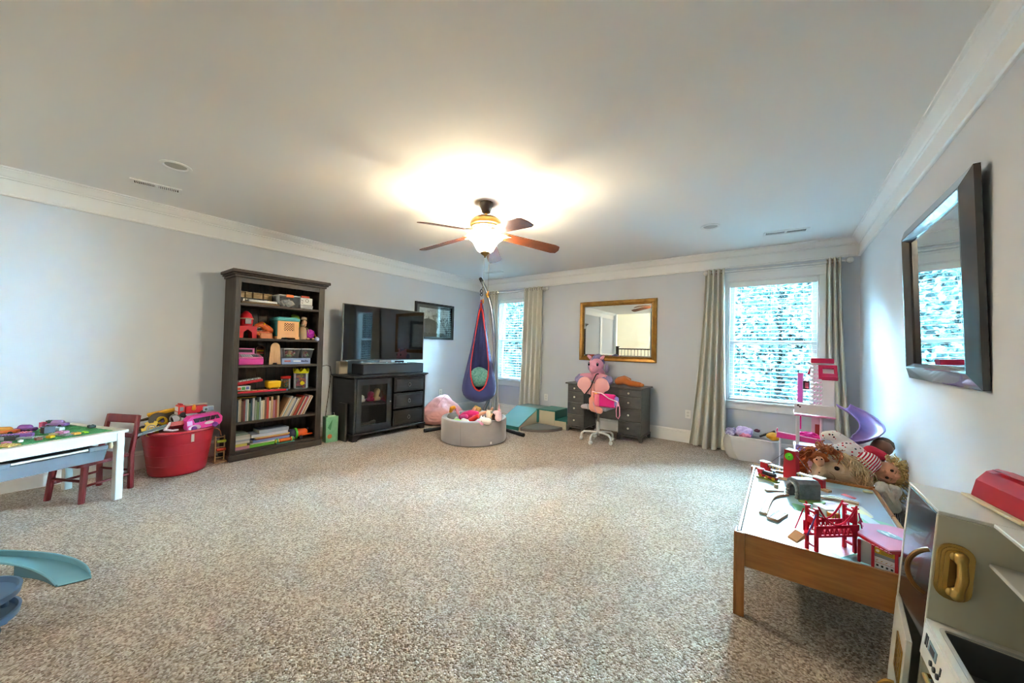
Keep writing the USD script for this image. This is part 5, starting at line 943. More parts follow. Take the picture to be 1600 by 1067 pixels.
def purse():
    o = q_(948, 625); t = thing('toy_backpack', 'magenta and lilac plush backpack hanging on the heart-shaped chair back', 'bag', tuple(o))
    part('body', rbox(-.13, .13, -.035, .03, -.1, .085, .05, 18), soft('d8127c'), t); part('face', rbox(-.17, -.085, -.05, .02, -.1, .09, .035, 14), soft('ee7a94'), t, label='pink front pocket'); part('side_panel', rbox(.1, .165, -.03, .028, -.085, .06, .028, 14), soft('9a8ad0'), t, label='lilac side')
    part('ear', ell((-.14, -.03, .085), (.03, .02, .025)), soft('f0a45c'), t); part('strap', tube([(-.19, -.05, .105), (-.05, -.052, .09), (.05, -.05, .03), (.16, -.045, -.0), (.175, -.04, -.06)], .008, 8), mat('f4d4dc', .7), t)
    L = [(.165, -.04, -.02), (.15, -.042, -.12), (.155, -.042, -.2), (.18, -.04, -.225), (.2, -.04, -.18), (.195, -.04, -.08), (.175, -.04, -.0)]; part('loop_strap', tube(L, .007, 8, True), mat('ee9ab4', .7), t)
purse()
def lunch():
    o = q_(931, 634); t = thing('plush_bag', 'peach plush bag hanging below the magenta backpack', 'bag', tuple(o)); part('body', body([((-.06, 0, .08), .045, (-.04, 0, -.03), .06), ((-.04, 0, -.03), .06, (.06, 0, -.06), .045)], .02).apply_transform(np.diag([1, .6, 1, 1.])), soft('eb9a84'), t); part('zip', tube([(-.03, -.034, .06), (0, -.036, -.03), (.03, -.03, -.1)], .003, 6), mat('b8a0c8', .5), t)
lunch()
def blackbag():
    o = q_(917, 622, -1.06); t = thing('shoulder_bag', 'small black bag on a long strap at the left of the heart-shaped back', 'bag', tuple(o)); bk = mat('1a1a1c', .6)
    part('pouch', rbox(-.05, .05, -.02, .02, -.08, .06, .018, 12), bk, t); part('strap', tube([(-.02, -.01, .06), (.06, -.02, .16), (.12, -.02, .3), (.135, .0, .345), (.13, .08, .35)], .008, 8), bk, t); part('strap', tube([(.03, -.02, .03), (.1, -.022, -.02), (.15, -.022, -.09), (.15, -.022, -.19), (.14, -.02, -.2)], .008, 8), bk, t); part('keyring', rod((.02, -.02, -.07), (.03, -.02, -.16), .006), mat('c8c8c4', .3, .8), t)
blackbag()
def pony():
    t = thing('plush_pony', 'big pink and lilac plush pony sitting on the desk', 'plush toy', (2.87, -.36, .7885)); pk = soft('e9a0b4'); li = soft('8f88b4')
    part('body', body([((0, .05, .13), .125, (0, .03, .2), .1), ((0, .02, .2), .1, (0, -.02, .29), .1), ((0, -.02, .29), .122, (0, -.05, .31), .11), ((0, -.05, .28), .08, (.0, -.12, .235), .07)], .025, 10), pk, t)
    for s in (-1, 1):
        part('front_leg', body([((s*.09, -.02, .11), .06, (s*.2, -.1, .1), .058)], .02), pk, t); part('hoof', rough_up(body([((s*.235, -.1, .085), .066, (s*.26, -.12, .06), .058)], .02), .01, 25., 3), li, t); part('hoof', rough_up(body([((s*.19, -.16, .062), .062, (s*.2, -.17, .06), .055)], .02), .01, 25., 4), li, t)
        part('ear', body([((s*.095, -.03, .41), .03, (s*.13, -.04, .44), .02)], .01), pk, t); part('eye', mv(ell((0, 0, 0), (.017, .01, .03)), (s*.072, -.138, .315), rz=s*24), mat('1c1a2c', .15), t); part('eye_glint', ell((s*.072+.004, -.15, .328), .006), mat('f0f0f0', .2), t)
    part('mane', rough_up(body([((.0, -.06, .42), .045, (.04, -.02, .43), .05), ((.04, -.02, .43), .05, (.05, .08, .34), .05), ((-.02, -.09, .39), .03, (-.03, -.12, .345), .018)], .018), .012, 30., 5), li, t); part('wing', [mv(ell((0, 0, 0), (.03, .05, .07)), (-.13, .03, .27)), mv(ell((0, 0, 0), (.03, .05, .07)), (.16, .04, .25))], soft('9a94bc'), t); part('nostril', [ell((s*.02, -.185, .24), .005) for s in (-1, 1)], mat('b86a80', .6), t)
pony()
def snake():
    t = thing('plush_fox', 'rust-orange plush toy lying on the right of the desk', 'plush toy', (3.38, -.36, .7885)); og = soft('b8601c')
    part('body', body([((-.16, .02, .06), .055, (-.05, .0, .085), .06), ((-.05, 0, .085), .06, (.04, -.03, .05), .048), ((.04, -.03, .05), .048, (.2, -.07, .042), .038), ((-.15, .02, .09), .04, (-.07, .04, .13), .026), ((-.07, .04, .13), .026, (.02, .02, .1), .024)], .018), og, t); part('snout', ell((.235, -.08, .04), (.03, .028, .026)), soft('c8742c'), t)
snake()
# ------------------------------------------------------------------ right side: basket, dollhouse, doll pile
def wthing(name, lab, cat, loc, **k):
    t = thing(name, lab, cat, loc, **k); L = np.array(loc, float)
    def wp(nm, mesh, m, parent=None, **kk): return part(nm, mv(cat_(mesh), -L), m, parent if parent is not None else t, **kk)
    return t, wp
def basket():
    t, wp = wthing('fabric_basket', 'slumping white fabric basket of dress-up clothes under the large window', 'basket', (4.93, -.3, 0)); wh = mat('d4d0cc', .8, bump=(240., .0012))
    B = np.array([(4.83, -.50), (5.16, -.47), (5.22, -.38), (5.22, -.12), (4.70, -.10), (4.66, -.2), (4.72, -.44)]); Tp = np.array([(4.72, -.40), (5.16, -.47), (5.225, -.40), (5.22, -.10), (4.66, -.08), (4.63, -.12), (4.66, -.32)])
    def ringp(P, n):
        Q = np.vstack([P, P[:1]]); s = np.r_[0, np.cumsum(np.linalg.norm(np.diff(Q, axis=0), axis=1))]; u = np.linspace(0, s[-1], n); return np.stack([np.interp(u, s, Q[:, k]) for k in (0, 1)], -1)
    def fn(u, v):
        n = u.shape[0]; b, tt = ringp(B, n), ringp(Tp, n); c = np.array([4.94, -.28]); w = v[..., None]; p = b[:, None]*(1-w)+tt[:, None]*w; p = p + (p-c)*(.10*np.sin(PI*np.clip(v*1.15, 0, 1)))[..., None]
        z = .004+.262*v+.012*np.sin(8*u)*v; return np.concatenate([np.stack([np.minimum(p[..., 0], 5.9), np.minimum(p[..., 1], -.03)], -1), z[..., None]], -1)
    wp('cloth_wall', rough_up(sheet(fn, 64, 14, .006), .006, 9., 3), wh); wp('base', prism(sg.Polygon(B).buffer(-.005), .006, at=(0, 0, .002)), wh); r = fn(np.repeat(np.linspace(0, 1, 64)[:, None], 14, 1), np.repeat(np.linspace(0, 1, 14)[None], 64, 0))[:-1, -1]; wp('rim', tube(r, .006, 8, True), mat('ece8e4', .7))
basket()
def cloth_lump(name, lab, c, px, py, y, sz, m, seed, amp=.03, fr=16.): p = at(px, py, 'y', y); return solo(name, rough_up(ell(tuple(p), sz, sub=3), amp, fr, seed), m, lab, c)
cloth_lump('dress_up_dress', 'dark purple and white frilly dress at the left of the fabric basket', 'clothes', 1143, 675, -.27, (.07, .1, .06), mat('6a5a98', .8, var=(40., 'd8cfe0', .15)), 4, .035, 22.)
cloth_lump('tulle_skirt', 'pale lilac tulle skirt puffing out of the fabric basket', 'clothes', 1163, 675, -.25, (.10, .1, .075), mat('dcc4e8', .9, var=(30., 'c8a8dc', .2), sheen=.5), 5, .03, 20.)
cloth_lump('pink_ruffle', 'salmon pink ruffle at the front of the lilac tulle', 'clothes', 1164, 680, -.33, (.07, .04, .035), mat('e88aa0', .8), 6, .03, 30.)
cloth_lump('hair_bow', 'dark red hair bow on the rim at the back of the basket', 'bow', 1183, 673, -.12, (.03, .025, .022), mat('6a1c3a', .6), 7, .02, 40.)
solo('toy_hanger', tube([tuple(at(a, b, 'y', -.3)) for a, b in ((1187, 682), (1195, 679), (1204, 676.5), (1211, 673.5))], .012, 8), mat('2c2e30', .5), 'black toy wand sticking out of the fabric basket', 'toy')
cloth_lump('yellow_scarf', 'golden yellow cloth at the right end of the fabric basket', 'clothes', 1209, 682, -.36, (.075, .05, .045), mat('d8941c', .8), 8, .02, 18.)
solo('basket_clothes', rough_up(ell((4.94, -.27, .13), (.2, .13, .1), sub=3), .02, 12., 9), mat('c8bcc8', .9, var=(14., '8a6a9a', .2)), 'folded clothes filling the fabric basket', 'clothes', kind='stuff')
# dollhouse
DY_ = -1.35
def d_(px, py, y=DY_): return at(px, py, 'y', y)
def dollhouse():
    L = np.array([5.47, -1.3, 0]); t, wp = wthing('dollhouse', 'tall white and pink plastic dollhouse with a purple slide by the right wall', 'dollhouse', tuple(L))
    wh = mat('ece6ea', .35); pk = mat('e860b4', .35); mg = mat('d8188c', .35); cr = mat('b8123c', .35); lp = mat('eebcd6', .4); pu = mat('8a6cb8', .35)
    def fr(a, b, c, d, y0, y1, ref=DY_):      # box spanning pixel rectangle at the front plane
        p, q = d_(a, b, ref), d_(c, d, ref); return bx(p[0], q[0], y0, y1, q[2], p[2], .004)
    yb = DY_+.30
    # upper tower: lattice wall on the left half, plain wall on the right half
    p, q = d_(1266, 567), d_(1286, 634); w_, h_ = q[0]-p[0], p[2]-q[2]; pl = sg.box(p[0], q[2], q[0], p[2]); holes = []
    for i in range(4):
        for k in range(10): cx, cz = p[0]+.012+i*(w_-.02)/3.4, q[2]+.02+k*(h_-.035)/9.3; holes.append(sa.rotate(sa.scale(sg.Point(cx, cz).buffer(.0095, quad_segs=3), .8, 1.25), 30 if (i+k) % 2 else -30))
    wp('lattice_wall', prism(pl.difference(unary_union(holes)), .012, 'y', (0, DY_, 0)), wh); p2, q2 = d_(1286, 588), d_(1304, 640); wp('front_wall', bx(p2[0], q2[0], DY_, DY_+.014, q2[2], p[2], .003), wh)
    wp('side_wall', bx(q2[0]-.014, q2[0], DY_+.015, yb, q2[2], p[2]-.01, .003), wh); wp('back_wall', bx(p[0]+.04, q2[0], yb, yb+.012, q2[2], p[2]-.03, .003), lp)
    wp('roof_ridge', fr(1267, 559.5, 1303, 568, DY_-.03, DY_+.1), cr); a, b = d_(1278, 570), d_(1307, 592)
    rf = sg.box(-.1, 0, .1, .14).difference(sg.box(-.055, .045, .065, .11)); ww = b[0]-a[0]
    m = prism(sa.scale(rf, ww/.2, 1.), .02); m = mv(m, ((a[0]+b[0])/2, DY_-.10, b[2]-.005), rx=58); wp('dormer', m, cr); wp('dormer_rim', bx(a[0]+.02, b[0]+.002, DY_-.115, DY_-.085, b[2]-.012, b[2]+.022, .004), cr)
    wp('dormer_inner', mv(bx(-ww*.3, ww*.34, .06, .064, -.02, .0), ((a[0]+b[0])/2, DY_-.10, b[2]-.005), rx=58), mat('d85a8c', .4)); g = d_(1268, 572); wp('left_gable', prism([(g[0]-.005, g[2]+.0), (g[0]-.03, g[2]-.08), (g[0]-.008, g[2]-.08), (g[0]+.0, g[2]-.04)], .09, 'y', (0, DY_+.013, 0)), cr)
    # lift column and cage
    e = fr(1247, 583, 1256.5, 631, DY_+.13, DY_+.16); wp('lift_column', e, pk); c0, c1 = d_(1255, 588), d_(1265, 634)
    wp('lift_cage', [tube([(x, DY_+.05, c0[2]), (x, DY_+.05, c1[2])], .0025, 6) for x in (c0[0], c1[0])]+[tube([(c0[0], DY_+.05, z), (c1[0], DY_+.05, z)], .0025, 6) for z in np.linspace(c1[2], c0[2], 7)], mat('e0dce4', .4)); wp('lift_picture', fr(1255, 595, 1265, 609, DY_+.02, DY_+.03), mat('3a1420', .4)); wp('lift_picture_print', fr(1258, 598, 1263.5, 607, DY_+.016, DY_+.0195), mat('c8506a', .4))
    # balcony
    p, q = d_(1241, 634), d_(1304.5, 650); P4 = [(d_(1241, 628)[0], d_(1241, 628)[2]), (d_(1304.5, 634)[0], d_(1304.5, 634)[2]), (d_(1304.5, 650)[0], d_(1304.5, 650)[2]), (d_(1241, 645)[0], d_(1241, 645)[2])]
    zb, zt = min(P4[2][1], P4[3][1]), max(P4[0][1], P4[1][1]); wp('balcony_rail', prism([(P4[0][0], zt-.005), (P4[1][0], zt-.01), (P4[1][0], zb), (P4[0][0], zb+.008)], .012, 'y', (0, DY_-.05, 0)), wh); wp('balcony_floor', bx(P4[0][0], P4[1][0]+.005, DY_-.05, yb, zb-.018, zb-.002, .004), mat('e88ab0', .4)); wp('balcony_post', rod((P4[0][0]+.004, DY_-.045, zt), (P4[0][0]+.004, DY_-.045, zt+.05), .004), wh)
    wp('sticker', [mv(prism(sg.Point(0, 0).buffer(.009), .001, 'y'), (P4[0][0]+.028, DY_-.0515, zt-.022)), mv(prism(sg.Point(0, 0).buffer(.008), .001, 'y'), (P4[0][0]+.042, DY_-.0515, zt-.034))], mat('4a3440', .4))
    # ground storey
    wp('front_post', fr(1243.5, 645, 1249, 700, DY_-.045, DY_-.02), wh); wp('rear_post', fr(1249.5, 645, 1253, 674, DY_+.13, DY_+.16), mg); a, b = d_(1268.5, 648), d_(1282, 692); wall = sg.box(a[0], b[2], b[0], a[2]-.01); dr0, dr1 = d_(1274, 664), d_(1281.5, 686)
    wp('room_wall', prism(wall.difference(sg.box(dr0[0], dr1[2], dr1[0], dr0[2])), .012, 'y', (0, DY_+.05, 0)), lp); wp('door_recess', bx(dr0[0], dr1[0], DY_+.066, DY_+.072, dr1[2], dr0[2]), mat('a82a2c', .5)); wp('room_side', bx(b[0]-.004, b[0]+.012, DY_-.02, DY_+.064, b[2], a[2]-.012, .003), mat('f0d4e6', .4)); wp('ground_wall', fr(1283.5, 650, 1304, 700, DY_, DY_+.014), mat('dcd4e4', .4))
    wp('ground_side', bx(d_(1304, 650)[0]-.014, d_(1304, 650)[0], DY_+.015, yb, .02, zb-.02, .003), wh); z0 = d_(1260, 700)[2]
    wp('ground_floor', bx(P4[0][0]+.0, P4[1][0]+.005, DY_-.05, yb, max(.02, z0-.03), max(.035, z0-.01), .004), wh); wp('plinth', bx(P4[0][0]+.03, P4[1][0]-.02, DY_+.0, yb-.02, .0, max(.019, z0-.032), .004), lp)
    s = d_(1243, 694.5, DY_-.1); s2 = d_(1284, 712, DY_-.1); wp('pool', rbox(s[0], s2[0], DY_-.14, DY_-.055, s2[2], s[2], .015), pu); 
    for x in (s[0]+.02, s2[0]-.02): wp('pool_leg', bx(x-.015, x+.015, DY_-.12, DY_-.08, 0, s2[2]-.0005, .004), pu)
    # pink trough running to the left
    u0, u1 = d_(1213, 683, DY_-.02), d_(1283, 693, DY_-.02); h = .055; wp('ramp', [prism([(u0[0], u0[2]), (u1[0], u1[2]-.01), (u1[0], u1[2]+.03), (u0[0]+.005, u0[2]+h)], .008, 'y', (0, DY_-.022, 0))], mg if False else mat('e23a92', .35)); wp('ramp_rim', tube([(u0[0], DY_-.018, u0[2]+h), (u1[0], DY_-.018, u1[2]+.032)], .006, 8), mat('f2b4d4', .4)); wp('ramp_floor', prism([(u0[0], u0[2]), (u1[0], u1[2]-.01), (u1[0], u1[2]-.004), (u0[0], u0[2]+.006)], .1, 'y', (0, DY_-.012, 0)), pk); wp('ramp_post', rod((u0[0]+.004, DY_-.018, u0[2]+h), (u0[0]+.008, DY_-.018, u0[2]+h+.035), .005), mat('e0307a', .4)); wp('ramp_leg', rod((u0[0]+.03, DY_+.03, 0), (u0[0]+.03, DY_+.03, u0[2]), .008), wh)
    # slide: a helix falling to the right, then back
    C = np.array([(5.70, -1.36, .845), (5.76, -1.42, .815), (5.815, -1.52, .775), (5.845, -1.63, .735), (5.84, -1.72, .70), (5.80, -1.79, .665), (5.74, -1.83, .63), (5.68, -1.83, .60)]); s = np.linspace(0, len(C)-1, 48); C = np.stack([np.interp(s, range(len(C)), C[:, k]) for k in range(3)], -1)
    for _ in range(6): C[1:-1] = (C[:-2]+2*C[1:-1]+C[2:])/4
    T = np.gradient(C, axis=0); T[:, 2] = 0; T /= np.linalg.norm(T, axis=1, keepdims=True); Nn = np.stack([-T[:, 1], T[:, 0], 0*T[:, 0]], -1)
    def sl(u, v): k = np.round(u*47).astype(int); a = (v-.5)*2.6; return C[k] + Nn[k]*(.072*np.sin(a)/np.sin(1.3))[..., None] + np.array([0, 0, 1.])*(.055*(1-np.cos(a)))[..., None]
    wp('slide', sheet(sl, 48, 15, .006), pu, smooth=60); 
    for v in (0., 1.): wp('slide_lip', tube([tuple(sl(np.array([u]), np.array([v]))[0]) for u in np.linspace(0, 1, 48)], .0055, 8), mat('a48ad0', .35))
    wp('slide_support', rod((5.72, -1.79, .3), (5.72, -1.82, .605), .014), pu)
dollhouse()
cloth_lump('doll_blanket', 'bright magenta doll blanket heaped inside the ground floor of the dollhouse', 'blanket', 1264, 681, -1.30, (.085, .05, .035), mat('ea1c96', .7), 12, .03, 30.)
# pile of dolls on a low storage bench behind the train table
def bench():
    t, wp = wthing('storage_bench', 'low grey storage bench under the pile of dolls by the right wall', 'bench', (5.66, -1.99, 0)); g = mat('8f8d8c', .9, bump=(200., .001)); wp('body', rbox(5.36, 5.93, -2.23, -1.86, .03, .27, .015), g); wp('lid', rbox(5.355, 5.935, -2.235, -1.855, .272, .31, .015), g)
    for x in (5.4, 5.89):
        for y in (-2.2, -1.9): wp('foot', bx(x-.02, x+.02, y-.02, y+.02, 0, .03, .003), mat('3a2c22', .5))
bench()
skin = mat('e0a888', .45); skin2 = mat('d89a78', .45)
polka = usdkit.material(stage, '/World/Looks/polka_cloth', {'tc': ('texture_coordinate', {}), 'v': ('voronoi_texture', dict(scale=38., randomness=.75)), 'lt': ('math', dict(math_type='less_than', value2=.27)), 'r': ('rgb_ramp', dict(ramp=[(0, lin('c82038')), (.34, lin('c82038')), (.36, lin('3a4458')), (.68, lin('3a4458')), (.7, lin('d83a50')), (1, lin('6a3040'))])), 'sc': ('separate_color', {}), 'm': ('mix', dict(color1=lin('ece4e6'))), 'p': ('principled_bsdf', dict(roughness=.9))},
    [('tc.object', 'v.vector'), ('v.distance', 'lt.value1'), ('v.color', 'sc.color'), ('sc.r', 'r.fac'), ('lt.value', 'm.fac'), ('r.color', 'm.color2'), ('m.color', 'p.base_color')], surface='p.BSDF')
stripes = usdkit.material(stage, '/World/Looks/striped_cloth', {'tc': ('texture_coordinate', {}), 'mp': ('mapping', dict(rotation=(0, math.radians(-38), 0))), 'w': ('separate_xyz', {}), 'ml': ('math', dict(math_type='multiply', value2=62.)), 'fr': ('math', dict(math_type='fraction')), 'lt': ('math', dict(math_type='less_than', value2=.5)), 'm': ('mix', dict(color1=lin('eee6e4'), color2=lin('c01c38'))), 'p': ('principled_bsdf', dict(roughness=.9))},
    [('tc.object', 'mp.vector'), ('mp.vector', 'w.vector'), ('w.x', 'ml.value1'), ('ml.value', 'fr.value1'), ('fr.value', 'lt.value1'), ('lt.value', 'm.fac'), ('m.color', 'p.base_color')], surface='p.BSDF')
def S(px, py, y): return at(px, py, 'y', y)
def hair_strands(name, roots, dirs, n, L_, m, parent, seed, rad=.0032, curl=.02, off=(0, 0, 0), wp=None):
    """Locks of hair as tapered tubes, joined into one part."""
    r = np.random.default_rng(seed); out = []
    for k in range(n):
        i = r.integers(len(roots)); p = np.array(roots[i], float)+r.normal(size=3)*.008; d = np.array(dirs[i], float)+r.normal(size=3)*.22; d /= np.linalg.norm(d); ph = r.uniform(0, 6.28); ln = L_*r.uniform(.65, 1.1); q = [p]
        for j in range(1, 8): f = j/7; q.append(p + d*ln*f + np.array([math.sin(ph+f*7), math.cos(ph*1.3+f*6), math.sin(ph*2+f*5)])*curl*f + np.array([0, 0, -.35*ln*f*f]))
        out.append(tube(q, np.linspace(rad*1.6, rad*.5, 8), 5))
    return wp(name, out, m, kind='stuff', smooth=60)
def babydoll():
    hd = S(1384, 738, -2.02); hip = S(1325, 703, -1.98); neck = S(1362, 727, -2.0); f1 = S(1291, 680, -1.97); f2 = S(1288, 699, -2.03); L = (5.72, -2.0, .33)
    t, wp = wthing('baby_doll', 'big baby doll in spotted pyjamas and striped top, its head by the wall', 'doll', L)
    for a in (hd, hip, neck, f1, f2): pass
    wp('pyjamas', body([(tuple(neck+[-.02, 0, .01]), .07, tuple(hip), .078), (tuple(hip+[-.0, .03, .02]), .062, tuple(f1+[.05, .02, .0]), .045), (tuple(f1+[.05, .02, 0]), .045, tuple(f1), .034), (tuple(hip+[0, -.02, -.02]), .064, tuple(f2+[.05, 0, -.01]), .046), (tuple(f2+[.05, 0, -.01]), .046, tuple(f2), .033)], .016), polka)
    ch = S(1352, 722, -2.04); wp('striped_top', body([(tuple(ch+[.01, 0, .0]), .078, tuple(neck+[.005, 0, 0]), .062)], .014), stripes); sl = S(1352, 741, -2.1); wp('sleeve', body([(tuple(ch+[0.01, -.05, -.03]), .04, tuple(sl), .036)], .012), stripes); wp('hand', body([(tuple(sl+[.012, 0, -.02]), .026, tuple(sl+[.02, -.02, -.04]), .02)], .01), skin)
    sh = S(1372, 707, -1.98); wp('collar', body([(tuple(sh+[-.04, 0, 0]), .045, tuple(sh+[.02, 0, -.02]), .035)], .014), mat('c41c34', .8))
    # head: face towards the viewer's left and up
    r = .078; v = np.array(EYE)-hd; v /= np.linalg.norm(v); up = hd-neck; up -= v*(up@v); up /= np.linalg.norm(up); sd = np.cross(up, v)
    wp('head', body([(tuple(hd), r, tuple(hd+up*.01), r*.98), (tuple(hd-up*.035+v*.028+sd*.022), .038, tuple(hd-up*.035+v*.028-sd*.022), .038), (tuple(hd+v*.07-up*.012), .014, tuple(hd+v*.078-up*.016), .01), (tuple(hd-sd*.078), .014, tuple(hd-sd*.08-up*.01), .012)], .012), skin2, label='doll head with a round face')
    for s in (-1, 1): e = hd+v*.066+up*.02+sd*s*.03; wp('eye', ell(tuple(e), (.0095,)*3), mat('2a1a12', .15)); wp('eyebrow', tube([tuple(e+up*.02+v*.001-sd*.012), tuple(e+up*.024+v*.002), tuple(e+up*.02+v*.001+sd*.012)], .0018, 5), mat('9a7444', .6))
    mo = hd+v*.067-up*.038; wp('mouth', body([(tuple(mo-sd*.012), .006, tuple(mo+sd*.012), .006), (tuple(mo-up*.004-sd*.006), .006, tuple(mo-up*.004+sd*.006), .006)], .005), mat('b84a4a', .4)); wp('hair_cap', rough_up(body([(tuple(hd+up*.03-v*.02), r*.98, tuple(hd+up*.02-v*.03), r)], .014), .014, 40., 3), mat('b89a64', .8))
    rts = [hd+up*(.075*math.cos(a))+sd*(.085*math.sin(a))+v*.0 for a in np.linspace(-1.9, 1.9, 14)]; hair_strands('hair', rts, [(p-hd)/np.linalg.norm(p-hd)*.7-v*.1 for p in rts], 150, .07, mat('c4a670', .6), t, 4, .004, .02, wp=wp)
    b = S(1390, 757, -2.06); rr = [b+np.array([x, y, 0]) for x in (-.03, 0, .03) for y in (-.02, .01)]; hair_strands('pony_tail', rr, [(0.1, -.2, -1.)]*6, 90, .09, mat('c4a670', .6), t, 5, .0045, .022, wp=wp)
    wp('hair_ribbon', rough_up(ell(tuple(S(1398, 716, -1.98)), (.035, .02, .02), sub=2), .008, 40., 2), mat('cfe0dc', .8))
babydoll()
def browndoll():
    h = S(1378, 699, -1.80); t, wp = wthing('baby_doll', 'brown-skinned doll lying behind the striped doll against the wall', 'doll', (5.85, -1.8, .3)); wp('body', body([(tuple(h), .066, tuple(h+[-.005, .01, -.01]), .064), (tuple(h+[-.02, 0, -.05]), .04, tuple(h+[-.05, -.0, -.2]), .06)], .016), mat('7a5240', .5)); wp('hair', rough_up(ell(tuple(h+[.01, .02, .012]), .064, sub=3), .006, 50., 3), mat('4a3226', .8))
browndoll()
def ponyhead():
    e = S(1308, 733, -2.19); t, wp = wthing('plush_horse', 'cream plush horse with a black eye and long blonde mane on the doll pile', 'plush toy', (5.6, -2.12, .32)); cr = mat('d2b798', .95, bump=(120., .003), sheen=.3, var=(10., 'bfa07e', .25)); b = S(1320, 745, -2.10)
    wp('body', body([(tuple(S(1285, 730, -2.12)), .062, tuple(S(1322, 738, -2.1)), .085), (tuple(S(1322, 738, -2.1)), .085, tuple(S(1345, 752, -2.1)), .07), (tuple(S(1285, 730, -2.12)), .06, tuple(S(1275, 745, -2.15)), .05), (tuple(S(1300, 755, -2.12)), .05, tuple(S(1340, 762, -2.12)), .05)], .02), cr); wp('eye', ell(tuple(e+[0, .02, 0]), (.017, .017, .016), sub=3), mat('0e0a0a', .06)); wp('eyelid', body([(tuple(e+[-.018, .03, .012]), .01, tuple(e+[.018, .03, .012]), .01)], .006), mat('c8a888', .9)); wp('mouth_line', tube([tuple(S(x, y, -2.2)) for x, y in ((1296, 738), (1302, 742), (1305, 747), (1303, 750))], .0018, 5), mat('8a6a50', .9)); wp('nostril', ell(tuple(S(1280, 738, -2.19)), .006), mat('8a6a58', .8))
    rts = [S(x, y, -2.14) for x, y in ((1304, 712), (1308, 710), (1314, 710), (1320, 712), (1328, 715), (1322, 719), (1328, 723), (1336, 722))]; mn = mat('d9c09a', .55, var=(25., 'c2a070', .2)); hair_strands('mane', rts, [(.8, .0, -.05), (.9, -.1, -.15), (.8, -.2, -.4), (.8, -.3, -.5), (.6, -.4, -.7), (.7, -.35, -.4), (.8, -.3, -.5), (.5, -.4, -.8)], 150, .13, mn, t, 6, .0038, .022, wp=wp); wp('forelock', rough_up(body([(tuple(S(1295, 714, -2.12)), .036, tuple(S(1330, 722, -2.1)), .045)], .016), .012, 45., 5), mat('dcd4cc', .8, var=(30., 'c8b090', .2)))
ponyhead()
def redhead():
    h = S(1279, 719, -2.16); t, wp = wthing('fashion_doll', 'doll with long curly red hair at the left of the doll pile', 'doll', (5.48, -2.15, .32)); wp('head', body([(tuple(h), .036, tuple(h+[.006, -.01, -.016]), .028)], .01), skin)
    wp('body', body([(tuple(h+[-.01, .02, -.05]), .02, tuple(h+[-.02, .04, -.15]), .04)], .014), skin); rd = mat('b85a1c', .5, var=(30., '8a3a10', .2))
    for s, (x, y) in enumerate(((1276, 718), (1284, 717.5))): wp('eye', ell(tuple(S(x, y, -2.195)), .0055), mat('1c120c', .2))
    wp('mouth', ell(tuple(S(1281, 723, -2.19)), (.008, .004, .003)), mat('c05a5a', .4)); wp('hair_cap', rough_up(body([(tuple(h+[-.02, .025, .02]), .046, tuple(h+[.03, .03, .02]), .038)], .014), .014, 40., 4), rd)
    rts = [S(x, y, -2.15) for x, y in ((1262, 706), (1270, 701), (1280, 700), (1290, 702), (1258, 715), (1256, 724))]; hair_strands('hair', rts, [(-.8, .1, -.5), (-.8, .1, -.3), (.3, .3, .1), (.9, .2, -.1), (-.4, -.05, -1), (-.2, -.1, -1)], 190, .09, rd, t, 7, .0042, .026, wp=wp)
redhead()
def greycloth():
    t, wp = wthing('rag_doll', 'grey-shirted rag doll with striped trousers hanging beside the train table', 'doll', (5.86, -2.35, 0)); a = S(1385, 765, -2.3); b = S(1388, 790, -2.32); wp('shirt', rough_up(body([(tuple(a+[-.02, 0, .02]), .035, tuple(b+[.02, 0, 0]), .05), (tuple(a+[.03, 0, .01]), .035, tuple(b+[-.02, .0, -.03]), .055), (tuple(a+[-.03, -.02, 0]), .025, tuple(b+[-.07, -.02, -.04]), .022)], .014), .022, 16., 4), mat('b9b3a8', .9)); c = S(1398, 808, -2.36); wp('trousers', body([(tuple(b+[0, 0, -.07]), .055, (5.86, -2.4, .12), .06), ((5.86, -2.4, .12), .06, (5.85, -2.42, .062), .06)], .018), usdkit.material(stage, '/World/Looks/dark_stripes', {'tc': ('texture_coordinate', {}), 'w': ('separate_xyz', {}), 'ml': ('math', dict(math_type='multiply', value2=90.)), 'fr': ('math', dict(math_type='fraction')), 'lt': ('math', dict(math_type='less_than', value2=.6)), 'm': ('mix', dict(color1=lin('8a8a88'), color2=lin('24262c'))), 'p': ('principled_bsdf', dict(roughness=.9))}, [('tc.object', 'w.vector'), ('w.x', 'ml.value1'), ('ml.value', 'fr.value1'), ('fr.value', 'lt.value1'), ('lt.value', 'm.fac'), ('m.color', 'p.base_color')], surface='p.BSDF'))
greycloth()
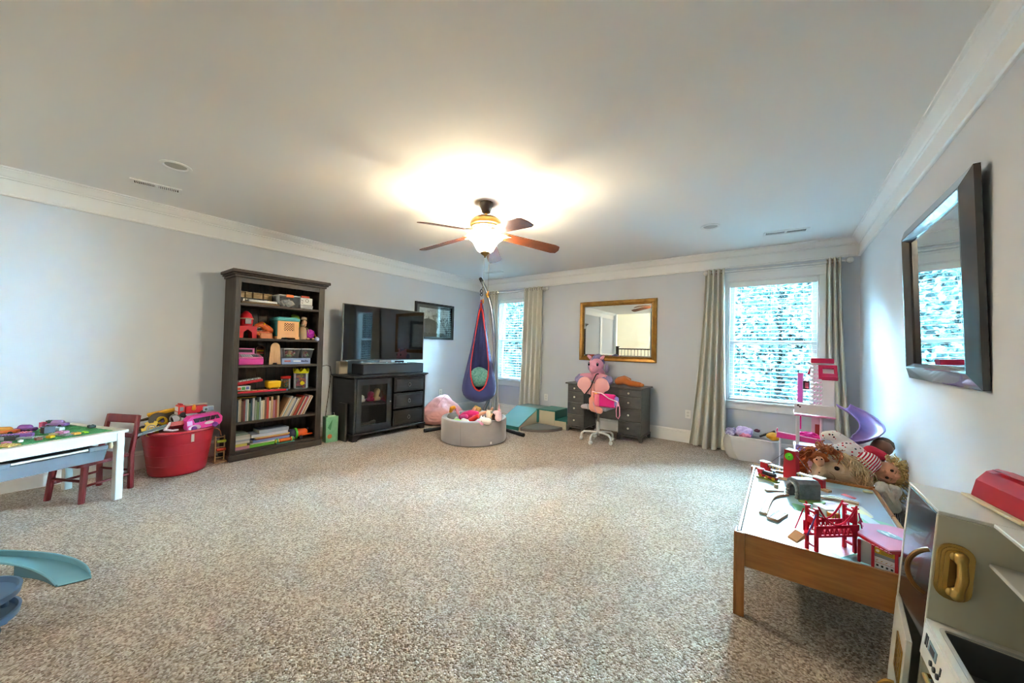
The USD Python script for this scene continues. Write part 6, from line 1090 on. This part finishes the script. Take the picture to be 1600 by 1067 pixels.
# ------------------------------------------------------------------ train table and its toys
lam = mat('b9783c', .32, var=(3.5, '8f5626', .22), stretch=(1.2, 10., 10.)); lam_y = mat('b27740', .28, var=(3.5, '925c2e', .22), stretch=(10., 1.2, 10.)); lam_z = mat('b0713a', .32, var=(3.5, '8f5626', .22), stretch=(10., 10., 1.2))
TX0, TX1, TY0, TY1, TZ = 5.07, 5.775, -3.615, -2.27, .402
def tz(px, py): return at(px, py, 'z', TZ)
def train_table():
    t, wp = wthing('train_table', 'oak-look train table with a printed board by the right wall', 'table', (5.42, -2.94, 0))
    wp('front_board', bx(TX0+.012, TX1-.012, TY0, TY0+.016, .25, .418, .002), lam); wp('back_board', bx(TX0+.012, TX1-.012, TY1-.016, TY1, .25, .418, .002), lam)
    for x in (TX0, TX1-.016):
        ym = (TY0+TY1)/2+.12
        for a, b in ((TY0+.012, ym-.012), (ym+.012, TY1-.012)): wp('side_board', bx(x, x+.016, a, b, .25, .42, .003), lam_y)
        wp('side_joint', bx(x-.001, x+.017, ym-.0115, ym+.0115, .25, .4215, .003), mat('8a552a', .4))
    for x in (TX0, TX1-.055):
        for y, s in ((TY0-.012, 1), (TY1+.012, -1)): wp('leg', bx(x if x == TX0 else x+.02, x+.035 if x == TX0 else x+.055, min(y, y+s*.012), max(y, y+s*.012), 0, .42, .002), lam_z); xo = TX0-.012 if x == TX0 else TX1; wp('leg', bx(xo, xo+.012, min(y, y+s*.05), max(y, y+s*.05), 0, .42, .002), lam_z)
    wp('board', bx(TX0+.0165, TX1-.0165, TY0+.0165, TY1-.0165, .39, TZ-.0006), mat('a9cbd2', .33, var=(2.2, '98bfcc', .2)))
    inner = sg.box(TX0+.0175, TY0+.0175, TX1-.0175, TY1-.0175); lv = [0]
    def pr(col, pts, nm='print'):
        lv[0] += 1; g = sg.Polygon([tz(a, b)[:2] for a, b in pts]).buffer(.012).buffer(-.004).intersection(inner)
        if not g.is_empty: wp(nm, prism(g, .0002+.00005*lv[0], at=(0, 0, TZ-.0006)), mat(col, .33))
    pr('98a6b6', [(1262, 757), (1362, 771), (1384, 800), (1396, 824), (1350, 806), (1318, 788), (1285, 772)]); pr('cfcdbf', [(1268, 772), (1310, 776), (1345, 792), (1362, 806), (1345, 806), (1300, 790), (1270, 783)]); pr('e2dcae', [(1330, 795), (1343, 796), (1362, 808), (1350, 808)])
    pr('8cc4a4', [(1278, 798), (1310, 800), (1345, 806), (1392, 820), (1404, 836), (1360, 830), (1330, 836), (1290, 822), (1280, 806)]); pr('c8d4d6', [(1340, 803), (1352, 805), (1372, 818), (1378, 828), (1368, 828), (1360, 817)]); pr('d6a2b8', [(1290, 785), (1303, 786), (1309, 794), (1293, 795)])
    pr('d4899e', [(1287, 834), (1330, 838), (1342, 866), (1322, 873), (1290, 856), (1280, 840)]); pr('6f9a80', [(1318, 872), (1345, 864), (1392, 892), (1376, 896)]); pr('b8bcc6', [(1262, 866), (1318, 880), (1384, 906), (1396, 916), (1320, 898), (1262, 874)]); pr('c22c38', [(1316, 773), (1320, 772), (1336, 778), (1334, 779)])
    pr('5f9a5a', [(1240, 787), (1276, 796), (1270, 803), (1244, 796)]); pr('dfe6e8', [(1276, 836), (1279, 836), (1283, 862), (1280, 862)]); H_ = mv(meshkit.text_mesh('H', .05, .0004, True), (0, 0, 0), rz=150); c = tz(1290, 851); wp('print_letter', mv(H_, (c[0], c[1]-.02, TZ+.0004)), mat('eef0f2', .3), smooth=False)
train_table()
RA = -31.
def on_tt(px, py): p = tz(px, py); return (p[0], p[1], TZ+.0006)
trk = mat('d8b48c', .6, var=(6., 'c09468', .2)); trd = mat('a8101c', .35)
def drawbridge():
    t = thing('toy_drawbridge', 'red toy drawbridge with a green dial at the far end of the train table', 'toy bridge', (5.31, -2.41, TZ+.001), RA)
    part('tower', prism([(-.045, 0), (.045, 0), (.037, .215), (-.037, .215)], .045, 'y', (0, -.02, 0)), trd, t); part('tower_cap', bx(-.03, .032, -.024, .028, .2155, .222, .002), mat('e2d8d4', .4), t); part('dial', [prism(sg.Point(0, .172).buffer(.027), .008, 'y', (0, -.0285, 0))], mat('4ec21c', .35), t); part('dial_hub', ell((0, -.029, .172), .005), mat('2a6a12', .4), t)
    for x, w in ((-.185, .028), (.178, .03)): part('pier', bx(x-w, x+w, -.022, .022, 0, .07, .003), trd, t); part('pier_cap', bx(x-w-.004, x+w+.004, -.024, .024, .0705, .08, .002), mat('e4dcd4', .4), t)
    for s, (a, b) in enumerate(((-.155, -.046), (.046, .148))):
        part('deck', bx(a, b, -.02, .02, .058, .069, .002), mat('ddd4c0', .4), t)
        n = 9
        for k in range(n): part('hazard_stripe', bx(a+(b-a)*k/n+.001, a+(b-a)*(k+.55)/n, -.0225, -.0205, .048, .06), mat('d8a81c' if k % 2 else '2c2620', .4), t)
    part('chain', [rod((-.155, -.01, .07), (-.04, -.01, .19), .0018), rod((.148, -.01, .07), (.04, -.01, .19), .0018)], mat('8a8a8c', .4), t, kind='stuff')
drawbridge()
def track(name_lab, path, w=.04, h=.012):
    P = np.array([on_tt(*p)[:2] for p in path]); s = np.linspace(0, len(P)-1, 4*len(P)); P = np.stack([np.interp(s, range(len(P)), P[:, k]) for k in (0, 1)], -1)
    for _ in range(3): P[1:-1] = (P[:-2]+2*P[1:-1]+P[2:])/4
    ln = sg.LineString(P); t = thing('track_piece', name_lab, 'toy track', (P[0][0], P[0][1], TZ+.001)); o = (-P[0][0], -P[0][1], 0)
    part('bed', prism(ln.buffer(w/2, cap_style='flat'), h, at=o), trk, t)
    for off in (-w*.28, w*.28): part('groove', prism(ln.parallel_offset(abs(off), 'left' if off > 0 else 'right').buffer(.0028, cap_style='flat'), .0012, at=(o[0], o[1], h+.0001)), mat('a88560', .6), t)
track('curved wooden track piece running into the grey toy tunnel', [(1192, 804), (1196, 792), (1203, 778), (1215, 774), (1229, 773.5)]); track('wooden track piece running out of the grey tunnel to the right', [(1280, 777), (1300, 780), (1321, 784), (1342, 789)]); track('straight wooden track piece behind the grey tunnel', [(1279, 764), (1297, 770)]); track('short straight wooden track piece lying loose in front of the tunnel', [(1206, 813), (1223, 803)], .055); track('wooden track piece under the drawbridge', [(1213, 746), (1252, 756)], .04)
t = thing('track_connector', 'flat pale wooden piece left of the grey tunnel', 'toy track', on_tt(1209, 768), 30); part('body', prism(sg.Polygon([(-.05, -.012), (.05, -.008), (.05, .008), (.0, .02), (-.05, .012)]).buffer(.003), .012), mat('d8c09a', .5), t); part('peg', prism(sg.Point(.058, 0).buffer(.007), .012), mat('d8c09a', .5), t)
t = thing('toy_peg', 'small pale wooden cylinder between the red train and the tunnel', 'toy block', on_tt(1213, 763)); part('body', lathe([(0, 0), (.013, 0), (.014, .003), (.014, .026), (.012, .029), (0, .029)], 18), mat('d9ccb0', .5), t)
t = thing('toy_block', 'small yellowish block in the far right corner of the train table', 'toy block', on_tt(1356, 770), 20); part('body', rbox(-.025, .025, -.012, .012, 0, .012, .005), mat('d8d8ac', .5), t)
def engine():
    t = thing('toy_engine', 'red and black toy steam engine with yellow wheels by the drawbridge', 'toy train', on_tt(1200, 749), -28); bk = mat('22222a', .35); ye = mat('d8a81c', .4)
    part('base_board', prism(rrect(.15, .05, .012), .008, at=(0, -.004, 0)), mat('8a9a2c', .5), t); part('chassis', bx(-.065, .062, -.016, .016, .014, .03, .003), trd, t); part('boiler', mv(lathe([(0, -.055), (.014, -.055), (.016, -.05), (.016, .05), (0, .055)], 18), (.0, 0, .043), ry=90), bk, t); part('cab', rbox(-.068, -.03, -.019, .019, .031, .066, .006), trd, t); part('funnel', lathe([(0, 0), (.006, 0), (.006, .012), (.010, .018), (0, .018)], 12, at=(.04, 0, .057)), bk, t); part('tender', rbox(.01, .035, -.018, .018, .031, .05, .004), bk, t)
    for x in (-.045, .0, .045):
        for s in (-1, 1): part('wheel', mv(lathe([(0, -.003), (.011, -.003), (.011, .003), (0, .004)], 14), (x, s*.019, .019), rx=90), ye, t)
engine()
def tunnel():
    t = thing('toy_tunnel', 'grey stone-look toy tunnel over the wooden track', 'toy tunnel', (5.365, -2.775, TZ+.001), 34); st = mat('7e8286', .8, var=(22., '5c6064', .2), bump=(60., .004)); g2 = mat('a8aaa8', .8, var=(22., '85878a', .2), bump=(60., .004))
    arch = unary_union([sg.box(-.048, 0, .048, .06), sa.scale(sg.Point(0, .06).buffer(.048), 1, 1.)]); hole = unary_union([sg.box(-.03, -.01, .03, .05), sg.Point(0, .05).buffer(.03)])
    part('vault', prism(sg.Polygon([(-.055, 0), (.055, 0), (.055, .1), (.03, .118), (-.03, .118), (-.055, .1)]).difference(hole), .13, 'x', (-.062, 0, 0)), st, t, smooth=20); part('roof', prism([(-.05, .1), (.05, .1), (.03, .121), (-.03, .121)], .11, 'x', (-.05, 0, 0)) if False else bx(-.055, .06, -.029, .029, .1185, .122, .001), mat('a9b4b8', .5), t)
    r = random.Random(4)
    for k in range(9): a = PI*k/8; part('portal_stone', mv(rbox(-.012, .002, -.010, .010, -.008, .008, .004, 8), (-.0635, .041*math.cos(a), .052+.043*math.sin(a)), rx=math.degrees(a)-90+r.uniform(-6, 6)), g2, t)
    for s in (-1, 1):
        for k in range(2): part('portal_stone', rbox(-.0755, -.0615, s*.041-.011, s*.041+.011, .002+k*.02, .02+k*.02, .004, 8), g2, t)
    part('meadow_base', prism(sa.scale(sg.Point(0, 0).buffer(.075), 1.05, .5), .006, at=(.0, -.075, 0)), mat('5f8a4c', .7, var=(18., '9a9a3c', .2)), t)
tunnel()
BA = 43.; red = mat('d80f2c', .3)
def suspension():
    t = thing('toy_suspension_bridge', 'bright red toy suspension bridge near the front of the train table', 'toy bridge', (5.44, -3.515, TZ+.001), BA); h = .085
    for x in (-.10, .10):
        for y in (-.024, .024): part('tower_post', bx(x-.008, x+.008, y-.007, y+.007, 0, .205, .003), red, t); part('post_cap', bx(x-.012, x+.012, y-.010, y+.010, .2052, .212, .002), red, t)
        part('tower_brace', [bx(x-.006, x+.006, -.016, .016, z, z+.01) for z in (.03, .185)], red, t, kind='stuff'); part('portal_plate', bx(x-.007, x+.007, -.016, .016, h+.05, h+.08), red, t)
    part('deck', bx(-.16, .115, -.0155, .0155, h, h+.01), red, t)
    for y in (-.034, .030):
        g = sg.box(-.112, h-.004, .112, h+.05); hl = [sg.Polygon([(x, h+.006), (x+.018, h+.006), (x+.009, h+.03)]) for x in np.arange(-.085, .07, .024)]; hl += [sg.Polygon([(x+.012, h+.036), (x+.028, h+.036), (x+.02, h+.014)]) for x in np.arange(-.085, .05, .024)]
        part('truss', prism(g.difference(unary_union(hl)), .004, 'y', (0, y, 0)), red, t)
        xs = np.linspace(-.1, .1, 22); zc = h+.052+.085*(xs/.1)**2; part('cable', tube(np.stack([xs, np.full(22, y+.002), zc], -1), .0042, 8), red, t); part('side_cable', rod((-.11, y+.002, .19), (-.155, y+.002, h+.01), .003), mat('6a3a8a' if y < 0 else 'd80f2c', .35), t); part('side_cable', rod((.11, y+.002, .19), (.135, y+.002, h), .003), mat('b02060', .35), t)
        part('hanger', [rod((x, y+.002, h+.045), (x, y+.002, h+.046+.075*(x/.1)**2), .0018) for x in (-.08, -.06, .06, .08)], red, t, kind='stuff')
    part('end_ramp', prism([(-.20, h-.03), (-.16, h-.01), (-.16, h+.01), (-.2, h-.02)], .05, 'y', (0, -.025, 0)), mat('c48a5c', .5), t)
suspension()
def lorry():
    c = on_tt(1289, 811); t = thing('toy_lorry', 'orange and white toy lorry behind the red suspension bridge', 'toy truck', (5.455, -3.08, TZ+.001), -52); part('box', rbox(-.06, .028, -.024, .024, .016, .062, .003), mat('e8e4dc', .35), t); part('cab', rbox(.03, .068, -.024, .024, .014, .056, .006), mat('e0781c', .35), t); part('chassis', bx(-.06, .066, -.02, .02, .010, .0155), mat('2c2c30', .5), t)
    for x in (-.04, .048):
        for s in (-1, 1): part('wheel', mv(lathe([(0, -.004), (.010, -.004), (.010, .004), (0, .004)], 14), (x, s*.0215, .0105), rx=90), mat('222224', .6), t)
lorry()
def station():
    zr = .515; R = [(1340, 833), (1357, 843), (1390, 862), (1412, 862), (1414, 829), (1385, 822), (1352, 819), (1345, 817), (1350, 824)]; P = [at(a, b, 'z', zr) for a, b in R]; L = (5.59, -3.56, TZ+.001); t, wp = wthing('toy_station', 'toy station with a pink helipad roof at the front of the train table', 'toy building', L); sr = mat('b81428', .35)
    pl = sg.Polygon([p[:2] for p in P]).buffer(0); lim = sg.box(5.4, -3.63, 5.8, -3.3); W_ = lambda a, b, z: at(a, b, 'z', z)
    wp('roof', prism(pl, .006, at=(0, 0, zr)), mat('dd8eae', .3)); wp('roof_edge', prism(pl.difference(pl.buffer(-.004)), .012, at=(0, 0, zr-.0122)), sr); c = at(1390, 838, 'z', zr); wp('helipad', prism(sa.rotate(sa.scale(sg.Point(*c[:2]).buffer(.04), 1.15, .62), -40), .0012, at=(0, 0, zr+.0061)), mat('a8c4cc', .3)); wp('helipad_mark', mv(meshkit.text_mesh('H', .04, .0006, True), (c[0]-.012, c[1]-.022, zr+.0074), rz=28), mat('f2f4f6', .4), smooth=False)
    q0, q1 = at(1360, 840, 'z', zr), at(1398, 852, 'z', zr); wp('roof_mark', [mv(bx(-.005, .005, -.0012, .0012, 0, .0006), (5.545+.011*k, -3.60-.012*k, zr+.0062), rz=-45) for k in range(7)], mat('eed0d8', .4), kind='stuff')
    a, b = np.array([5.535, -3.545]), np.array([5.662, -3.595]); d = (b-a)/np.linalg.norm(b-a); ang = math.degrees(math.atan2(d[1], d[0])); ln = np.linalg.norm(b-a); H1 = zr-TZ-.0135
    def seg(m): return mv(m, (a[0], a[1], TZ+.001), rz=ang)
    for x in (0, .045, .118): wp('column', seg(bx(x-.005, x+.005, -.006, .006, 0, H1, .001)), sr)
    wp('wall_panel', seg(bx(.0055, .0395, -.002, .002, .004, H1)), mat('a9a6a8', .5)); wp('timetable', seg(bx(.0505, .1125, -.003, .003, .004, .05)), mat('eceaea', .4)); wp('name_board', seg(bx(.0505, .1125, -.003, .003, .066, .09)), mat('d8ac1c', .4)); wp('name_board_line', seg(cat_([bx(.071, .108, -.0036, -.0031, .07+k*.005, .0715+k*.005) for k in range(4)])), mat('4a3a14', .5), kind='stuff'); wp('name_board_clock', seg(prism(sg.Point(.06, .078).buffer(.006), .001, 'y', (0, -.0042, 0))), mat('f2ecd4', .4)); wp('track_print', seg(bx(.052, .111, -.0036, -.0031, .0275, .029)), mat('b83a3c', .5)); wp('picture_print', seg(cat_([bx(.056+k*.015, .063+k*.015, -.0036, -.0031, .012, .02) for k in range(4)])), mat('2c2c34', .5), kind='stuff'); wp('picture_print', seg(cat_([mv(bx(-.004, .004, -.0036, -.0031, -.001, .001), (.058+k*.015, 0, .037), ry=-40) for k in range(4)])), mat('b8843c', .5), kind='stuff')
    wp('grey_panel', seg(bx(.0505, .1125, -.002, .002, .0505, .0655)), mat('8a8c90', .5)); wp('end_wall', seg(bx(.124, .128, .0, .11, 0, H1)), mat('c8ccd0', .5)); wp('end_post', seg(bx(.129, .137, .05, .058, 0, H1)), mat('d0b88c', .5)); wp('bracket', seg(prism([(.123, H1), (.14, H1), (.123, H1-.02)], .004, 'y', (0, -.002, 0))), sr)
    wp('tower_point', mv(lathe([(.012, 0), (0, .03)], 6), (P[7][0], P[7][1]-.0, zr-.004)), sr)
station()
# ------------------------------------------------------------------ toy kitchen against the right wall
KT = 4.2
def kitchen():
    L = (5.61, -3.636, 0); t = thing('toy_kitchen', 'white toy kitchen with a dark fridge door and gold fittings at the lower right', 'toy kitchen', L, 0, ry=KT); wh = mat('dcdad2', .35); be = mat('c9c4ae', .5); dkd = mat('2a2428', .22, coat=.3); gold = mat('c09a54', .3, .85); D, FW, T = .298, .345, .822; E_ = -.98
    part('far_side', bx(0, D, -.014, 0, 0, T-.013, .002), wh, t); part('phone_panel', bx(0, D, -FW, -FW+.014, 0, T-.013, .002), be, t, label='beige side panel of the fridge'); part('fridge_top', bx(0, D, -FW, 0, T-.012, T, .002), wh, t); part('fridge_back', bx(D-.008, D, -FW+.0145, -.0145, .0, T-.013), wh, t); part('fridge_shelf', bx(.02, D-.01, -FW+.0145, -.0145, .35, .36), wh, t)
    part('upper_door', bx(.002, .016, -FW+.017, -.016, .366, T-.016, .002), dkd, t, label='dark fridge door'); a = np.linspace(-1.25, 1.25, 20); part('door_handle', tube([(-.004-.045*(math.cos(x)-math.cos(1.25))/(1-math.cos(1.25)), -.318-.0, .60+.075*math.sin(x)/math.sin(1.25)) for x in a], .0075, 10), mat('8a6238', .35, .8), t, label='bronze arched handle')
    ld = part('lower_door', mv(bx(0, .016, -FW+.02, 0, .012, .352, .002), (-.004, -.016, 0), rz=-6), wh, t); part('vent_plate', mv(prism(sg.box(-.30, .16, -.16, .29).difference(unary_union([sg.Point(-.28+.028*i+(.014 if k % 2 else 0), .18+.026*k).buffer(.0075) for i in range(4) for k in range(4)])), .004, 'x', (-.0045, 0, 0)), (-.004, -.016, 0), rz=-6), gold, ld); part('lower_handle', mv(tube([(-.01-.04*math.sin(x), -.28+.0*x, .10+.06*math.cos(x)) for x in np.linspace(0, PI, 16)], .0075, 10), (-.004, -.016, 0), rz=-6), gold, ld)
    # hutch over the worktop
    hx = .116; part('hutch_top', bx(hx, D, E_, -FW-.0005, T-.012, T, .002), wh, t); part('hutch_shelf', bx(hx+.0, D-.009, E_+.01, -FW-.0005, .684, .696, .002), wh, t); part('hutch_back', bx(D-.008, D, E_, -FW-.0005, .452, T-.0125), be, t); part('hutch_side', bx(hx, D-.009, E_, E_+.0095, .452, T-.0125), wh, t)
    # wall phone
    ph = [(0.047, .635)]; cx, cz = .047, .635; y0 = -FW-.0005
    for k, (g, d) in enumerate(((0, .008), (.008, .013), (.015, .017))): part('phone_plate' if k == 0 else 'phone_plate_step', prism(rrect(.082-2*g, .182-2*g, .036-g, cx, cz), d if k == 0 else .0045, 'y', (0, y0-d, 0)), gold, t)
    part('phone_recess', prism(rrect(.03, .11, .012, cx, cz), .001, 'y', (0, y0-.0182, 0)), mat('6a4c1e', .4, .6), t); part('phone_receiver', body([((cx+.004, y0-.032, cz+.062), .0165, (cx+.004, y0-.032, cz+.05), .015), ((cx+.006, y0-.036, cz+.05), .012, (cx+.010, y0-.04, cz), .0135), ((cx+.010, y0-.04, cz), .0135, (cx+.006, y0-.036, cz-.05), .012), ((cx+.004, y0-.032, cz-.05), .0165, (cx+.004, y0-.032, cz-.062), .0165)], .005, 6), gold, t); part('phone_cradle', [ell((cx-.008, y0-.026, cz+.058), (.011, .008, .014), sub=3), ell((cx-.008, y0-.026, cz-.058), (.012, .009, .014), sub=3)], gold, t)
    # worktop with sunken sink
    cz = .455; top = sg.box(-.0, E_, D-.01, -FW-.0005).difference(rrect(.20, .30, .018, .125, -FW-.19)); part('worktop', prism(top, .016, at=(0, 0, cz-.016)), wh, t)
    o = rrect(.20, .30, .018, .125, -FW-.19); part('sink_rim', prism(o.buffer(.008).difference(o.buffer(-.003)), .003, at=(0, 0, cz+.0002)), mat('c4c6c4', .3), t); part('sink_wall', prism(o.difference(o.buffer(-.004)), .10, at=(0, 0, cz-.105)), mat('55585a', .35), t); part('sink_floor', prism(o, .004, at=(0, 0, cz-.11)), mat('6b6e70', .35), t); ct = sg.Point(.14, -FW-.2).buffer(.055); part('drain_ring', prism(sa.scale(ct, .8, 1).difference(sa.scale(sg.Point(.14, -FW-.2).buffer(.026), .8, 1)), .008, at=(0, 0, cz-.1055)), mat('1e2224', .3), t)
    part('faucet', [tube([(.245, -FW-.10, cz), (.245, -FW-.10, cz+.075), (.235, -FW-.105, cz+.105), (.205, -FW-.12, cz+.112), (.185, -FW-.13, cz+.095)], [.012, .011, .011, .011, .010], 14)], gold, t); part('faucet_base', lathe([(0, 0), (.02, 0), (.018, .012), (.012, .016), (0, .016)], 20, at=(.245, -FW-.10, cz+.0002)), gold, t)
    # control fascia, sloping outwards, and the front below it
    part('fascia', prism([(-.001, cz-.0165), (-.006, cz-.118), (.02, cz-.118), (.02, cz-.0165)], -E_-FW-.001, 'y', (0, E_, 0)), wh, t)
    fx = lambda s: (-.001-.005*s-.0004, cz-.0165-.1*s); th = math.degrees(math.atan2(.005, .1))
    def knob(nm, y, s, m, sh): x, z = fx(s); part(nm, mv(sh, (x, y, z), ry=th-0), m, t)
    dk_ = mat('34383c', .4)
    for k in range(3): knob('button', -FW-.055-.03*k-.05, .72, dk_, rod((-.004, 0, 0), (.001, 0, 0), .0085, n=16))
    knob('display', -FW-.10, .36, mat('8fa6ae', .2), bx(-.0015, .001, -.035, .035, -.016, .016)); knob('display_screen', -FW-.10, .36, mat('4a545a', .2), bx(-.0022, -.0016, -.02, .02, -.010, .010))
    for y in (-.035, -.05): knob('slot', -FW+y, .36, dk_, bx(-.0015, .001, -.004, .004, -.018, .018))
    knob('slot', -FW-.175, .5, dk_, bx(-.0015, .001, -.004, .004, -.012, .012))
    part('oven_front', bx(.02, .032, E_, -FW-.001, .0, cz-.119), mat('9aa39a', .4), t); part('oven_window', bx(.012, .0195, -FW-.48, -FW-.05, .08, cz-.15, .003), mat('3a4240', .15, coat=.4), t); part('oven_handle', tube([(.019, -FW-.08, cz-.14), (-.012, -FW-.09, cz-.14), (-.012, -FW-.43, cz-.14), (.019, -FW-.44, cz-.14)], .007, 10), gold, t); part('near_side', bx(.0, D, E_-.014, E_-.001, 0, T), wh, t)
kitchen()
def bread_box():
    t = thing('bread_box', 'red rounded toy bread box on top of the white toy kitchen', 'toy box', (5.806, -3.715, .8185), 10, ry=KT); rd = mat('a8121e', .35); g = sg.Polygon([(0, 0), (.078, 0), (.078, .10), (.055, .103), (.03, .09), (.008, .055)]).buffer(.006, quad_segs=5).buffer(-.002)
    part('base_strip', bx(-.016, .09, -.27, .012, .0005, .0095, .002), mat('d8c49a', .5), t); part('shell', prism(g, .25, 'y', (.008, -.252, .0125)), rd, t, smooth=40); part('lid_panel', prism(g.buffer(-.004), .004, 'y', (.008, -.0015, .0125)), mat('c21a3c', .35), t); part('hinge_strip', bx(.035, .085, -.24, -.03, .1168, .1195, .001), mat('8c0e18', .4), t)
bread_box()
# ------------------------------------------------------------------ big framed mirror on the right wall
def big_mirror():
    y0, y1, z0, z1 = -3.32, -2.185, 1.19, 2.2; w, h = (y1-y0)/2, (z1-z0)/2; t = thing('framed_mirror', 'large dark-framed mirror leaning slightly out from the right wall', 'mirror', (W-.004, (y0+y1)/2, z0), 0, ry=-1.6); fm = mat('1d1714', .3, coat=1., var=(9., '2e2019', .25)); F_ = .1
    pr = [(0, 0), (0, .022), (.07, .05), (.08, .05), (.1, .02), (.1, 0)]
    def side(p0, p1, n):
        p0, p1, n = (np.array(a, float) for a in (p0, p1, n)); td = p1-p0; td /= np.linalg.norm(td); V = []
        for b, s in ((p0, 1), (p1, -1)): V += [b + n*o + td*s*o + np.array([-q, 0, 0]) for o, q in pr]
        N = len(pr); Fc = [f for k in range(N) for f in ((k, (k+1) % N, N+(k+1) % N), (k, N+(k+1) % N, N+k))]; m = trimesh.Trimesh(np.array(V), np.array(Fc), process=False); m.fix_normals(); return m
    Z = 2*h
    for a, b, n in (((0, -w, Z), (0, w, Z), (0, 0, -1)), ((0, w, Z), (0, w, 0), (0, -1, 0)), ((0, w, 0), (0, -w, 0), (0, 0, 1)), ((0, -w, 0), (0, -w, Z), (0, 1, 0))): part('frame_side', side(a, b, n), fm, t, smooth=20)
    part('mirror_glass', bx(-.014, -.010, -w+F_-.004, w-F_+.004, F_-.004, Z-F_+.004), mat((.66, .72, .73), .012, 1.), t)
big_mirror()
